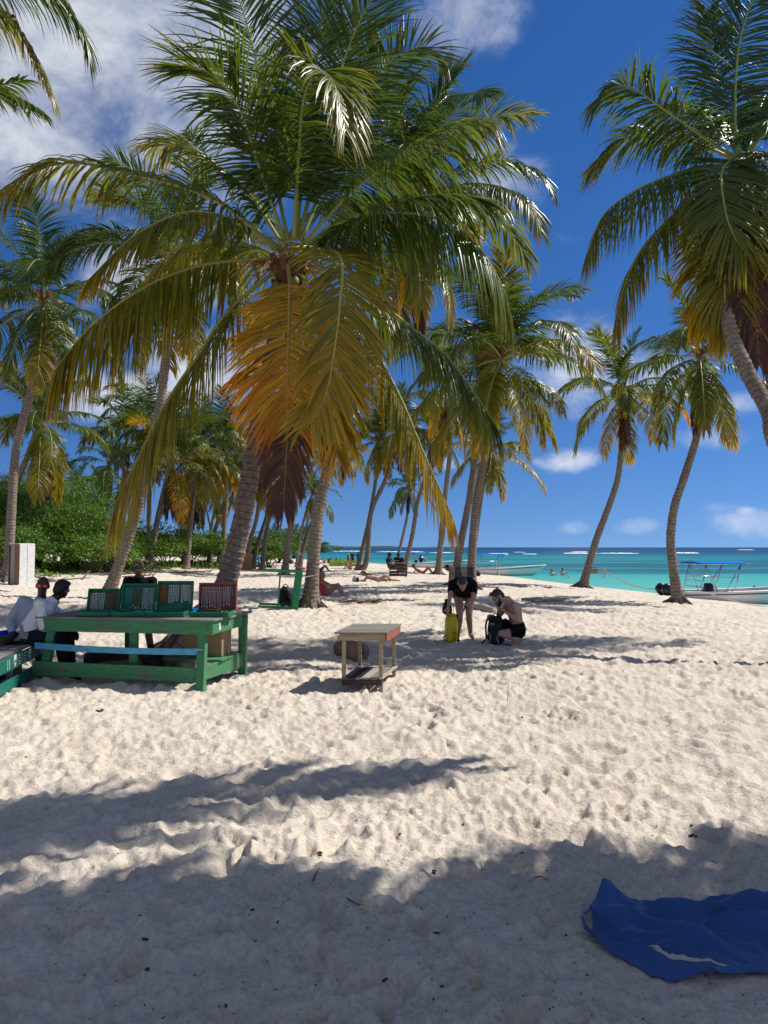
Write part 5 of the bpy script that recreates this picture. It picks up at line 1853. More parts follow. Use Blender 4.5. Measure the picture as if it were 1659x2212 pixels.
# ---------------------------------------------------------------- table tipped against the thick palm
def tipped_table():
    p = gp(638, 1313)
    t = thing('green_table', (p.x, p.y - .25, gz(p.x, p.y)), 'green table turned on its side and leaning on the thick palm', 'table', rz=R(8))
    gpt = 'green_paint_clean'
    H = 1.02
    # top boards now stand upright, facing the trunk
    for i in range(4):
        y0 = -.40 + i * .21
        MB().bar((.06, y0 + .1, -.04), (.19, y0 + .1, H), .20, .03, (1, 0, 0)).build('top_plank', gpt, t)
    MB().bar((.0, -.42, -.02), (.13, -.42, H - .02), .025, .17, (1, 0, 0)).build('frame_board', gpt, t)
    MB().bar((.0, .45, -.02), (.13, .45, H - .02), .025, .17, (1, 0, 0)).build('frame_board', gpt, t)
    for y in (-.40, .40):
        MB().bar((.16, y, H - .06), (-.78, y, H - .02), .055, .055).build('leg', gpt, t)
        MB().bar((.02, y, .05), (-.92, y, .10), .055, .055).build('leg', gpt, t)
        MB().bar((-.42, y - .03 * (1 if y < 0 else -1), .09), (-.36, y - .03 * (1 if y < 0 else -1), H - .05), .04, .05, (0, 1, 0)).build('brace', gpt, t)
    MB().bar((-.36, -.36, H - .10), (-.36, .36, H - .10), .04, .06).build('cross_bar', gpt, t)
    # wire that ties it to the trunk
    o = MB().tube(spline([p + Vector((-.0, -.35, .9)), p + Vector((.25, -.38, .84)), p + Vector((.52, -.24, .86))], 10), .012, 6).build('wire_loop', 'steel')
    tag(o, 'twisted wire tying the tipped green table to the palm', 'wire')
    # round-topped black bag behind it and a pink rag on top
    c = p + Vector((-.34, .55, 0))
    t2 = thing('black_bag', Vector((c.x, c.y, gz(c.x, c.y))), 'black bag standing on the sand behind the tipped green table', 'bag')
    rg = random.Random(3)
    superbox(MB(), (0, 0, .26), (.40, .32, .54), 2.8, 18, 14, .2, rg, .006).build('body', 'black_nylon', t2, True)
    MB().tube(spline([(-.1, 0, .50), (0, 0, .60), (.1, 0, .50)], 9), .014, 6).build('handle', 'black_nylon', t2, True)
    mb = MB().ball((0, 0, 0), (.10, .08, .045), 9, 6)
    o = mb.build('pink_cloth', 'pink_cloth', None, True, p + Vector((.19, -.05, H + .02)))
    tag(o, 'bunched pink cloth on top of the tipped green table', 'cloth')


tipped_table()


# ---------------------------------------------------------------- boxes, boards and planks further back
def far_furniture():
    rng = random.Random(6)
    # white box at the left edge
    p = gp(28, 1263)
    t = thing('wooden_box', (p.x, p.y, gz(p.x, p.y) - .05), 'tall white and brown plank box standing on end at the left edge', 'box', rz=R(56))
    H = 1.48
    for i in range(2):
        MB().box((.17 + i * .275 - .0, -.30, H / 2), (.265, .03, H), None, .006).build('plank', 'white_paint', t)
    for i, mt in enumerate(('brown_wood', 'driftwood')):
        MB().box((.02, -.17 + i * .25, H / 2), (.03, .24, H - .02), None, .006).build('plank', mt, t)
    MB().box((.30, .06, H + .0), (.56, .66, .03), None, .006).build('top_board', 'white_paint', t)
    MB().box((.30, .38, H / 2), (.54, .03, H - .04), None, .006).build('back_board', 'grey_wood', t)
    MB().box((.575, .04, H / 2), (.03, .62, H - .04), None, .006).build('side_board', 'grey_wood', t)
    # orange box and blue chair by the big trunk
    p = gp(531, 1231)
    t = thing('wooden_crate', (p.x, p.y, gz(p.x, p.y) - .03), 'orange brown plank crate standing behind the big trunk', 'crate', rz=R(20))
    s = p.y / 1535 * 38 * .95
    for i in range(3):
        MB().box((-.25 + i * .25, -.3, s / 2), (.24, .03, s), None, .005).build('plank', 'orange_wood', t)
    for i in range(2):
        MB().box((.38, -.15 + i * .29, s / 2), (.03, .28, s - .01), None, .005).build('plank', 'orange_wood', t)
    MB().box((0, 0, s + .0), (.76, .6, .03), None, .005).build('top_board', 'orange_wood', t)
    MB().box((-.38, 0, s / 2), (.03, .58, s - .02), None, .005).build('side_board', 'brown_wood', t)
    p = gp(550, 1226)
    u = p.y / 1535                                # metres per picture unit here
    t = thing('wooden_chair', (p.x, p.y, gz(p.x, p.y)), 'bright blue wooden chair tipped up beside the orange crate', 'chair', rz=R(-15))
    b = 'bright_blue_paint'
    q = lambda x, z, y=0: (x * u, y, z * u)
    for y in (-.26, .26):
        MB().bar(q(-3, 0, y), q(12, 27, y), .055, .075, (0, 1, 0)).build('leg', b, t)
        MB().bar(q(-10, 8, y), q(2, 9, y), .05, .07, (0, 1, 0)).build('leg', b, t)
        MB().bar(q(-12, 27, y), q(10, 22, y), .05, .07, (0, 1, 0)).build('arm', b, t)
    for (x, z) in ((11, 26), (5, 15), (-1, 3)):
        MB().bar(q(x, z, -.3), q(x, z, .3), .06, .05).build('rail', b, t)
    for i in range(3):
        MB().bar(q(-8 + i * 5, 24 - i * 1.0, -.28), q(-8 + i * 5, 24 - i * 1.0, .28), .12, .02).build('seat_slat', b, t)
    # plank stub further back
    p = gp(576, 1213)
    t = tag(MB().box((0, 0, .35), (.5, .05, .85), Matrix.Rotation(.2, 3, 'Y'), .01).build('wooden_board', 'pale_wood', None, False, p), 'pale board stub stuck in the sand beyond the blue chair', 'board')
    # overturned white table behind the thick palm
    p = gp(650, 1232)
    u = p.y / 1535
    t = thing('white_table', (p.x, p.y, gz(p.x, p.y)), 'white table tipped on end between the palms at the middle', 'table', rz=R(10))
    MB().box((.10, 0, 18 * u), (.06, 1.0, 36 * u), Matrix.Rotation(.08, 3, 'Y'), .01).build('top', 'white_paint', t)
    for y in (-.4, .4):
        MB().bar((.12, y, 34 * u), (-9 * u, y, 42 * u), .07, .07, (0, 1, 0)).build('leg', 'white_paint', t)
        MB().bar((.0, y, 3 * u), (-13 * u, y, 14 * u), .07, .07, (0, 1, 0)).build('leg', 'white_paint', t)
    # grey board between the pair of palms
    p = gp(996, 1287)
    t = thing('grey_board', (p.x, p.y, gz(p.x, p.y) - .05), 'large weathered grey board leaning on the pair of palms', 'board', rz=R(-6))
    hgt = (1287 - 1224) / 1535 * p.y + .05
    for i in range(4):
        MB().box((-.30 + i * .205, .06, hgt / 2), (.20, .03, hgt + rng.uniform(-.03, .02)), Matrix.Rotation(-.08, 3, 'X'), .005).build('plank', 'dark_wood' if i % 2 else 'grey_wood', t)
    MB().box((0, .10, hgt * .78), (.80, .03, .09), Matrix.Rotation(-.08, 3, 'X'), .005).build('batten', 'grey_wood', t)
    MB().bar((-.42, -.02, 0), (-.36, .1, hgt + .05), .05, .05, (0, 1, 0)).build('stake', 'brown_wood', t)
    # half buried pale log behind the couple
    for (a, b, r, lab) in (((1022, 1314), (1066, 1323), .10, 'pale palm log half buried between the couple'), ((1128, 1298), (1190, 1302), .06, 'grey driftwood plank lying right behind the crouching man'), ((1150, 1303), (1225, 1297), .05, 'second grey driftwood plank on the palm shadow')):
        A, B = gp(*a), gp(*b)
        pts = spline([A + Vector((0, 0, .03)), (A + B) / 2 + Vector((0, .03, .06)), B + Vector((0, 0, .03))], 9)
        o = MB().tube([q - A for q in pts], [r * (1 + .08 * math.sin(i * 1.7)) for i in range(9)], 9).build('driftwood_log', 'driftwood', None, True, A)
        tag(o, lab, 'log', 'driftwood on the sand')


far_furniture()


# ---------------------------------------------------------------- bags
def bags():
    rng = random.Random(21)
    # yellow dry bag
    p = gp(975, 1387)
    p.z = gz(p.x, p.y)
    t = thing('dry_bag', p, 'tall yellow roll-top dry bag standing in front of the bending woman', 'bag', rz=R(12))
    superbox(MB(), (0, 0, .225), (.215, .21, .45), 4.5, 26, 20, .10, rng, .0012).build('body', 'yellow_tarpaulin', t, True)
    MB().box((0.01, 0, .462), (.19, .05, .05), Matrix.Rotation(.2, 3, 'Y'), .012).build('roll_top', 'yellow_tarpaulin', t)
    MB().bar((.112, -.05, .0), (.092, -.03, .47), .035, .016, (1, 0, 0)).build('strap', 'black_nylon', t)
    MB().bar((.100, .04, .0), (.085, .03, .44), .03, .016, (1, 0, 0)).build('strap', 'black_nylon', t)
    MB().tube(spline([(-.10, -.05, .03), (-.15, -.06, .07), (-.13, -.05, .13), (-.10, -.04, .12)], 9), .009, 6).build('handle', 'black_nylon', t, True)
    MB().box((.115, -.03, .03), (.03, .05, .05), None, .006).build('buckle', 'black_plastic', t)
    text_mesh('lettering', 'KYG', 0.078, 'print_black', t, (0.012, -.1045, .115), (R(90), R(90), 0), .002)
    # black drawstring bag held by the woman
    p = at(966, 1310, gp(975, 1387).y - .02)
    t = thing('drawstring_bag', p, 'small black drawstring bag dangling from the bending woman\'s hand', 'bag')
    mb = MB()
    superbox(mb, (0, 0, -.02), (.20, .13, .23), 2.6, 18, 12, .45, rng, .004)
    mb.build('body', 'black_nylon', t, True)
    MB().ball((.0, 0, .10), (.05, .04, .03), 9, 6).build('neck', 'black_nylon', t, True)
    for s in (-1, 1):
        MB().tube(spline([(s * .02 + .03, 0, .10), (s * .03 + .07, -.02, .0), (.08 + s * .02, -.01, -.12)], 9), .004, 5).build('cord', 'black_nylon', t)
    # black backpack in front of the crouching man
    p = gp(1068, 1392)
    p.z = gz(p.x, p.y)
    t = thing('backpack', p, 'black hiking backpack standing against the crouching man\'s knee', 'backpack', rz=R(-12))
    superbox(MB(), (0.02, 0, .215), (.30, .22, .43), 3.2, 24, 18, .22, rng, .003).build('body', 'black_nylon', t, True)
    superbox(MB(), (0.01, -.10, .14), (.23, .09, .24), 3.0, 18, 12, .15, rng, .002).build('front_pocket', 'black_nylon', t, True)
    superbox(MB(), (0.02, -.02, .42), (.24, .19, .09), 2.8, 18, 10, .1, rng, .002).build('lid', 'black_nylon', t, True)
    MB().tube(spline([(-.03, .02, .44), (.0, .02, .50), (.06, .02, .49), (.08, .02, .44)], 9), .010, 6).build('handle', 'black_nylon', t, True)
    for s in (-1, 1):
        MB().tube(spline([(s * .12, .10, .40), (s * .15, .15, .28), (s * .14, .13, .08)], 9), .018, 6).build('shoulder_strap', 'black_nylon', t, True)
        MB().tube(spline([(s * .09, -.145, .22), (s * .05, -.15, .12), (s * .08, -.14, .04)], 9), .004, 5).build('cord', 'steel', t)
    MB().tube(spline([(-.12, -.03, .10), (-.19, -.06, .03), (-.21, -.08, .005)], 7), .012, 6).build('hip_belt', 'black_nylon', t, True)
    MB().tube([(.03 * math.cos(i * PI / 5) - .03, -.112, .34 + .016 * math.sin(i * PI / 5)) for i in range(11)], .0025, 5).build('emblem', 'steel', t)
    # bags by the woman lying face down
    p = gp(767, 1257)
    u = p.y / 1535
    t = thing('beach_bag', Vector((p.x, p.y, gz(p.x, p.y))), 'grey and white beach bag beside the woman lying face down', 'bag')
    superbox(MB(), (0, 0, 6 * u), (9 * u, 8 * u, 12 * u), 3, 16, 10, .1, rng, .01).build('body', 'grey_jersey', t, True)
    superbox(MB(), (5.5 * u, -.06, 5.5 * u), (6 * u, 6 * u, 10 * u), 3, 16, 10, .2, rng, .01).build('side_pouch', 'dark_cloth', t, True)
    MB().tube(spline([(-2.5 * u, 0, 11.5 * u), (0, 0, 15 * u), (2.5 * u, 0, 11.5 * u)], 9), .02, 6).build('handle', 'white_cloth', t, True)
    MB().box((-5.2 * u, -.02, 5 * u), (1.6 * u, 4 * u, 9 * u), None, .02).build('red_side', 'coral_cloth', t)
    # small dark bag on the sand near the boat
    p = gp(1032, 1245)
    t = thing('bag', Vector((p.x, p.y, gz(p.x, p.y))), 'black bag on the sand below the blue topped boat', 'bag')
    superbox(MB(), (0, 0, .16), (.42, .3, .34), 2.6, 16, 10, .3, rng, .01).build('body', 'black_nylon', t, True)
    MB().tube(spline([(-.1, 0, .3), (0, 0, .4), (.1, 0, .3)], 9), .016, 6).build('handle', 'black_nylon', t, True)


bags()


# ---------------------------------------------------------------- blue towel
def towel():
    # sheet laid over the sand, outline and folds modelled
    nu, nv = 150, 96
    rng = np.random.default_rng(2)
    P = np.zeros((nv, nu, 3))
    f = gp(1275, 2035)
    x0, x1 = 0.845, 2.35
    for j in range(nv):
        v = j / (nv - 1)
        for i in range(nu):
            u = i / (nu - 1)
            front = 2.70 + 0.30 * max(0, (0.17 - u) / 0.17) ** 2 + 0.012 * math.sin(u * 21)
            back = 3.21 + 0.10 * u - 0.16 * max(0, (0.13 - u) / 0.13) ** 1.6 + 0.05 * math.sin(u * 7 + 1)
            x = x0 + (x1 - x0) * u + 0.05 * math.sin(v * 3.2) * (1 - u) - 0.03 * (1 - v) * (1 - u)
            y = front + (back - front) * v
            # folds as sharp crested ridges
            def ridge(cu, cv, slope, w, h, u0=-1, u1=2, s=0.12):
                d = (v - cv - slope * (u - cu))
                e = math.exp(-abs(d / w) ** 1.35)
                g = smooth((u - u0) / s) * smooth((u1 - u) / s)
                return h * e * float(g)
            z = 0.012
            z += ridge(.10, .62, -1.2, .10, .055, -.1, .34)
            z += ridge(.10, .93, .2, .10, .10 * math.exp(-((u - .085) / .05) ** 2))
            z += ridge(.30, .74, .1, .06, .085, .12, .46)
            z += ridge(.5, .60, .18, .06, .075, .26, 1.2)
            z += ridge(.62, .86, -.1, .09, .07, .34, 1.2)
            z += ridge(.66, .95, .4, .14, .12 * math.exp(-((u - .66) / .10) ** 2))
            z += ridge(.8, .62, .5, .10, .06, .5, 1.3)
            z += ridge(.35, .36, -.22, .05, .014, .05, .8)
            z += ridge(.75, .30, .30, .06, .022, .4, 1.3)
            z += ridge(.22, .45, .5, .05, .016, 0, .6)
            z += .006 * math.sin(u * 17 + v * 9) * math.sin(v * 11 - u * 5) + .003 * math.sin(u * 41 + v * 23)
            z += .034 * (1 - abs(math.sin(u * 8 + v * 4.5 + 1.6 * math.sin(v * 4 + u * 3)))) ** 3 + .024 * (1 - abs(math.sin(u * 5 - v * 8 + 2.0 * math.sin(u * 6)))) ** 4
            P[j, i] = (x, y, z)
    X, Y = P[..., 0], P[..., 1]
    base = terrain(X, Y) + RELIEF(X, Y)
    # cloth bridges the hollows
    sm = base.copy()
    for _ in range(60):
        sm[1:-1, 1:-1] = (sm[:-2, 1:-1] + sm[2:, 1:-1] + sm[1:-1, :-2] + sm[1:-1, 2:]) / 4
    P[..., 2] += np.maximum(base + 0.002, sm) + 0.003
    idx = np.arange(nu * nv).reshape(nv, nu)
    q = np.stack([idx[:-1, :-1].ravel(), idx[:-1, 1:].ravel(), idx[1:, 1:].ravel(), idx[1:, :-1].ravel()], 1)
    m, nt, b = new_mat('towel_blue')
    n = noise(nt, 140, 3, 0.6, coords(nt, 'Object'))
    n2 = noise(nt, 4, 4, 0.6, coords(nt, 'Object'))
    r = ramp(nt, [(0.3, (0.018, 0.060, 0.20)), (0.7, (0.036, 0.105, 0.29))])
    nt.links.new(n2.outputs['Fac'], r.inputs[0])
    nt.links.new(r.outputs[0], b.inputs['Base Color'])
    b.inputs['Roughness'].default_value = 0.72
    b.inputs['Sheen Weight'].default_value = 0.25
    b.inputs['Specular IOR Level'].default_value = 0.3
    add_bump(nt, b, n.outputs['Fac'], 0.25, 0.003)
    me = np_mesh('beach_towel', P.reshape(-1, 3), q, 'towel_blue')
    o = link(bpy.data.objects.new('beach_towel', me))
    so = o.modifiers.new('thick', 'SOLIDIFY'); so.thickness = 0.005; so.offset = -1
    tag(o, 'rumpled royal blue towel lying on the sand at lower right', 'towel')
    # sand spilt on the cloth
    def patch(us, vs_, ws):
        mb = MB()
        n_ = 40
        k = np.linspace(0, 1, n_)
        uu, vv, ww = np.interp(k, np.linspace(0, 1, len(us)), us), np.interp(k, np.linspace(0, 1, len(vs_)), vs_), np.interp(k, np.linspace(0, 1, len(ws)), ws)
        for a in range(n_):
            jw = ww[a] * rng.uniform(.85, 1.15)
            for s in (-1, 0, 1):
                v = min(.985, max(.01, vv[a] + s * jw + rng.normal(0, .002)))
                i, j = uu[a] * (nu - 1), v * (nv - 1)
                p = P[int(j), int(i)]
                mb.v.append((p[0], p[1], p[2] + (.006 if s == 0 else .0006)))
        for a in range(n_ - 1):
            for s in range(2):
                q_ = a * 3 + s
                mb.f.append((q_, q_ + 3, q_ + 4, q_ + 1))
        mb.build('spilt_sand', 'sand_patch', o, True)
    patch([.06, .12, .20, .27, .33], [.30, .27, .24, .18, .06], [.004, .010, .018, .010, .004])
    patch([.40, .48, .56, .62], [.06, .14, .16, .10], [.004, .014, .016, .006])


towel()


# ---------------------------------------------------------------- boats
def boat(loc, rz, L, label, engine=True, canopy=True, fenders=0, dark_seat=True, red=False, detail=True, cx=(.10, .36)):
    """open fishing skiff, bow along +x, stern at the origin"""
    t = thing('motor_boat', loc, label, 'boat', 'open boats at the water', rz=rz)
    B = L * 0.255
    ns = 26
    secs_out, secs_in = [], []
    for i in range(ns):
        s = i / (ns - 1)
        bw = B / 2 * (1 - max(0, (s - .42) / .58) ** 2.3) * (0.90 + .10 * min(1, s * 4))
        sheer = 0.62 + 0.30 * s ** 2.2
        keel = -0.16 + 0.50 * max(0, (s - .72) / .28) ** 2.4
        bw = max(bw, 0.012)
        x = s * L + 0.35 * max(0, (s - .8) / .2) * 0
        rake = 0.55 * max(0, (s - .75) / .25) ** 1.5
        o_ = []
        for (fy, fz) in ((0, 0), (.42, .06), (.74, .20), (.90, .45), (.97, .75), (1.0, 1.0)):
            o_.append(Vector((x + rake * fz, bw * fy, keel + (sheer - keel) * fz)))
        secs_out.append(o_)
        secs_in.append([Vector((min(p.x, x + rake) - .02 * (s > .9), max(0, p.y - .06 * fy_), p.z)) for p, fy_ in zip(o_, (0, .5, .8, 1, 1, 1))])

    def shell(secs, flip, nm, mat, floor=None, lift=0.0):
        mb = MB()
        m = len(secs[0])
        for sec in secs:
            row = [Vector((p.x, -p.y, p.z)) for p in reversed(sec[1:])] + list(sec)
            if floor is not None:
                row = [Vector((p.x, p.y, max(p.z, floor))) for p in row]
            mb.v += [tuple(p) for p in row]
        w = 2 * m - 1
        for i in range(len(secs) - 1):
            for k in range(w - 1):
                q = (i * w + k, i * w + k + 1, (i + 1) * w + k + 1, (i + 1) * w + k)
                mb.f.append(q if not flip else q[::-1])
        mb.f.append(tuple(range(w)))
        return mb.build(nm, mat, t, True)
    shell(secs_out, True, 'hull', 'white_gel')
    shell(secs_in, False, 'inner_hull', 'boat_inside', 0.10)
    # gunwale, both sides, and rubbing strake
    for sd in (-1, 1):
        g = [Vector((o_[-1].x, sd * (o_[-1].y - .02), o_[-1].z + .012)) for o_ in secs_out]
        MB().tube(g, .045, 6).build('gunwale', 'white_gel', t, True)
        st = [Vector((o_[4].x * .25 + o_[5].x * .75, sd * (o_[5].y * .75 + o_[4].y * .25 + .012), o_[5].z - .085)) for o_ in secs_out[:-1]]
        MB().tube(st, .022, 5).build('rubbing_strake', 'boat_dark', t, True)
    MB().box((.02, 0, .36), (.07, B * .86, .58), None, .01).build('transom', 'white_gel', t)
    fd = secs_out[-7]
    mb = MB()
    row = secs_out[-8:]
    for o_ in row:
        mb.v += [(o_[-1].x, -o_[-1].y + .03, o_[-1].z - .02), (o_[-1].x, 0, o_[-1].z + .03), (o_[-1].x, o_[-1].y - .03, o_[-1].z - .02)]
    for i in range(len(row) - 1):
        for k in range(2):
            q = i * 3 + k
            mb.f.append((q, q + 1, q + 4, q + 3))
    mb.build('foredeck', 'white_gel', t, True)
    for x in (L * .28, L * .46, L * .62):
        w = B * .8 * (1 if x < L * .5 else .82)
        MB().box((x, 0, .42), (.26, w, .06), None, .012).build('thwart', 'boat_inside', t)
    if detail:
        superbox(MB(), (L * .20, 0, .68), (.34, .55, .62), 4, 16, 10, .1).build('console', 'black_plastic' if dark_seat else 'white_gel', t, True)
        MB().tube([(L * .20 - .25 + .02 * math.sin(i), .14 * math.cos(2 * PI * i / 12), .86 + .14 * math.sin(2 * PI * i / 12)) for i in range(13)], .012, 5).build('steering_wheel', 'steel', t)
    if red:
        rng = random.Random(7)
        for k, (x, s) in enumerate(((.40, .22), (.47, .2), (.55, .26), (.62, .22), (.70, .2))):
            superbox(MB(), (L * x, rng.uniform(-.25, .15), .58), (s * 1.7, s * 1.2, s * .8), 2.5, 12, 8, .1, rng, .01).build('life_vest', 'red_cloth' if k != 3 else 'coral_cloth', t, True)
    for k in range(fenders):
        x = L * (.50 + .2 * k)
        i = int(x / L * (ns - 1))
        y = -secs_out[i][-1].y - .08
        mb = MB().capsule((x, y, .10), (x, y, .42), .075, .06, 10)
        f = mb.build('fender', 'boat_inside', t, True)
        MB().tube([(x, y, .46), (x, y + .06, secs_out[i][-1].z)], .012, 5).build('fender_line', 'rope', t)
        MB().ball((x, y, .06), (.06, .06, .06), 8, 6).build('fender_tip', 'boat_dark', t, True)
    if canopy:
        x0, x1, w, zt = L * cx[0], L * cx[1], B * .40, 1.80
        if True:
            for sd in (-1, 1):
                for (xa, xb) in ((x0 + .05, x0 + .30), (x0 + .75, x0 + .30), (x1 - .5, x1 - .15), (x1 - .9, x1 - .15)):
                    MB().tube([(xa, sd * w * 1.05, .62), (xb, sd * w * .9, zt - .02)], .024, 6).build('canopy_pole', 'steel', t, True)
                MB().tube([(x0 - .25, sd * w, zt), (x1 + .25, sd * w, zt + .02)], .024, 6).build('canopy_rail', 'steel', t, True)
                MB().tube([(x0 + .2, sd * w * 1.0, 1.25), (x1 - .3, sd * w * 1.0, 1.25)], .018, 6).build('canopy_rail', 'steel', t, True)
            for xx in (x0 - .2, x0 + .4, x0 + 1.0, x1 - .3, x1 + .2):
                MB().tube([(xx, -w, zt + .01), (xx, w, zt + .01)], .02, 6).build('canopy_rail', 'steel', t, True)
            for q in range(4):
                MB().tube([(x0 + .12 + .04 * q, -w * .95, .85 + .25 * q), (x0 + .12 + .04 * q, w * .95, .85 + .25 * q)], .018, 6).build('ladder_rung', 'steel', t, True)
        mb = MB()
        nx, ny = 12, 8
        for j in range(ny + 1):
            for i in range(nx + 1):
                yy = -w * 1.02 + 2.04 * w * j / ny
                mb.v.append((x0 - .05 + (x1 - x0 + .1) * i / nx, yy, zt + .06 - .05 * (yy / w) ** 2 - .012 * math.sin(i * PI / 2) ** 2))
        for j in range(ny):
            for i in range(nx):
                k = j * (nx + 1) + i
                mb.f.append((k, k + 1, k + nx + 2, k + nx + 1))
        c = mb.build('canopy', 'blue_canvas', t, True)
        so = c.modifiers.new('thick', 'SOLIDIFY'); so.thickness = .05; so.offset = 1
    if engine:
        for y in ((-.28, .28) if detail else (0,)):
            tilt = Matrix.Rotation(R(-48), 3, 'Y')
            base = Vector((-.12, y, .62))
            T = lambda v: tilt @ Vector(v) + base
            mb = MB()
            superbox(mb, (0, 0, 0), (.52, .36, .52), 3, 16, 10, .15)
            mb.v = [tuple(T(Vector(q) + Vector((-.12, 0, .28)))) for q in mb.v]
            en = mb.build('outboard_motor', 'black_plastic', t, True)
            MB().capsule(T((-.12, 0, .05)), T((-.10, 0, -.52)), .085, .06, 10).build('motor_leg', 'black_plastic', en, True)
            MB().capsule(T((-.25, 0, -.55)), T((.10, 0, -.55)), .05, .045, 10).build('gearcase', 'black_plastic', en, True)
            mb = MB()
            for a in range(3):
                d = Vector((0, math.cos(a * 2.09), math.sin(a * 2.09)))
                mb.bar(T(Vector((-.30, 0, -.55))), T(Vector((-.30, 0, -.55)) + d * .15), .08, .012, (1, .5, 0), .002)
            mb.build('propeller', 'boat_dark', en)
            MB().bar(T((-.3, 0, -.30)), T((.08, 0, -.30)), .16, .015, (0, 0, 1)).build('anti_ventilation_plate', 'black_plastic', en)
            MB().box(base + Vector((.06, 0, -.05)), (.14, .22, .3), None, .01).build('clamp_bracket', 'boat_dark', en)
    return t


def place_boats():
    # right boat, stern to the left beside the S-curved palm
    b1 = at(1456, 1296, 30.5)
    t1 = boat((b1.x, b1.y, SEA - .12), R(4), 7.6, 'white boat with blue canopy and red vests at the right edge', red=True, fenders=0)
    b2 = at(978, 1240, 60)
    t2 = boat((b2.x, b2.y, SEA - .05), R(3), 7.4, 'white boat with blue canopy drawn up behind the pair of palms', fenders=1, cx=(.27, .58))
    b3 = at(873, 1225, 82)
    t3 = boat((b3.x, b3.y, SEA - .05), R(3), 6.8, 'farthest boat, low and white with a small canopy, beyond the reclining woman', fenders=0, red=False, cx=(.12, .42))
    # mooring lines
    def line(pts, r, lab, n=40):
        P = spline(pts, n)
        o = MB().tube([p - P[0] for p in P], r, 6).build('mooring_rope', 'rope', None, True, P[0])
        tag(o, lab, 'rope', 'mooring ropes')
    tie = at(1292, 1232, 33)
    tie2 = at(1462, 1281, 22.6)
    st = Vector((b1.x + .1, b1.y - .5, SEA + .62))
    line([tie + Vector((.12, -.2, 0)), tie.lerp(st, .5) + Vector((0, 0, -.32)), st], .022, 'slack rope from the tied palm to the right boat\'s stern')
    e1 = at(1534, 1290, 29.3)
    e2 = at(1690, 1314, 27.5)
    line([tie2 + Vector((.17, -.15, .05)), at(1525, 1287, 25) + Vector((0, 0, .1)), at(1600, 1302, 25.5) + Vector((0, 0, -.0)), e2], .02, 'rope from the S-curved palm past the right boat\'s hull')
    # turns of rope round the tied palm
    for k in range(3):
        c = at(1281.5 + k * 1.2, 1236 - k * 5, 33)
        mb = MB()
        mb.tube([c + Vector((math.cos(2 * PI * i / 16) * .24, math.sin(2 * PI * i / 16) * .24, .02 * math.sin(2 * PI * i / 16 + k))) for i in range(17)], .025, 6)
        o = mb.build('rope_turn', 'brown_wood', None, True)
        tag(o, 'turn of rope round the foot of the tied palm', 'rope', 'rope turns on the tied palm')
    # hanging coil
    c = at(1303, 1236, 32.7)
    mb = MB()
    for k in range(3):
        mb.tube([c + Vector((math.cos(2 * PI * i / 14) * (.06 + .015 * k) + .02 * k, .03 * k, math.sin(2 * PI * i / 14) * .22 - .06 * (k == 1))) for i in range(15)], .013, 5)
    o = mb.build('rope_coil', 'rope', None, True)
    tag(o, 'rope coil hanging beside the tied palm', 'rope')
    bow2 = at(1172, 1221, 60)
    line([bow2, at(1200, 1227, 58) + Vector((0, 0, -.2)), at(1240, 1240, 56) + Vector((0, 0, -.4))], .03, 'bow line of the boat behind the pair of palms')


place_boats()

# ---------------------------------------------------------------- people
def bake(mb, name, mat, parent, voxel, smooth_it=4):
    me = mb.mesh(name, None)
    tmp = bpy.data.objects.new(name, me)
    COL.objects.link(tmp)
    rm = tmp.modifiers.new('r', 'REMESH'); rm.mode = 'VOXEL'; rm.voxel_size = voxel; rm.use_smooth_shade = True
    if smooth_it:
        sm = tmp.modifiers.new('s', 'SMOOTH'); sm.iterations = smooth_it; sm.factor = 0.5
    dg = bpy.context.evaluated_depsgraph_get()
    out = bpy.data.meshes.new_from_object(tmp.evaluated_get(dg))
    bpy.data.objects.remove(tmp)
    out.materials.clear()
    out.materials.append(MATS[mat])
    out.name = name
    o = bpy.data.objects.new(name, out)
    return link(o, parent)


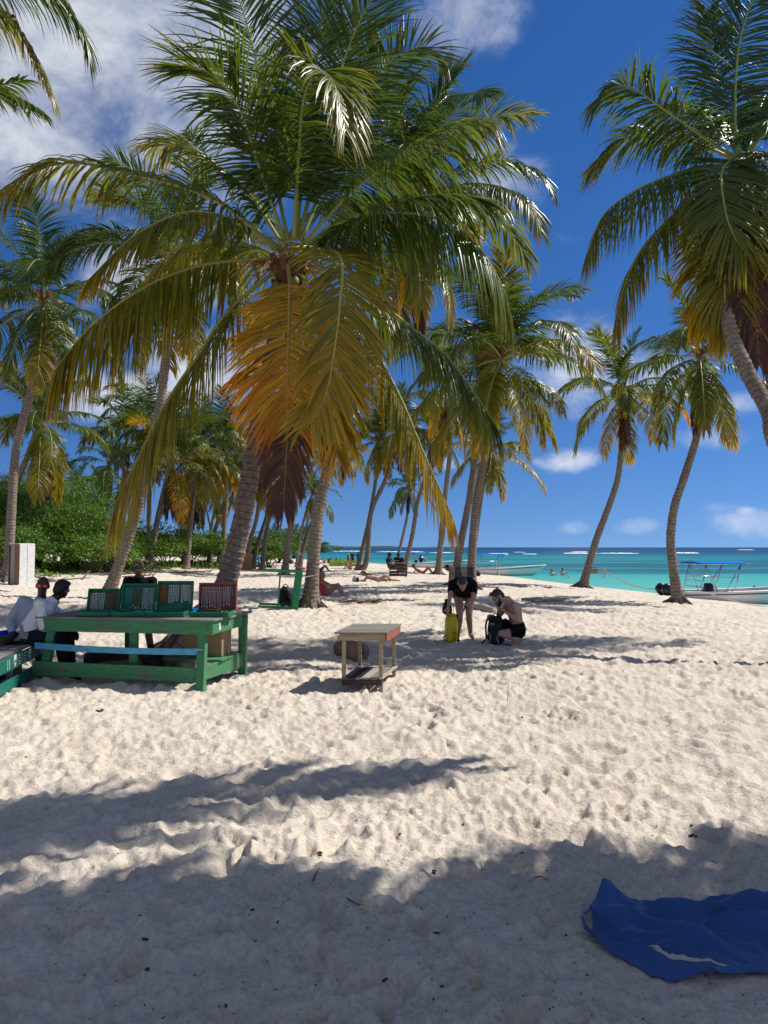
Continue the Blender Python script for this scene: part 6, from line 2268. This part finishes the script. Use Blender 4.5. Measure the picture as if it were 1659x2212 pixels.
def person(loc, rz, J, label, skin='skin_fair', hair='hair_brown', clothes=(), voxel=0.014, k=1.0, group=None, face=(0, -1, -0.2), hair_len=0.0, extras=None, female=False, bun=False, hands=True, cap=None, hat=None, glasses=None, beard=None):
    """J: joints in metres in the person's own frame. one continuous body, clothes and hair as children"""
    J = {a: Vector(b) * k for a, b in J.items()}
    t = thing('person', loc, label, 'person', group, rz)
    f = Vector(face).normalized()
    up = (J['hed'] - J['nec']).normalized()
    up = (up - f * up.dot(f))
    up = up.normalized() if up.length > 1e-3 else Vector((0, 0, 1))
    rt = f.cross(up).normalized()
    H = J['hed']
    HM = Matrix((rt, f, up)).transposed()          # head frame: x right, y forward, z up
    hp = lambda x, y, z: H + HM @ (Vector((x, y, z)) * k)
    b = MB()
    pel, che, nec = J['pel'], J['che'], J['nec']
    w = 0.92 if female else 1.0
    ax = (J['shR'] - J['shL']).normalized()
    spine = (che - pel)
    bel = pel.lerp(che, .5)
    lat = ax

    def ob(c1, c2, hw1, hw2, r1, r2):
        """slab like trunk section: three capsules side by side"""
        for s in (-1, 0, 1):
            b.capsule(c1 + lat * hw1 * s, c2 + lat * hw2 * s, r1, r2)
    hips = (J['hiR'] - J['hiL']).normalized() if (J['hiR'] - J['hiL']).length > .02 else ax
    b.capsule(J['hiL'], J['hiR'], .105 * k, .105 * k)
    ob(pel, bel, .075 * k * w, .060 * k * w, .105 * k, .098 * k)
    ob(bel, che, .060 * k * w, .085 * k * w, .098 * k, .108 * k * w)
    b.capsule(che.lerp(J['shL'], .4), J['shL'], .085 * k * w, .06 * k * w)
    b.capsule(che.lerp(J['shR'], .4), J['shR'], .085 * k * w, .06 * k * w)
    b.capsule(che, nec, .09 * k, .06 * k)
    b.capsule(nec, hp(0, -.01, -.05), .055 * k, .052 * k)
    # head: skull, jaw, nose, chin, ears
    b.ball(hp(0, -.012, .025), (.076 * k, .094 * k, .098 * k), 14, 10, HM)
    b.ball(hp(0, .022, -.045), (.056 * k, .066 * k, .070 * k), 12, 8, HM)
    b.capsule(hp(0, .084, .01), hp(0, .105, -.025), .011 * k, .015 * k, 8)
    b.capsule(hp(-.018, .078, -.062), hp(.018, .078, -.062), .012 * k, .012 * k, 8)
    b.ball(hp(0, .066, -.098), (.024 * k, .022 * k, .02 * k), 8, 6, HM)
    for s in (-1, 1):
        b.ball(hp(s * .078, -.008, .0), (.012 * k, .022 * k, .032 * k), 8, 6, HM)
    for s in ('L', 'R'):
        sh, el, wr = J['sh' + s], J['el' + s], J['wr' + s]
        b.capsule(sh, el, .052 * k * w, .039 * k * w)
        m = el.lerp(wr, .3)
        b.capsule(el, m, .040 * k * w, .042 * k * w)
        b.capsule(m, wr, .042 * k * w, .027 * k * w)
        # hand
        d = (wr - el).normalized()
        hd = J.get('ha' + s)
        if hd is not None and (hd - wr).length > .01:
            d = (hd - wr).normalized()
        sd = d.cross(Vector((0, 0, 1)))
        sd = sd.normalized() if sd.length > .1 else d.cross(Vector((0, 1, 0))).normalized()
        nn = sd.cross(d)
        pc = wr + d * .085 * k
        for q in (-1, 0, 1):
            b.capsule(wr + d * .02 * k + sd * .010 * q * k, pc + sd * .024 * q * k, .020 * k, .018 * k, 8)
        if hands:
            for q, ln in ((-1.5, .062), (-.5, .076), (.5, .080), (1.5, .070)):
                a0 = pc + sd * .0175 * q * k
                a1 = a0 + d * ln * .5 * k - nn * .012 * k
                a2 = a1 + d * ln * .35 * k - nn * .03 * k
                b.capsule(a0, a1, .0105 * k, .0095 * k, 8)
                b.capsule(a1, a2, .0095 * k, .0085 * k, 8)
            th0 = wr + d * .035 * k + sd * .028 * k
            th1 = th0 + d * .035 * k + sd * .030 * k
            b.capsule(th0, th1, .0135 * k, .0115 * k, 8)
            b.capsule(th1, th1 + d * .035 * k + sd * .006 * k - nn * .01 * k, .0115 * k, .0095 * k, 8)
        hi, kn, an, to = J['hi' + s], J['kn' + s], J['an' + s], J['to' + s]
        b.capsule(hi, kn, .092 * k, .060 * k)
        ca = kn.lerp(an, .30)
        back = ((kn - hi).normalized() - (an - kn).normalized())
        back = back.normalized() if back.length > .15 else Vector((0, 1, 0))
        b.capsule(kn, ca + back * .012 * k, .055 * k, .058 * k)
        b.capsule(ca + back * .012 * k, an, .058 * k, .036 * k)
        b.capsule(an, an.lerp(to, .5), .038 * k, .036 * k)
        b.capsule(an.lerp(to, .5), to, .038 * k, .028 * k)
        hl = an - (to - an).normalized() * .045 * k
        b.capsule(an, hl + Vector((0, 0, -.02 * k)), .036 * k, .030 * k)
    body = bake(b, 'body', skin, t, voxel)
    # eyes
    if voxel < .016:
        for s in (-1, 1):
            MB().ball(hp(s * .031, .078, .012), .0115 * k, 8, 6).build('eye', 'eye_white', t, True)
            MB().ball(hp(s * .031, .0865, .012), .006 * k, 8, 6).build('pupil', 'hair_black', t, True)
    # hair
    if hair:
        h = MB()
        h.ball(hp(0, -.022, .042), (.083 * k, .094 * k, .094 * k), 14, 10, HM)
        h.ball(hp(0, .030, .088), (.060 * k, .058 * k, .034 * k), 12, 8, HM)
        h.ball(hp(0, -.06, -.005), (.070 * k, .056 * k, .075 * k), 12, 8, HM)
        if hair_len > 0:
            for s in (-1, 0, 1):
                p0 = hp(s * .045, -.085, -.01)
                p1 = nec + (che - nec) * .2 - f * .06 * k + lat * s * .04
                p2 = nec.lerp(pel, hair_len * .55) - Vector((0, 0, 0)) + lat * s * .05 - f * .12 * k
                h.capsule(p0, p1, .05 * k, .045 * k); h.capsule(p1, p2, .045 * k, .02 * k)
        if bun:
            h.ball(hp(0, -.10, .075), .042 * k, 10, 7)
        bake(h, 'hair', hair, t, max(voxel * .8, .010), 2)
    if beard:
        h = MB()
        h.ball(hp(0, .040, -.078), (.060 * k, .056 * k, .052 * k), 12, 8, HM)
        h.ball(hp(0, .070, -.105), (.036 * k, .034 * k, .04 * k), 10, 7, HM)
        for s in (-1, 1):
            h.capsule(hp(s * .066, .01, -.01), hp(s * .052, .045, -.075), .014 * k, .022 * k)
        bake(h, 'beard', beard, t, .010, 2)
    if glasses:
        for s in (-1, 1):
            MB().ball(hp(s * .034, .094, .012), (.031 * k, .008 * k, .021 * k), 12, 8, HM).build('lens', glasses, t, True)
            MB().capsule(hp(s * .066, .085, .016), hp(s * .082, -.01, .016), .0045 * k, .0045 * k, 6).build('temple', 'black_plastic', t, True)
        MB().capsule(hp(-.012, .100, .018), hp(.012, .100, .018), .0045 * k, .0045 * k, 6).build('bridge', 'black_plastic', t, True)
    if cap:
        h = MB()
        h.ball(hp(0, -.012, .052), (.090 * k, .103 * k, .098 * k), 14, 10, HM)
        c = bake(h, 'cap', cap, t, .012, 2)
        mb = MB()
        n = 10
        for i in range(n + 1):
            a = PI * i / n
            for rr, zz in ((.078, .045), (.10, .040)):
                mb.v.append(tuple(hp(math.cos(a) * rr * .95, .035 + math.sin(a) * rr * (1.45 if rr > .09 else 1.0), zz - .02 * math.sin(a) * (rr > .09))))
        for i in range(n):
            mb.f.append((2 * i, 2 * i + 1, 2 * i + 3, 2 * i + 2))
        pk = mb.build('peak', cap, c, True)
        so = pk.modifiers.new('thick', 'SOLIDIFY'); so.thickness = .006
        if cap == 'olive_cap':
            mb = MB()
            for (xa, za, xb, zb) in ((-.03, .085, -.012, .115), (-.012, .115, .0, .095), (0, .095, .012, .115), (.012, .115, .03, .085), (-.035, .072, .035, .072)):
                A, B_ = hp(xa, .088 - abs(xa) * .25, za), hp(xb, .088 - abs(xb) * .25, zb)
                mb.capsule(A, B_, .004, .004, 6)
            mb.build('cap_emblem', 'print_white', c)
    if hat:
        mb = MB()
        mb.tube([hp(0, 0, .03), hp(0, 0, .045)], [.17 * k, .165 * k], 16)
        mb.tube([hp(0, -.005, .04), hp(0, -.005, .11), hp(0, -.005, .13)], [.10 * k, .088 * k, .05 * k], 14)
        mb.build('sun_hat', hat, t, True)
    # clothes: (name, material, pieces)
    for (nm, mat, pieces) in clothes:
        c = MB()
        for pc in pieces:
            kind, val = pc if isinstance(pc, tuple) else (pc, 1.0)
            e = .016 * k
            if kind == 'torso':            # whole trunk down to the hip
                top = che
                for s in (-1, 0, 1):
                    c.capsule(pel.lerp(che, 1 - val) + lat * .075 * k * w * s, bel + lat * .062 * k * w * s if val > .6 else che + lat * .085 * k * w * s, .105 * k + e, .100 * k + e)
                    c.capsule(bel + lat * .062 * k * w * s, che + lat * .085 * k * w * s, .100 * k + e, .108 * k * w + e)
                for s in ('L', 'R'):
                    c.capsule(che.lerp(J['sh' + s], .3), J['sh' + s], .088 * k * w + e, .060 * k * w + e)
                c.capsule(che, che.lerp(nec, .75), .095 * k + e, .062 * k + e)
            elif kind == 'sleeve':
                for s in ('L', 'R'):
                    sh, el, wr = J['sh' + s], J['el' + s], J['wr' + s]
                    if val <= 1:
                        c.tube([sh, sh.lerp(el, val * .5), sh.lerp(el, val)], [.054 * k * w + e, .054 * k * w + e * 1.2, .052 * k * w + e * 1.4], 12)
                    else:
                        c.capsule(sh, el, .054 * k * w + e, .045 * k * w + e)
                        c.capsule(el, wr.lerp(el, .06), .045 * k * w + e, .032 * k * w + e * .8)
            elif kind == 'hips':
                c.capsule(J['hiL'], J['hiR'], .105 * k + e, .105 * k + e)
                for s in (-1, 0, 1):
                    c.capsule(pel + lat * .075 * k * w * s, pel.lerp(che, .18) + lat * .070 * k * w * s, .105 * k + e, .103 * k + e)
            elif kind == 'brief':
                c.capsule(J['hiL'], J['hiR'], .105 * k + e * .6, .105 * k + e * .6)
            elif kind == 'thigh':
                for s in ('L', 'R'):
                    hi, kn = J['hi' + s], J['kn' + s]
                    q = hi.lerp(kn, val)
                    c.tube([hi, hi.lerp(kn, val * .5), q], [.094 * k + e, .094 * k - .015 * k * val + e * 1.2, .094 * k - .034 * k * val + e * 1.6], 14)
            elif kind == 'shin':
                for s in ('L', 'R'):
                    kn, an = J['kn' + s], J['an' + s]
                    c.capsule(kn, kn.lerp(an, val * .4), .062 * k + e, .062 * k + e)
                    c.tube([kn, kn.lerp(an, val * .5), kn.lerp(an, val)], [.06 * k + e, .062 * k + e, .045 * k + e], 12)
            elif kind == 'bra':
                for s in (-1, 1):
                    c.ball(che.lerp(pel, .18) + lat * s * .065 * k + f * .0 + (nec - che).cross(lat).normalized() * 0, .088 * k + e * .6, 10, 8)
                c.capsule(che.lerp(pel, .22) - lat * .09 * k, che.lerp(pel, .22) + lat * .09 * k, .105 * k + e * .3, .105 * k + e * .3)
            elif kind == 'sock':
                for s in ('L', 'R'):
                    kn, an, to = J['kn' + s], J['an' + s], J['to' + s]
                    c.capsule(an.lerp(kn, val), an, .045 * k + e * .6, .040 * k + e * .6)
                    c.capsule(an, to, .042 * k + e * .6, .032 * k + e * .6)
        bake(c, nm, mat, t, max(voxel * .95, .011), 3)
    return t, J, hp


def people_near():
    # woman bending over the yellow bag
    b = gp(1003, 1383)
    J = dict(pel=(.02, .34, .80), che=(-.03, .02, .98), nec=(-.06, -.14, .99), hed=(-.08, -.27, .985),
             shL=(-.215, .02, .97), shR=(.135, .0, .96), elL=(-.27, -.10, .76), elR=(.115, -.16, .73), wrL=(-.31, -.20, .60), wrR=(-.04, -.24, .57),
             hiL=(-.085, .36, .76), hiR=(.125, .36, .76), knL=(-.075, .20, .44), knR=(.085, .22, .44), anL=(-.10, .28, .07), anR=(.12, .30, .07), toL=(-.13, .12, .03), toR=(.14, .14, .03))
    t, J, hp = person((b.x, b.y - .2, gz(b.x, b.y)), 0, J, 'woman in black t-shirt bending down over the yellow bag', 'skin_fair', 'hair_brown',
                      [('t_shirt', 'black_cloth', [('torso', .86), ('sleeve', .62)]), ('swim_bottoms', 'swim_print', ['brief'])], .011, 1.0, None, (-.05, -.62, -.78), female=True, bun=True)
    # watch and lettering
    w = J['wrR'].lerp(J['elR'], .12)
    d = (J['wrR'] - J['elR']).normalized()
    MB().tube([w - d * .014, w + d * .014], .037, 12).build('watch', 'black_plastic', t, True)
    text_mesh('shirt_print', 'COMME CI', 0.030, 'print_white', t, (-.02, -.135, .865), (R(60), 0, R(2)), .001) if False else None
    # man crouching
    b = gp(1106, 1392)
    J = dict(pel=(.10, .04, .25), che=(.03, -.02, .60), nec=(-.07, -.04, .745), hed=(-.235, -.06, .79),
             shL=(-.01, .15, .68), shR=(.02, -.20, .66), elL=(-.20, .10, .45), elR=(.055, -.26, .42), wrL=(-.20, .02, .60), wrR=(-.13, -.16, .555), haL=(-.225, -.02, .68), haR=(-.215, -.10, .625),
             hiL=(.10, .13, .22), hiR=(.10, -.06, .22), knL=(-.33, .16, .43), knR=(-.20, -.16, .20), anL=(-.16, .12, .07), anR=(.10, -.12, .09), toL=(-.30, .12, .025), toR=(-.02, -.13, .025))
    t, J, hp = person((b.x, b.y, gz(b.x, b.y)), 0, J, 'shirtless bearded man crouching in black shorts and dark sunglasses', 'skin_fair', 'hair_brown',
                      [('swim_shorts', 'black_cloth', ['hips', ('thigh', .55)])], .011, 1.0, None, (-.75, -.12, -.65), glasses='dark_lens', beard='hair_brown')
    MB().bar((.20, -.155, .30), (.215, -.15, .25), .012, .004, (0, 1, 0), 0).build('short_logo', 'print_white', t)
    # tuft of hair over the brow
    mb = MB()
    rng = random.Random(1)
    for q in range(16):
        a = hp(rng.uniform(-.06, .06), rng.uniform(-.02, .07), .10)
        e = a + (hp(0, .06, .03) - hp(0, 0, 0)) * rng.uniform(.25, .6) + Vector((rng.uniform(-.03, .03), rng.uniform(-.03, .03), rng.uniform(-.02, .02)))
        mb.tube([a, (a + e) / 2 + Vector((0, 0, .008)), e], [.013, .010, .003], 5)
    mb.build('hair_tuft', 'hair_brown', t, True)
    # seated man with red glasses
    s = BM_ @ Vector((2.30, .36, .44))
    J = dict(pel=(-.02, .0, .10), che=(.16, .05, .43), nec=(.22, .05, .60), hed=(.25, .02, .745),
             shL=(-.03, .04, .55), shR=(.37, .07, .54), elL=(-.12, -.10, .29), elR=(.36, -.12, .33), wrL=(.02, -.24, .19), wrR=(.13, -.24, .20),
             hiL=(-.11, -.02, .09), hiR=(.08, -.03, .09), knL=(-.20, -.42, .10), knR=(.03, -.46, .10), anL=(-.22, -.42, -.34), anR=(.05, -.46, -.34), toL=(-.25, -.58, -.39), toR=(.05, -.62, -.39))
    person((s.x + .17, s.y, s.z - .04), R(-8), J, 'seated man in grey long-sleeved shirt, blue shorts and red mirrored glasses', 'skin_dark', None,
           [('long_sleeved_shirt', 'grey_jersey', [('torso', .92), ('sleeve', 2)]), ('shorts', 'royal_blue_cloth', ['hips', ('thigh', .62)])], .012, .96, None, (.55, -1, -.05), glasses='red_lens')
    # man in white with his back to the camera
    s = BM_ @ Vector((2.10, .20, .44))
    J = dict(pel=(.0, .0, .11), che=(.20, .10, .43), nec=(.30, .16, .56), hed=(.375, .20, .675),
             shL=(.10, .28, .51), shR=(.24, -.10, .51), elL=(.36, .34, .30), elR=(.30, -.12, .24), wrL=(.50, .26, .16), wrR=(.46, .04, .14),
             hiL=(.03, .10, .09), hiR=(.03, -.09, .09), knL=(.47, .16, .13), knR=(.48, -.05, .12), anL=(.52, .18, -.33), anR=(.55, -.04, -.33), toL=(.68, .19, -.39), toR=(.71, -.04, -.39))
    person((s.x + .07, s.y, s.z - .03), 0, J, 'man in white sweatshirt and dark trousers sitting hunched with his back turned', 'skin_dark', 'hair_black',
           [('sweatshirt', 'white_jersey', [('torso', 1.0), ('sleeve', 2)]), ('trousers', 'dark_denim', ['hips', ('thigh', 1.0), ('shin', .9)]), ('shoes', 'black_cloth', [('sock', .12)])], .012, .98, None, (.5, .85, -.1))
    # vendor in the cap
    b = at(305, 1182, 10.15)
    J = dict(pel=(0, .10, .74), che=(-.02, .02, 1.06), nec=(-.02, -.02, 1.20), hed=(-.015, -.07, 1.315),
             shL=(-.20, .02, 1.13), shR=(.17, .02, 1.13), elL=(-.27, -.08, .87), elR=(.24, -.06, .87), wrL=(-.14, -.26, .80), wrR=(.10, -.26, .80),
             hiL=(-.10, .10, .70), hiR=(.10, .10, .70), knL=(-.13, -.04, .40), knR=(.14, -.04, .40), anL=(-.14, .08, .07), anR=(.15, .08, .07), toL=(-.16, -.09, .03), toR=(.18, -.09, .03))
    person((b.x, b.y, gz(b.x, b.y) + .02), 0, J, 'vendor in olive cap, black hoodie and pale denim shorts behind the stall', 'skin_brown', 'hair_black',
           [('hoodie', 'black_cloth', [('torso', 1.0), ('sleeve', 2)]), ('shorts', 'light_denim', ['hips', ('thigh', .95)]), ('boots', 'black_cloth', [('sock', .85)])], .012, .94, None, (.12, -.95, -.35), cap='olive_cap')


people_near()


# standard poses, facing -y
def sit_knees(lean=.12, spread=.10, arms='knees'):
    J = dict(pel=(0, .0, .10), che=(0, .10 + lean, .42), nec=(0, .08 + lean, .57), hed=(0, .05 + lean, .70), shL=(-.18, .09 + lean, .51), shR=(.18, .09 + lean, .51),
             hiL=(-.09, -.02, .09), hiR=(.09, -.02, .09), knL=(-spread, -.40, .40), knR=(spread, -.40, .40), anL=(-spread, -.62, .06), anR=(spread, -.62, .06), toL=(-spread - .02, -.79, .03), toR=(spread + .02, -.79, .03))
    if arms == 'knees':
        J.update(elL=(-.22, -.12, .38), elR=(.22, -.12, .38), wrL=(-.08, -.36, .40), wrR=(.08, -.36, .41))
    else:
        J.update(elL=(-.26, .30 + lean, .30), elR=(.26, .30 + lean, .30), wrL=(-.26, .36 + lean, .06), wrR=(.26, .36 + lean, .06))
    return J


def stand(arm=0):
    J = dict(pel=(0, 0, .93), che=(0, .01, 1.26), nec=(0, .01, 1.44), hed=(0, -.02, 1.58), shL=(-.19, .01, 1.38), shR=(.19, .01, 1.38), elL=(-.25, .02, 1.10), elR=(.25, .02, 1.10),
             wrL=(-.25, -.05, .86), wrR=(.25, -.05, .86), hiL=(-.09, 0, .90), hiR=(.09, 0, .90), knL=(-.11, -.02, .49), knR=(.11, -.01, .49), anL=(-.12, .02, .08), anR=(.12, .02, .08), toL=(-.14, -.14, .03), toR=(.14, -.14, .03))
    if arm == 1:
        J.update(elL=(-.30, -.10, 1.44), wrL=(-.14, -.20, 1.60))
    if arm == 2:
        J.update(elR=(.28, -.22, 1.18), wrR=(.18, -.42, 1.28), elL=(-.26, -.12, 1.12), wrL=(-.10, -.32, 1.16))
    return J


def prone():
    return dict(pel=(0, 0, .12), che=(-.36, 0, .20), nec=(-.52, 0, .30), hed=(-.64, 0, .36), shL=(-.42, -.18, .26), shR=(-.42, .18, .26), elL=(-.58, -.22, .05), elR=(-.58, .22, .05), wrL=(-.78, -.10, .05), wrR=(-.78, .10, .05),
                hiL=(.06, -.10, .11), hiR=(.06, .10, .11), knL=(.40, -.12, .26), knR=(.46, .12, .08), anL=(.66, -.13, .10), anR=(.86, .13, .07), toL=(.82, -.13, .05), toR=(1.0, .13, .04))


def recline():
    J = dict(pel=(0, 0, .11), che=(-.34, 0, .26), nec=(-.47, 0, .38), hed=(-.55, 0, .50), shL=(-.40, -.18, .34), shR=(-.40, .18, .34), elL=(-.56, -.22, .10), elR=(-.56, .22, .10), wrL=(-.38, -.24, .05), wrR=(-.38, .24, .05),
             hiL=(.06, -.09, .11), hiR=(.06, .09, .11), knL=(.40, -.10, .42), knR=(.34, .12, .40), anL=(.64, -.10, .07), anR=(.56, .12, .07), toL=(.80, -.10, .05), toR=(.72, .12, .05))
    return J


def on_sand(px, py):
    p = gp(px, py)
    return (p.x, p.y, gz(p.x, p.y))


def people_far():
    G1 = 'people further down the beach'
    BR = [('bikini_top', 'coral_cloth', ['bra']), ('bikini_bottoms', 'coral_cloth', ['brief'])]
    BD = [('bikini_top', 'dark_cloth', ['bra']), ('bikini_bottoms', 'dark_cloth', ['brief'])]
    TS = lambda m, n='shorts', q='dark_cloth': [('shirt', m, [('torso', 1.0), ('sleeve', .7)]), (n, q, ['hips', ('thigh', .6)])]
    P = lambda px, py, rz, J, lab, **k: person(on_sand(px, py), rz, J, lab, voxel=k.pop('voxel', .024), hands=k.pop('hands', False), group=G1, **k)
    # woman by the thick palm, facing right
    P(703, 1287, R(80), sit_knees(.06), 'woman in red swimsuit sitting beside the thick palm, hands on knees', skin='skin_tan', hair='hair_blond', clothes=[('swimsuit', 'coral_cloth', [('torso', .75), 'brief'])], female=True, hair_len=.4, face=(0, -1, .0), voxel=.014, hands=True, glasses='dark_lens')
    P(815, 1256, R(-8), prone(), 'woman lying face down, propped on her elbows', skin='skin_tan', hair='hair_brown', clothes=[('bikini_bottoms', 'grey_jersey', ['brief'])], female=True, hair_len=.5, face=(-.7, -.3, -.6), voxel=.016, k=1.05)
    P(913, 1240, R(-4), recline(), 'woman in bikini leaning back on her elbows with knees up', skin='skin_tan', hair='hair_brown', clothes=BR, female=True, hair_len=.3, face=(.9, -.1, -.1), voxel=.018)
    # pair at the crate
    x, y, z = on_sand(843, 1243)
    J = sit_knees(.0)
    J = {a: (b[0], b[1], b[2] + (.36 if a not in ('anL', 'anR', 'toL', 'toR') else 0)) for a, b in J.items()}
    J['knL'] = (-.12, -.42, .50); J['knR'] = (.12, -.42, .50); J['anL'] = (-.13, -.40, .07); J['anR'] = (.13, -.40, .07); J['toL'] = (-.14, -.56, .03); J['toR'] = (.14, -.56, .03)
    person((x, y, z), R(75), J, 'man in dark clothes and cap sitting bent towards the crate', 'skin_brown', 'hair_black', TS('dark_cloth'), .018, 1.12, G1, (0, -.8, -.5), cap='dark_cloth', hands=False)
    x, y, z = on_sand(862, 1243)
    person((x, y + .8, z), R(170), J, 'person in black sitting behind the crate with back turned', 'skin_brown', 'hair_black', TS('black_cloth'), .018, 1.12, G1, (0, -1, 0), hands=False)
    t = thing('wooden_crate', on_sand(860, 1245), 'small dark slatted crate between the two people in black', 'crate')
    for i in range(4):
        MB().box((0, -.26, .10 + i * .17), (.95, .03, .13), None, .005).build('slat', 'dark_wood', t)
    for s in (-1, 1):
        MB().box((s * .47, 0, .36), (.05, .5, .72), None, .005).build('post', 'grey_wood', t)
    MB().box((0, 0, .745), (1.05, .62, .03), None, .005).build('top_board', 'grey_wood', t)
    # standing bathers
    def S(px, py, rz, J, lab, **k):
        r = ray(px, py)
        Y = 84
        x = r.x * Y
        person((x, Y, tz(x, Y)), rz, J, lab, voxel=.032, hands=False, group=G1, **k)
    S(752, 1222, R(60), stand(1), 'leftmost standing bather with an arm raised to the head', skin='skin_tan', hair='hair_brown', clothes=BD, female=True)
    S(761, 1222, R(20), stand(2), 'middle standing bather in dark swimwear holding something up', skin='skin_tan', hair='hair_brown', clothes=TS('dark_cloth'), female=True)
    S(774, 1216, R(-20), stand(2), 'standing person in blue shirt and trousers by the twin palms', skin='skin_brown', hair='hair_black', clothes=[('shirt', 'blue_shirt', [('torso', 1.0), ('sleeve', .9)]), ('trousers', 'blue_shirt', ['hips', ('thigh', 1.0), ('shin', .9)])])
    P(757, 1231, R(-40), sit_knees(.02), 'sunlit bather sitting at the feet of the standing group', skin='skin_tan', hair='hair_brown', clothes=BR, female=True, voxel=.03, k=1.0)
    # sitting row
    for (px, py, rz, sk, hr, cl, lab, hat) in [(700, 1217, 30, 'skin_tan', 'hair_brown', BD, 'leftmost of the row sitting by the creeper', None), (711, 1217, -160, 'skin_tan', 'hair_black', TS('black_cloth'), 'person in black top seen from behind in the sitting row', None),
                                              (718, 1218, 60, 'skin_tan', 'hair_brown', BD, 'low figure right of the person in the black top', None), (725, 1217, -40, 'skin_brown', 'hair_black', TS('dark_cloth'), 'second from right in the row sitting by the creeper', None),
                                              (734, 1217, -60, 'skin_tan', 'hair_black', BD, 'rightmost of the row sitting by the creeper', None), (687, 1222, 90, 'skin_tan', 'hair_blond', TS('dark_cloth'), 'person in white sun hat just right of the thick palm', 'white_cloth')]:
        P(px, py, R(rz), sit_knees(.06), lab, skin=sk, hair=hr, clothes=cl, hat=hat, voxel=.032)
    P(690, 1236, R(0), recline(), 'dark clad person lying back right of the thick palm', skin='skin_brown', hair='hair_black', clothes=TS('dark_cloth'), face=(.9, -.1, .1), voxel=.026, k=1.05)
    P(628, 1218, R(40), sit_knees(.06), 'person in dark clothes sitting left of the white table', skin='skin_brown', hair='hair_black', clothes=TS('black_cloth'), voxel=.03, k=1.05)
    # in the water
    for (px, Y, lab, sk) in [(1192, 60, 'swimmer with pale back nearest the boat bow', 'skin_fair'), (1215, 62, 'dark haired swimmer with raised arm right of the other', 'skin_tan')]:
        r = ray(px, 1232)
        x = r.x * Y
        person((x, Y, SEA - 1.12), R(30), stand(2), lab, skin=sk, hair='hair_black', clothes=BD, voxel=.026, hands=False, group='swimmers')
    r = ray(1629, 1246)
    person((r.x * 37, 37, SEA - 1.3), R(10), stand(0), 'swimmer whose head shows above the right boat', skin='skin_brown', hair='hair_black', clothes=BD, voxel=.026, hands=False, group='swimmers')
    r = ray(909, 1220)
    person((r.x * 82, 82.0, SEA + .25), R(60), {a: (b[0], b[1], b[2] + .42) for a, b in sit_knees(.0).items()}, 'person sitting under the canopy of the far boat', skin='skin_brown', hair='hair_black', clothes=TS('dark_cloth'), voxel=.032, hands=False, group='people in boats')


people_far()
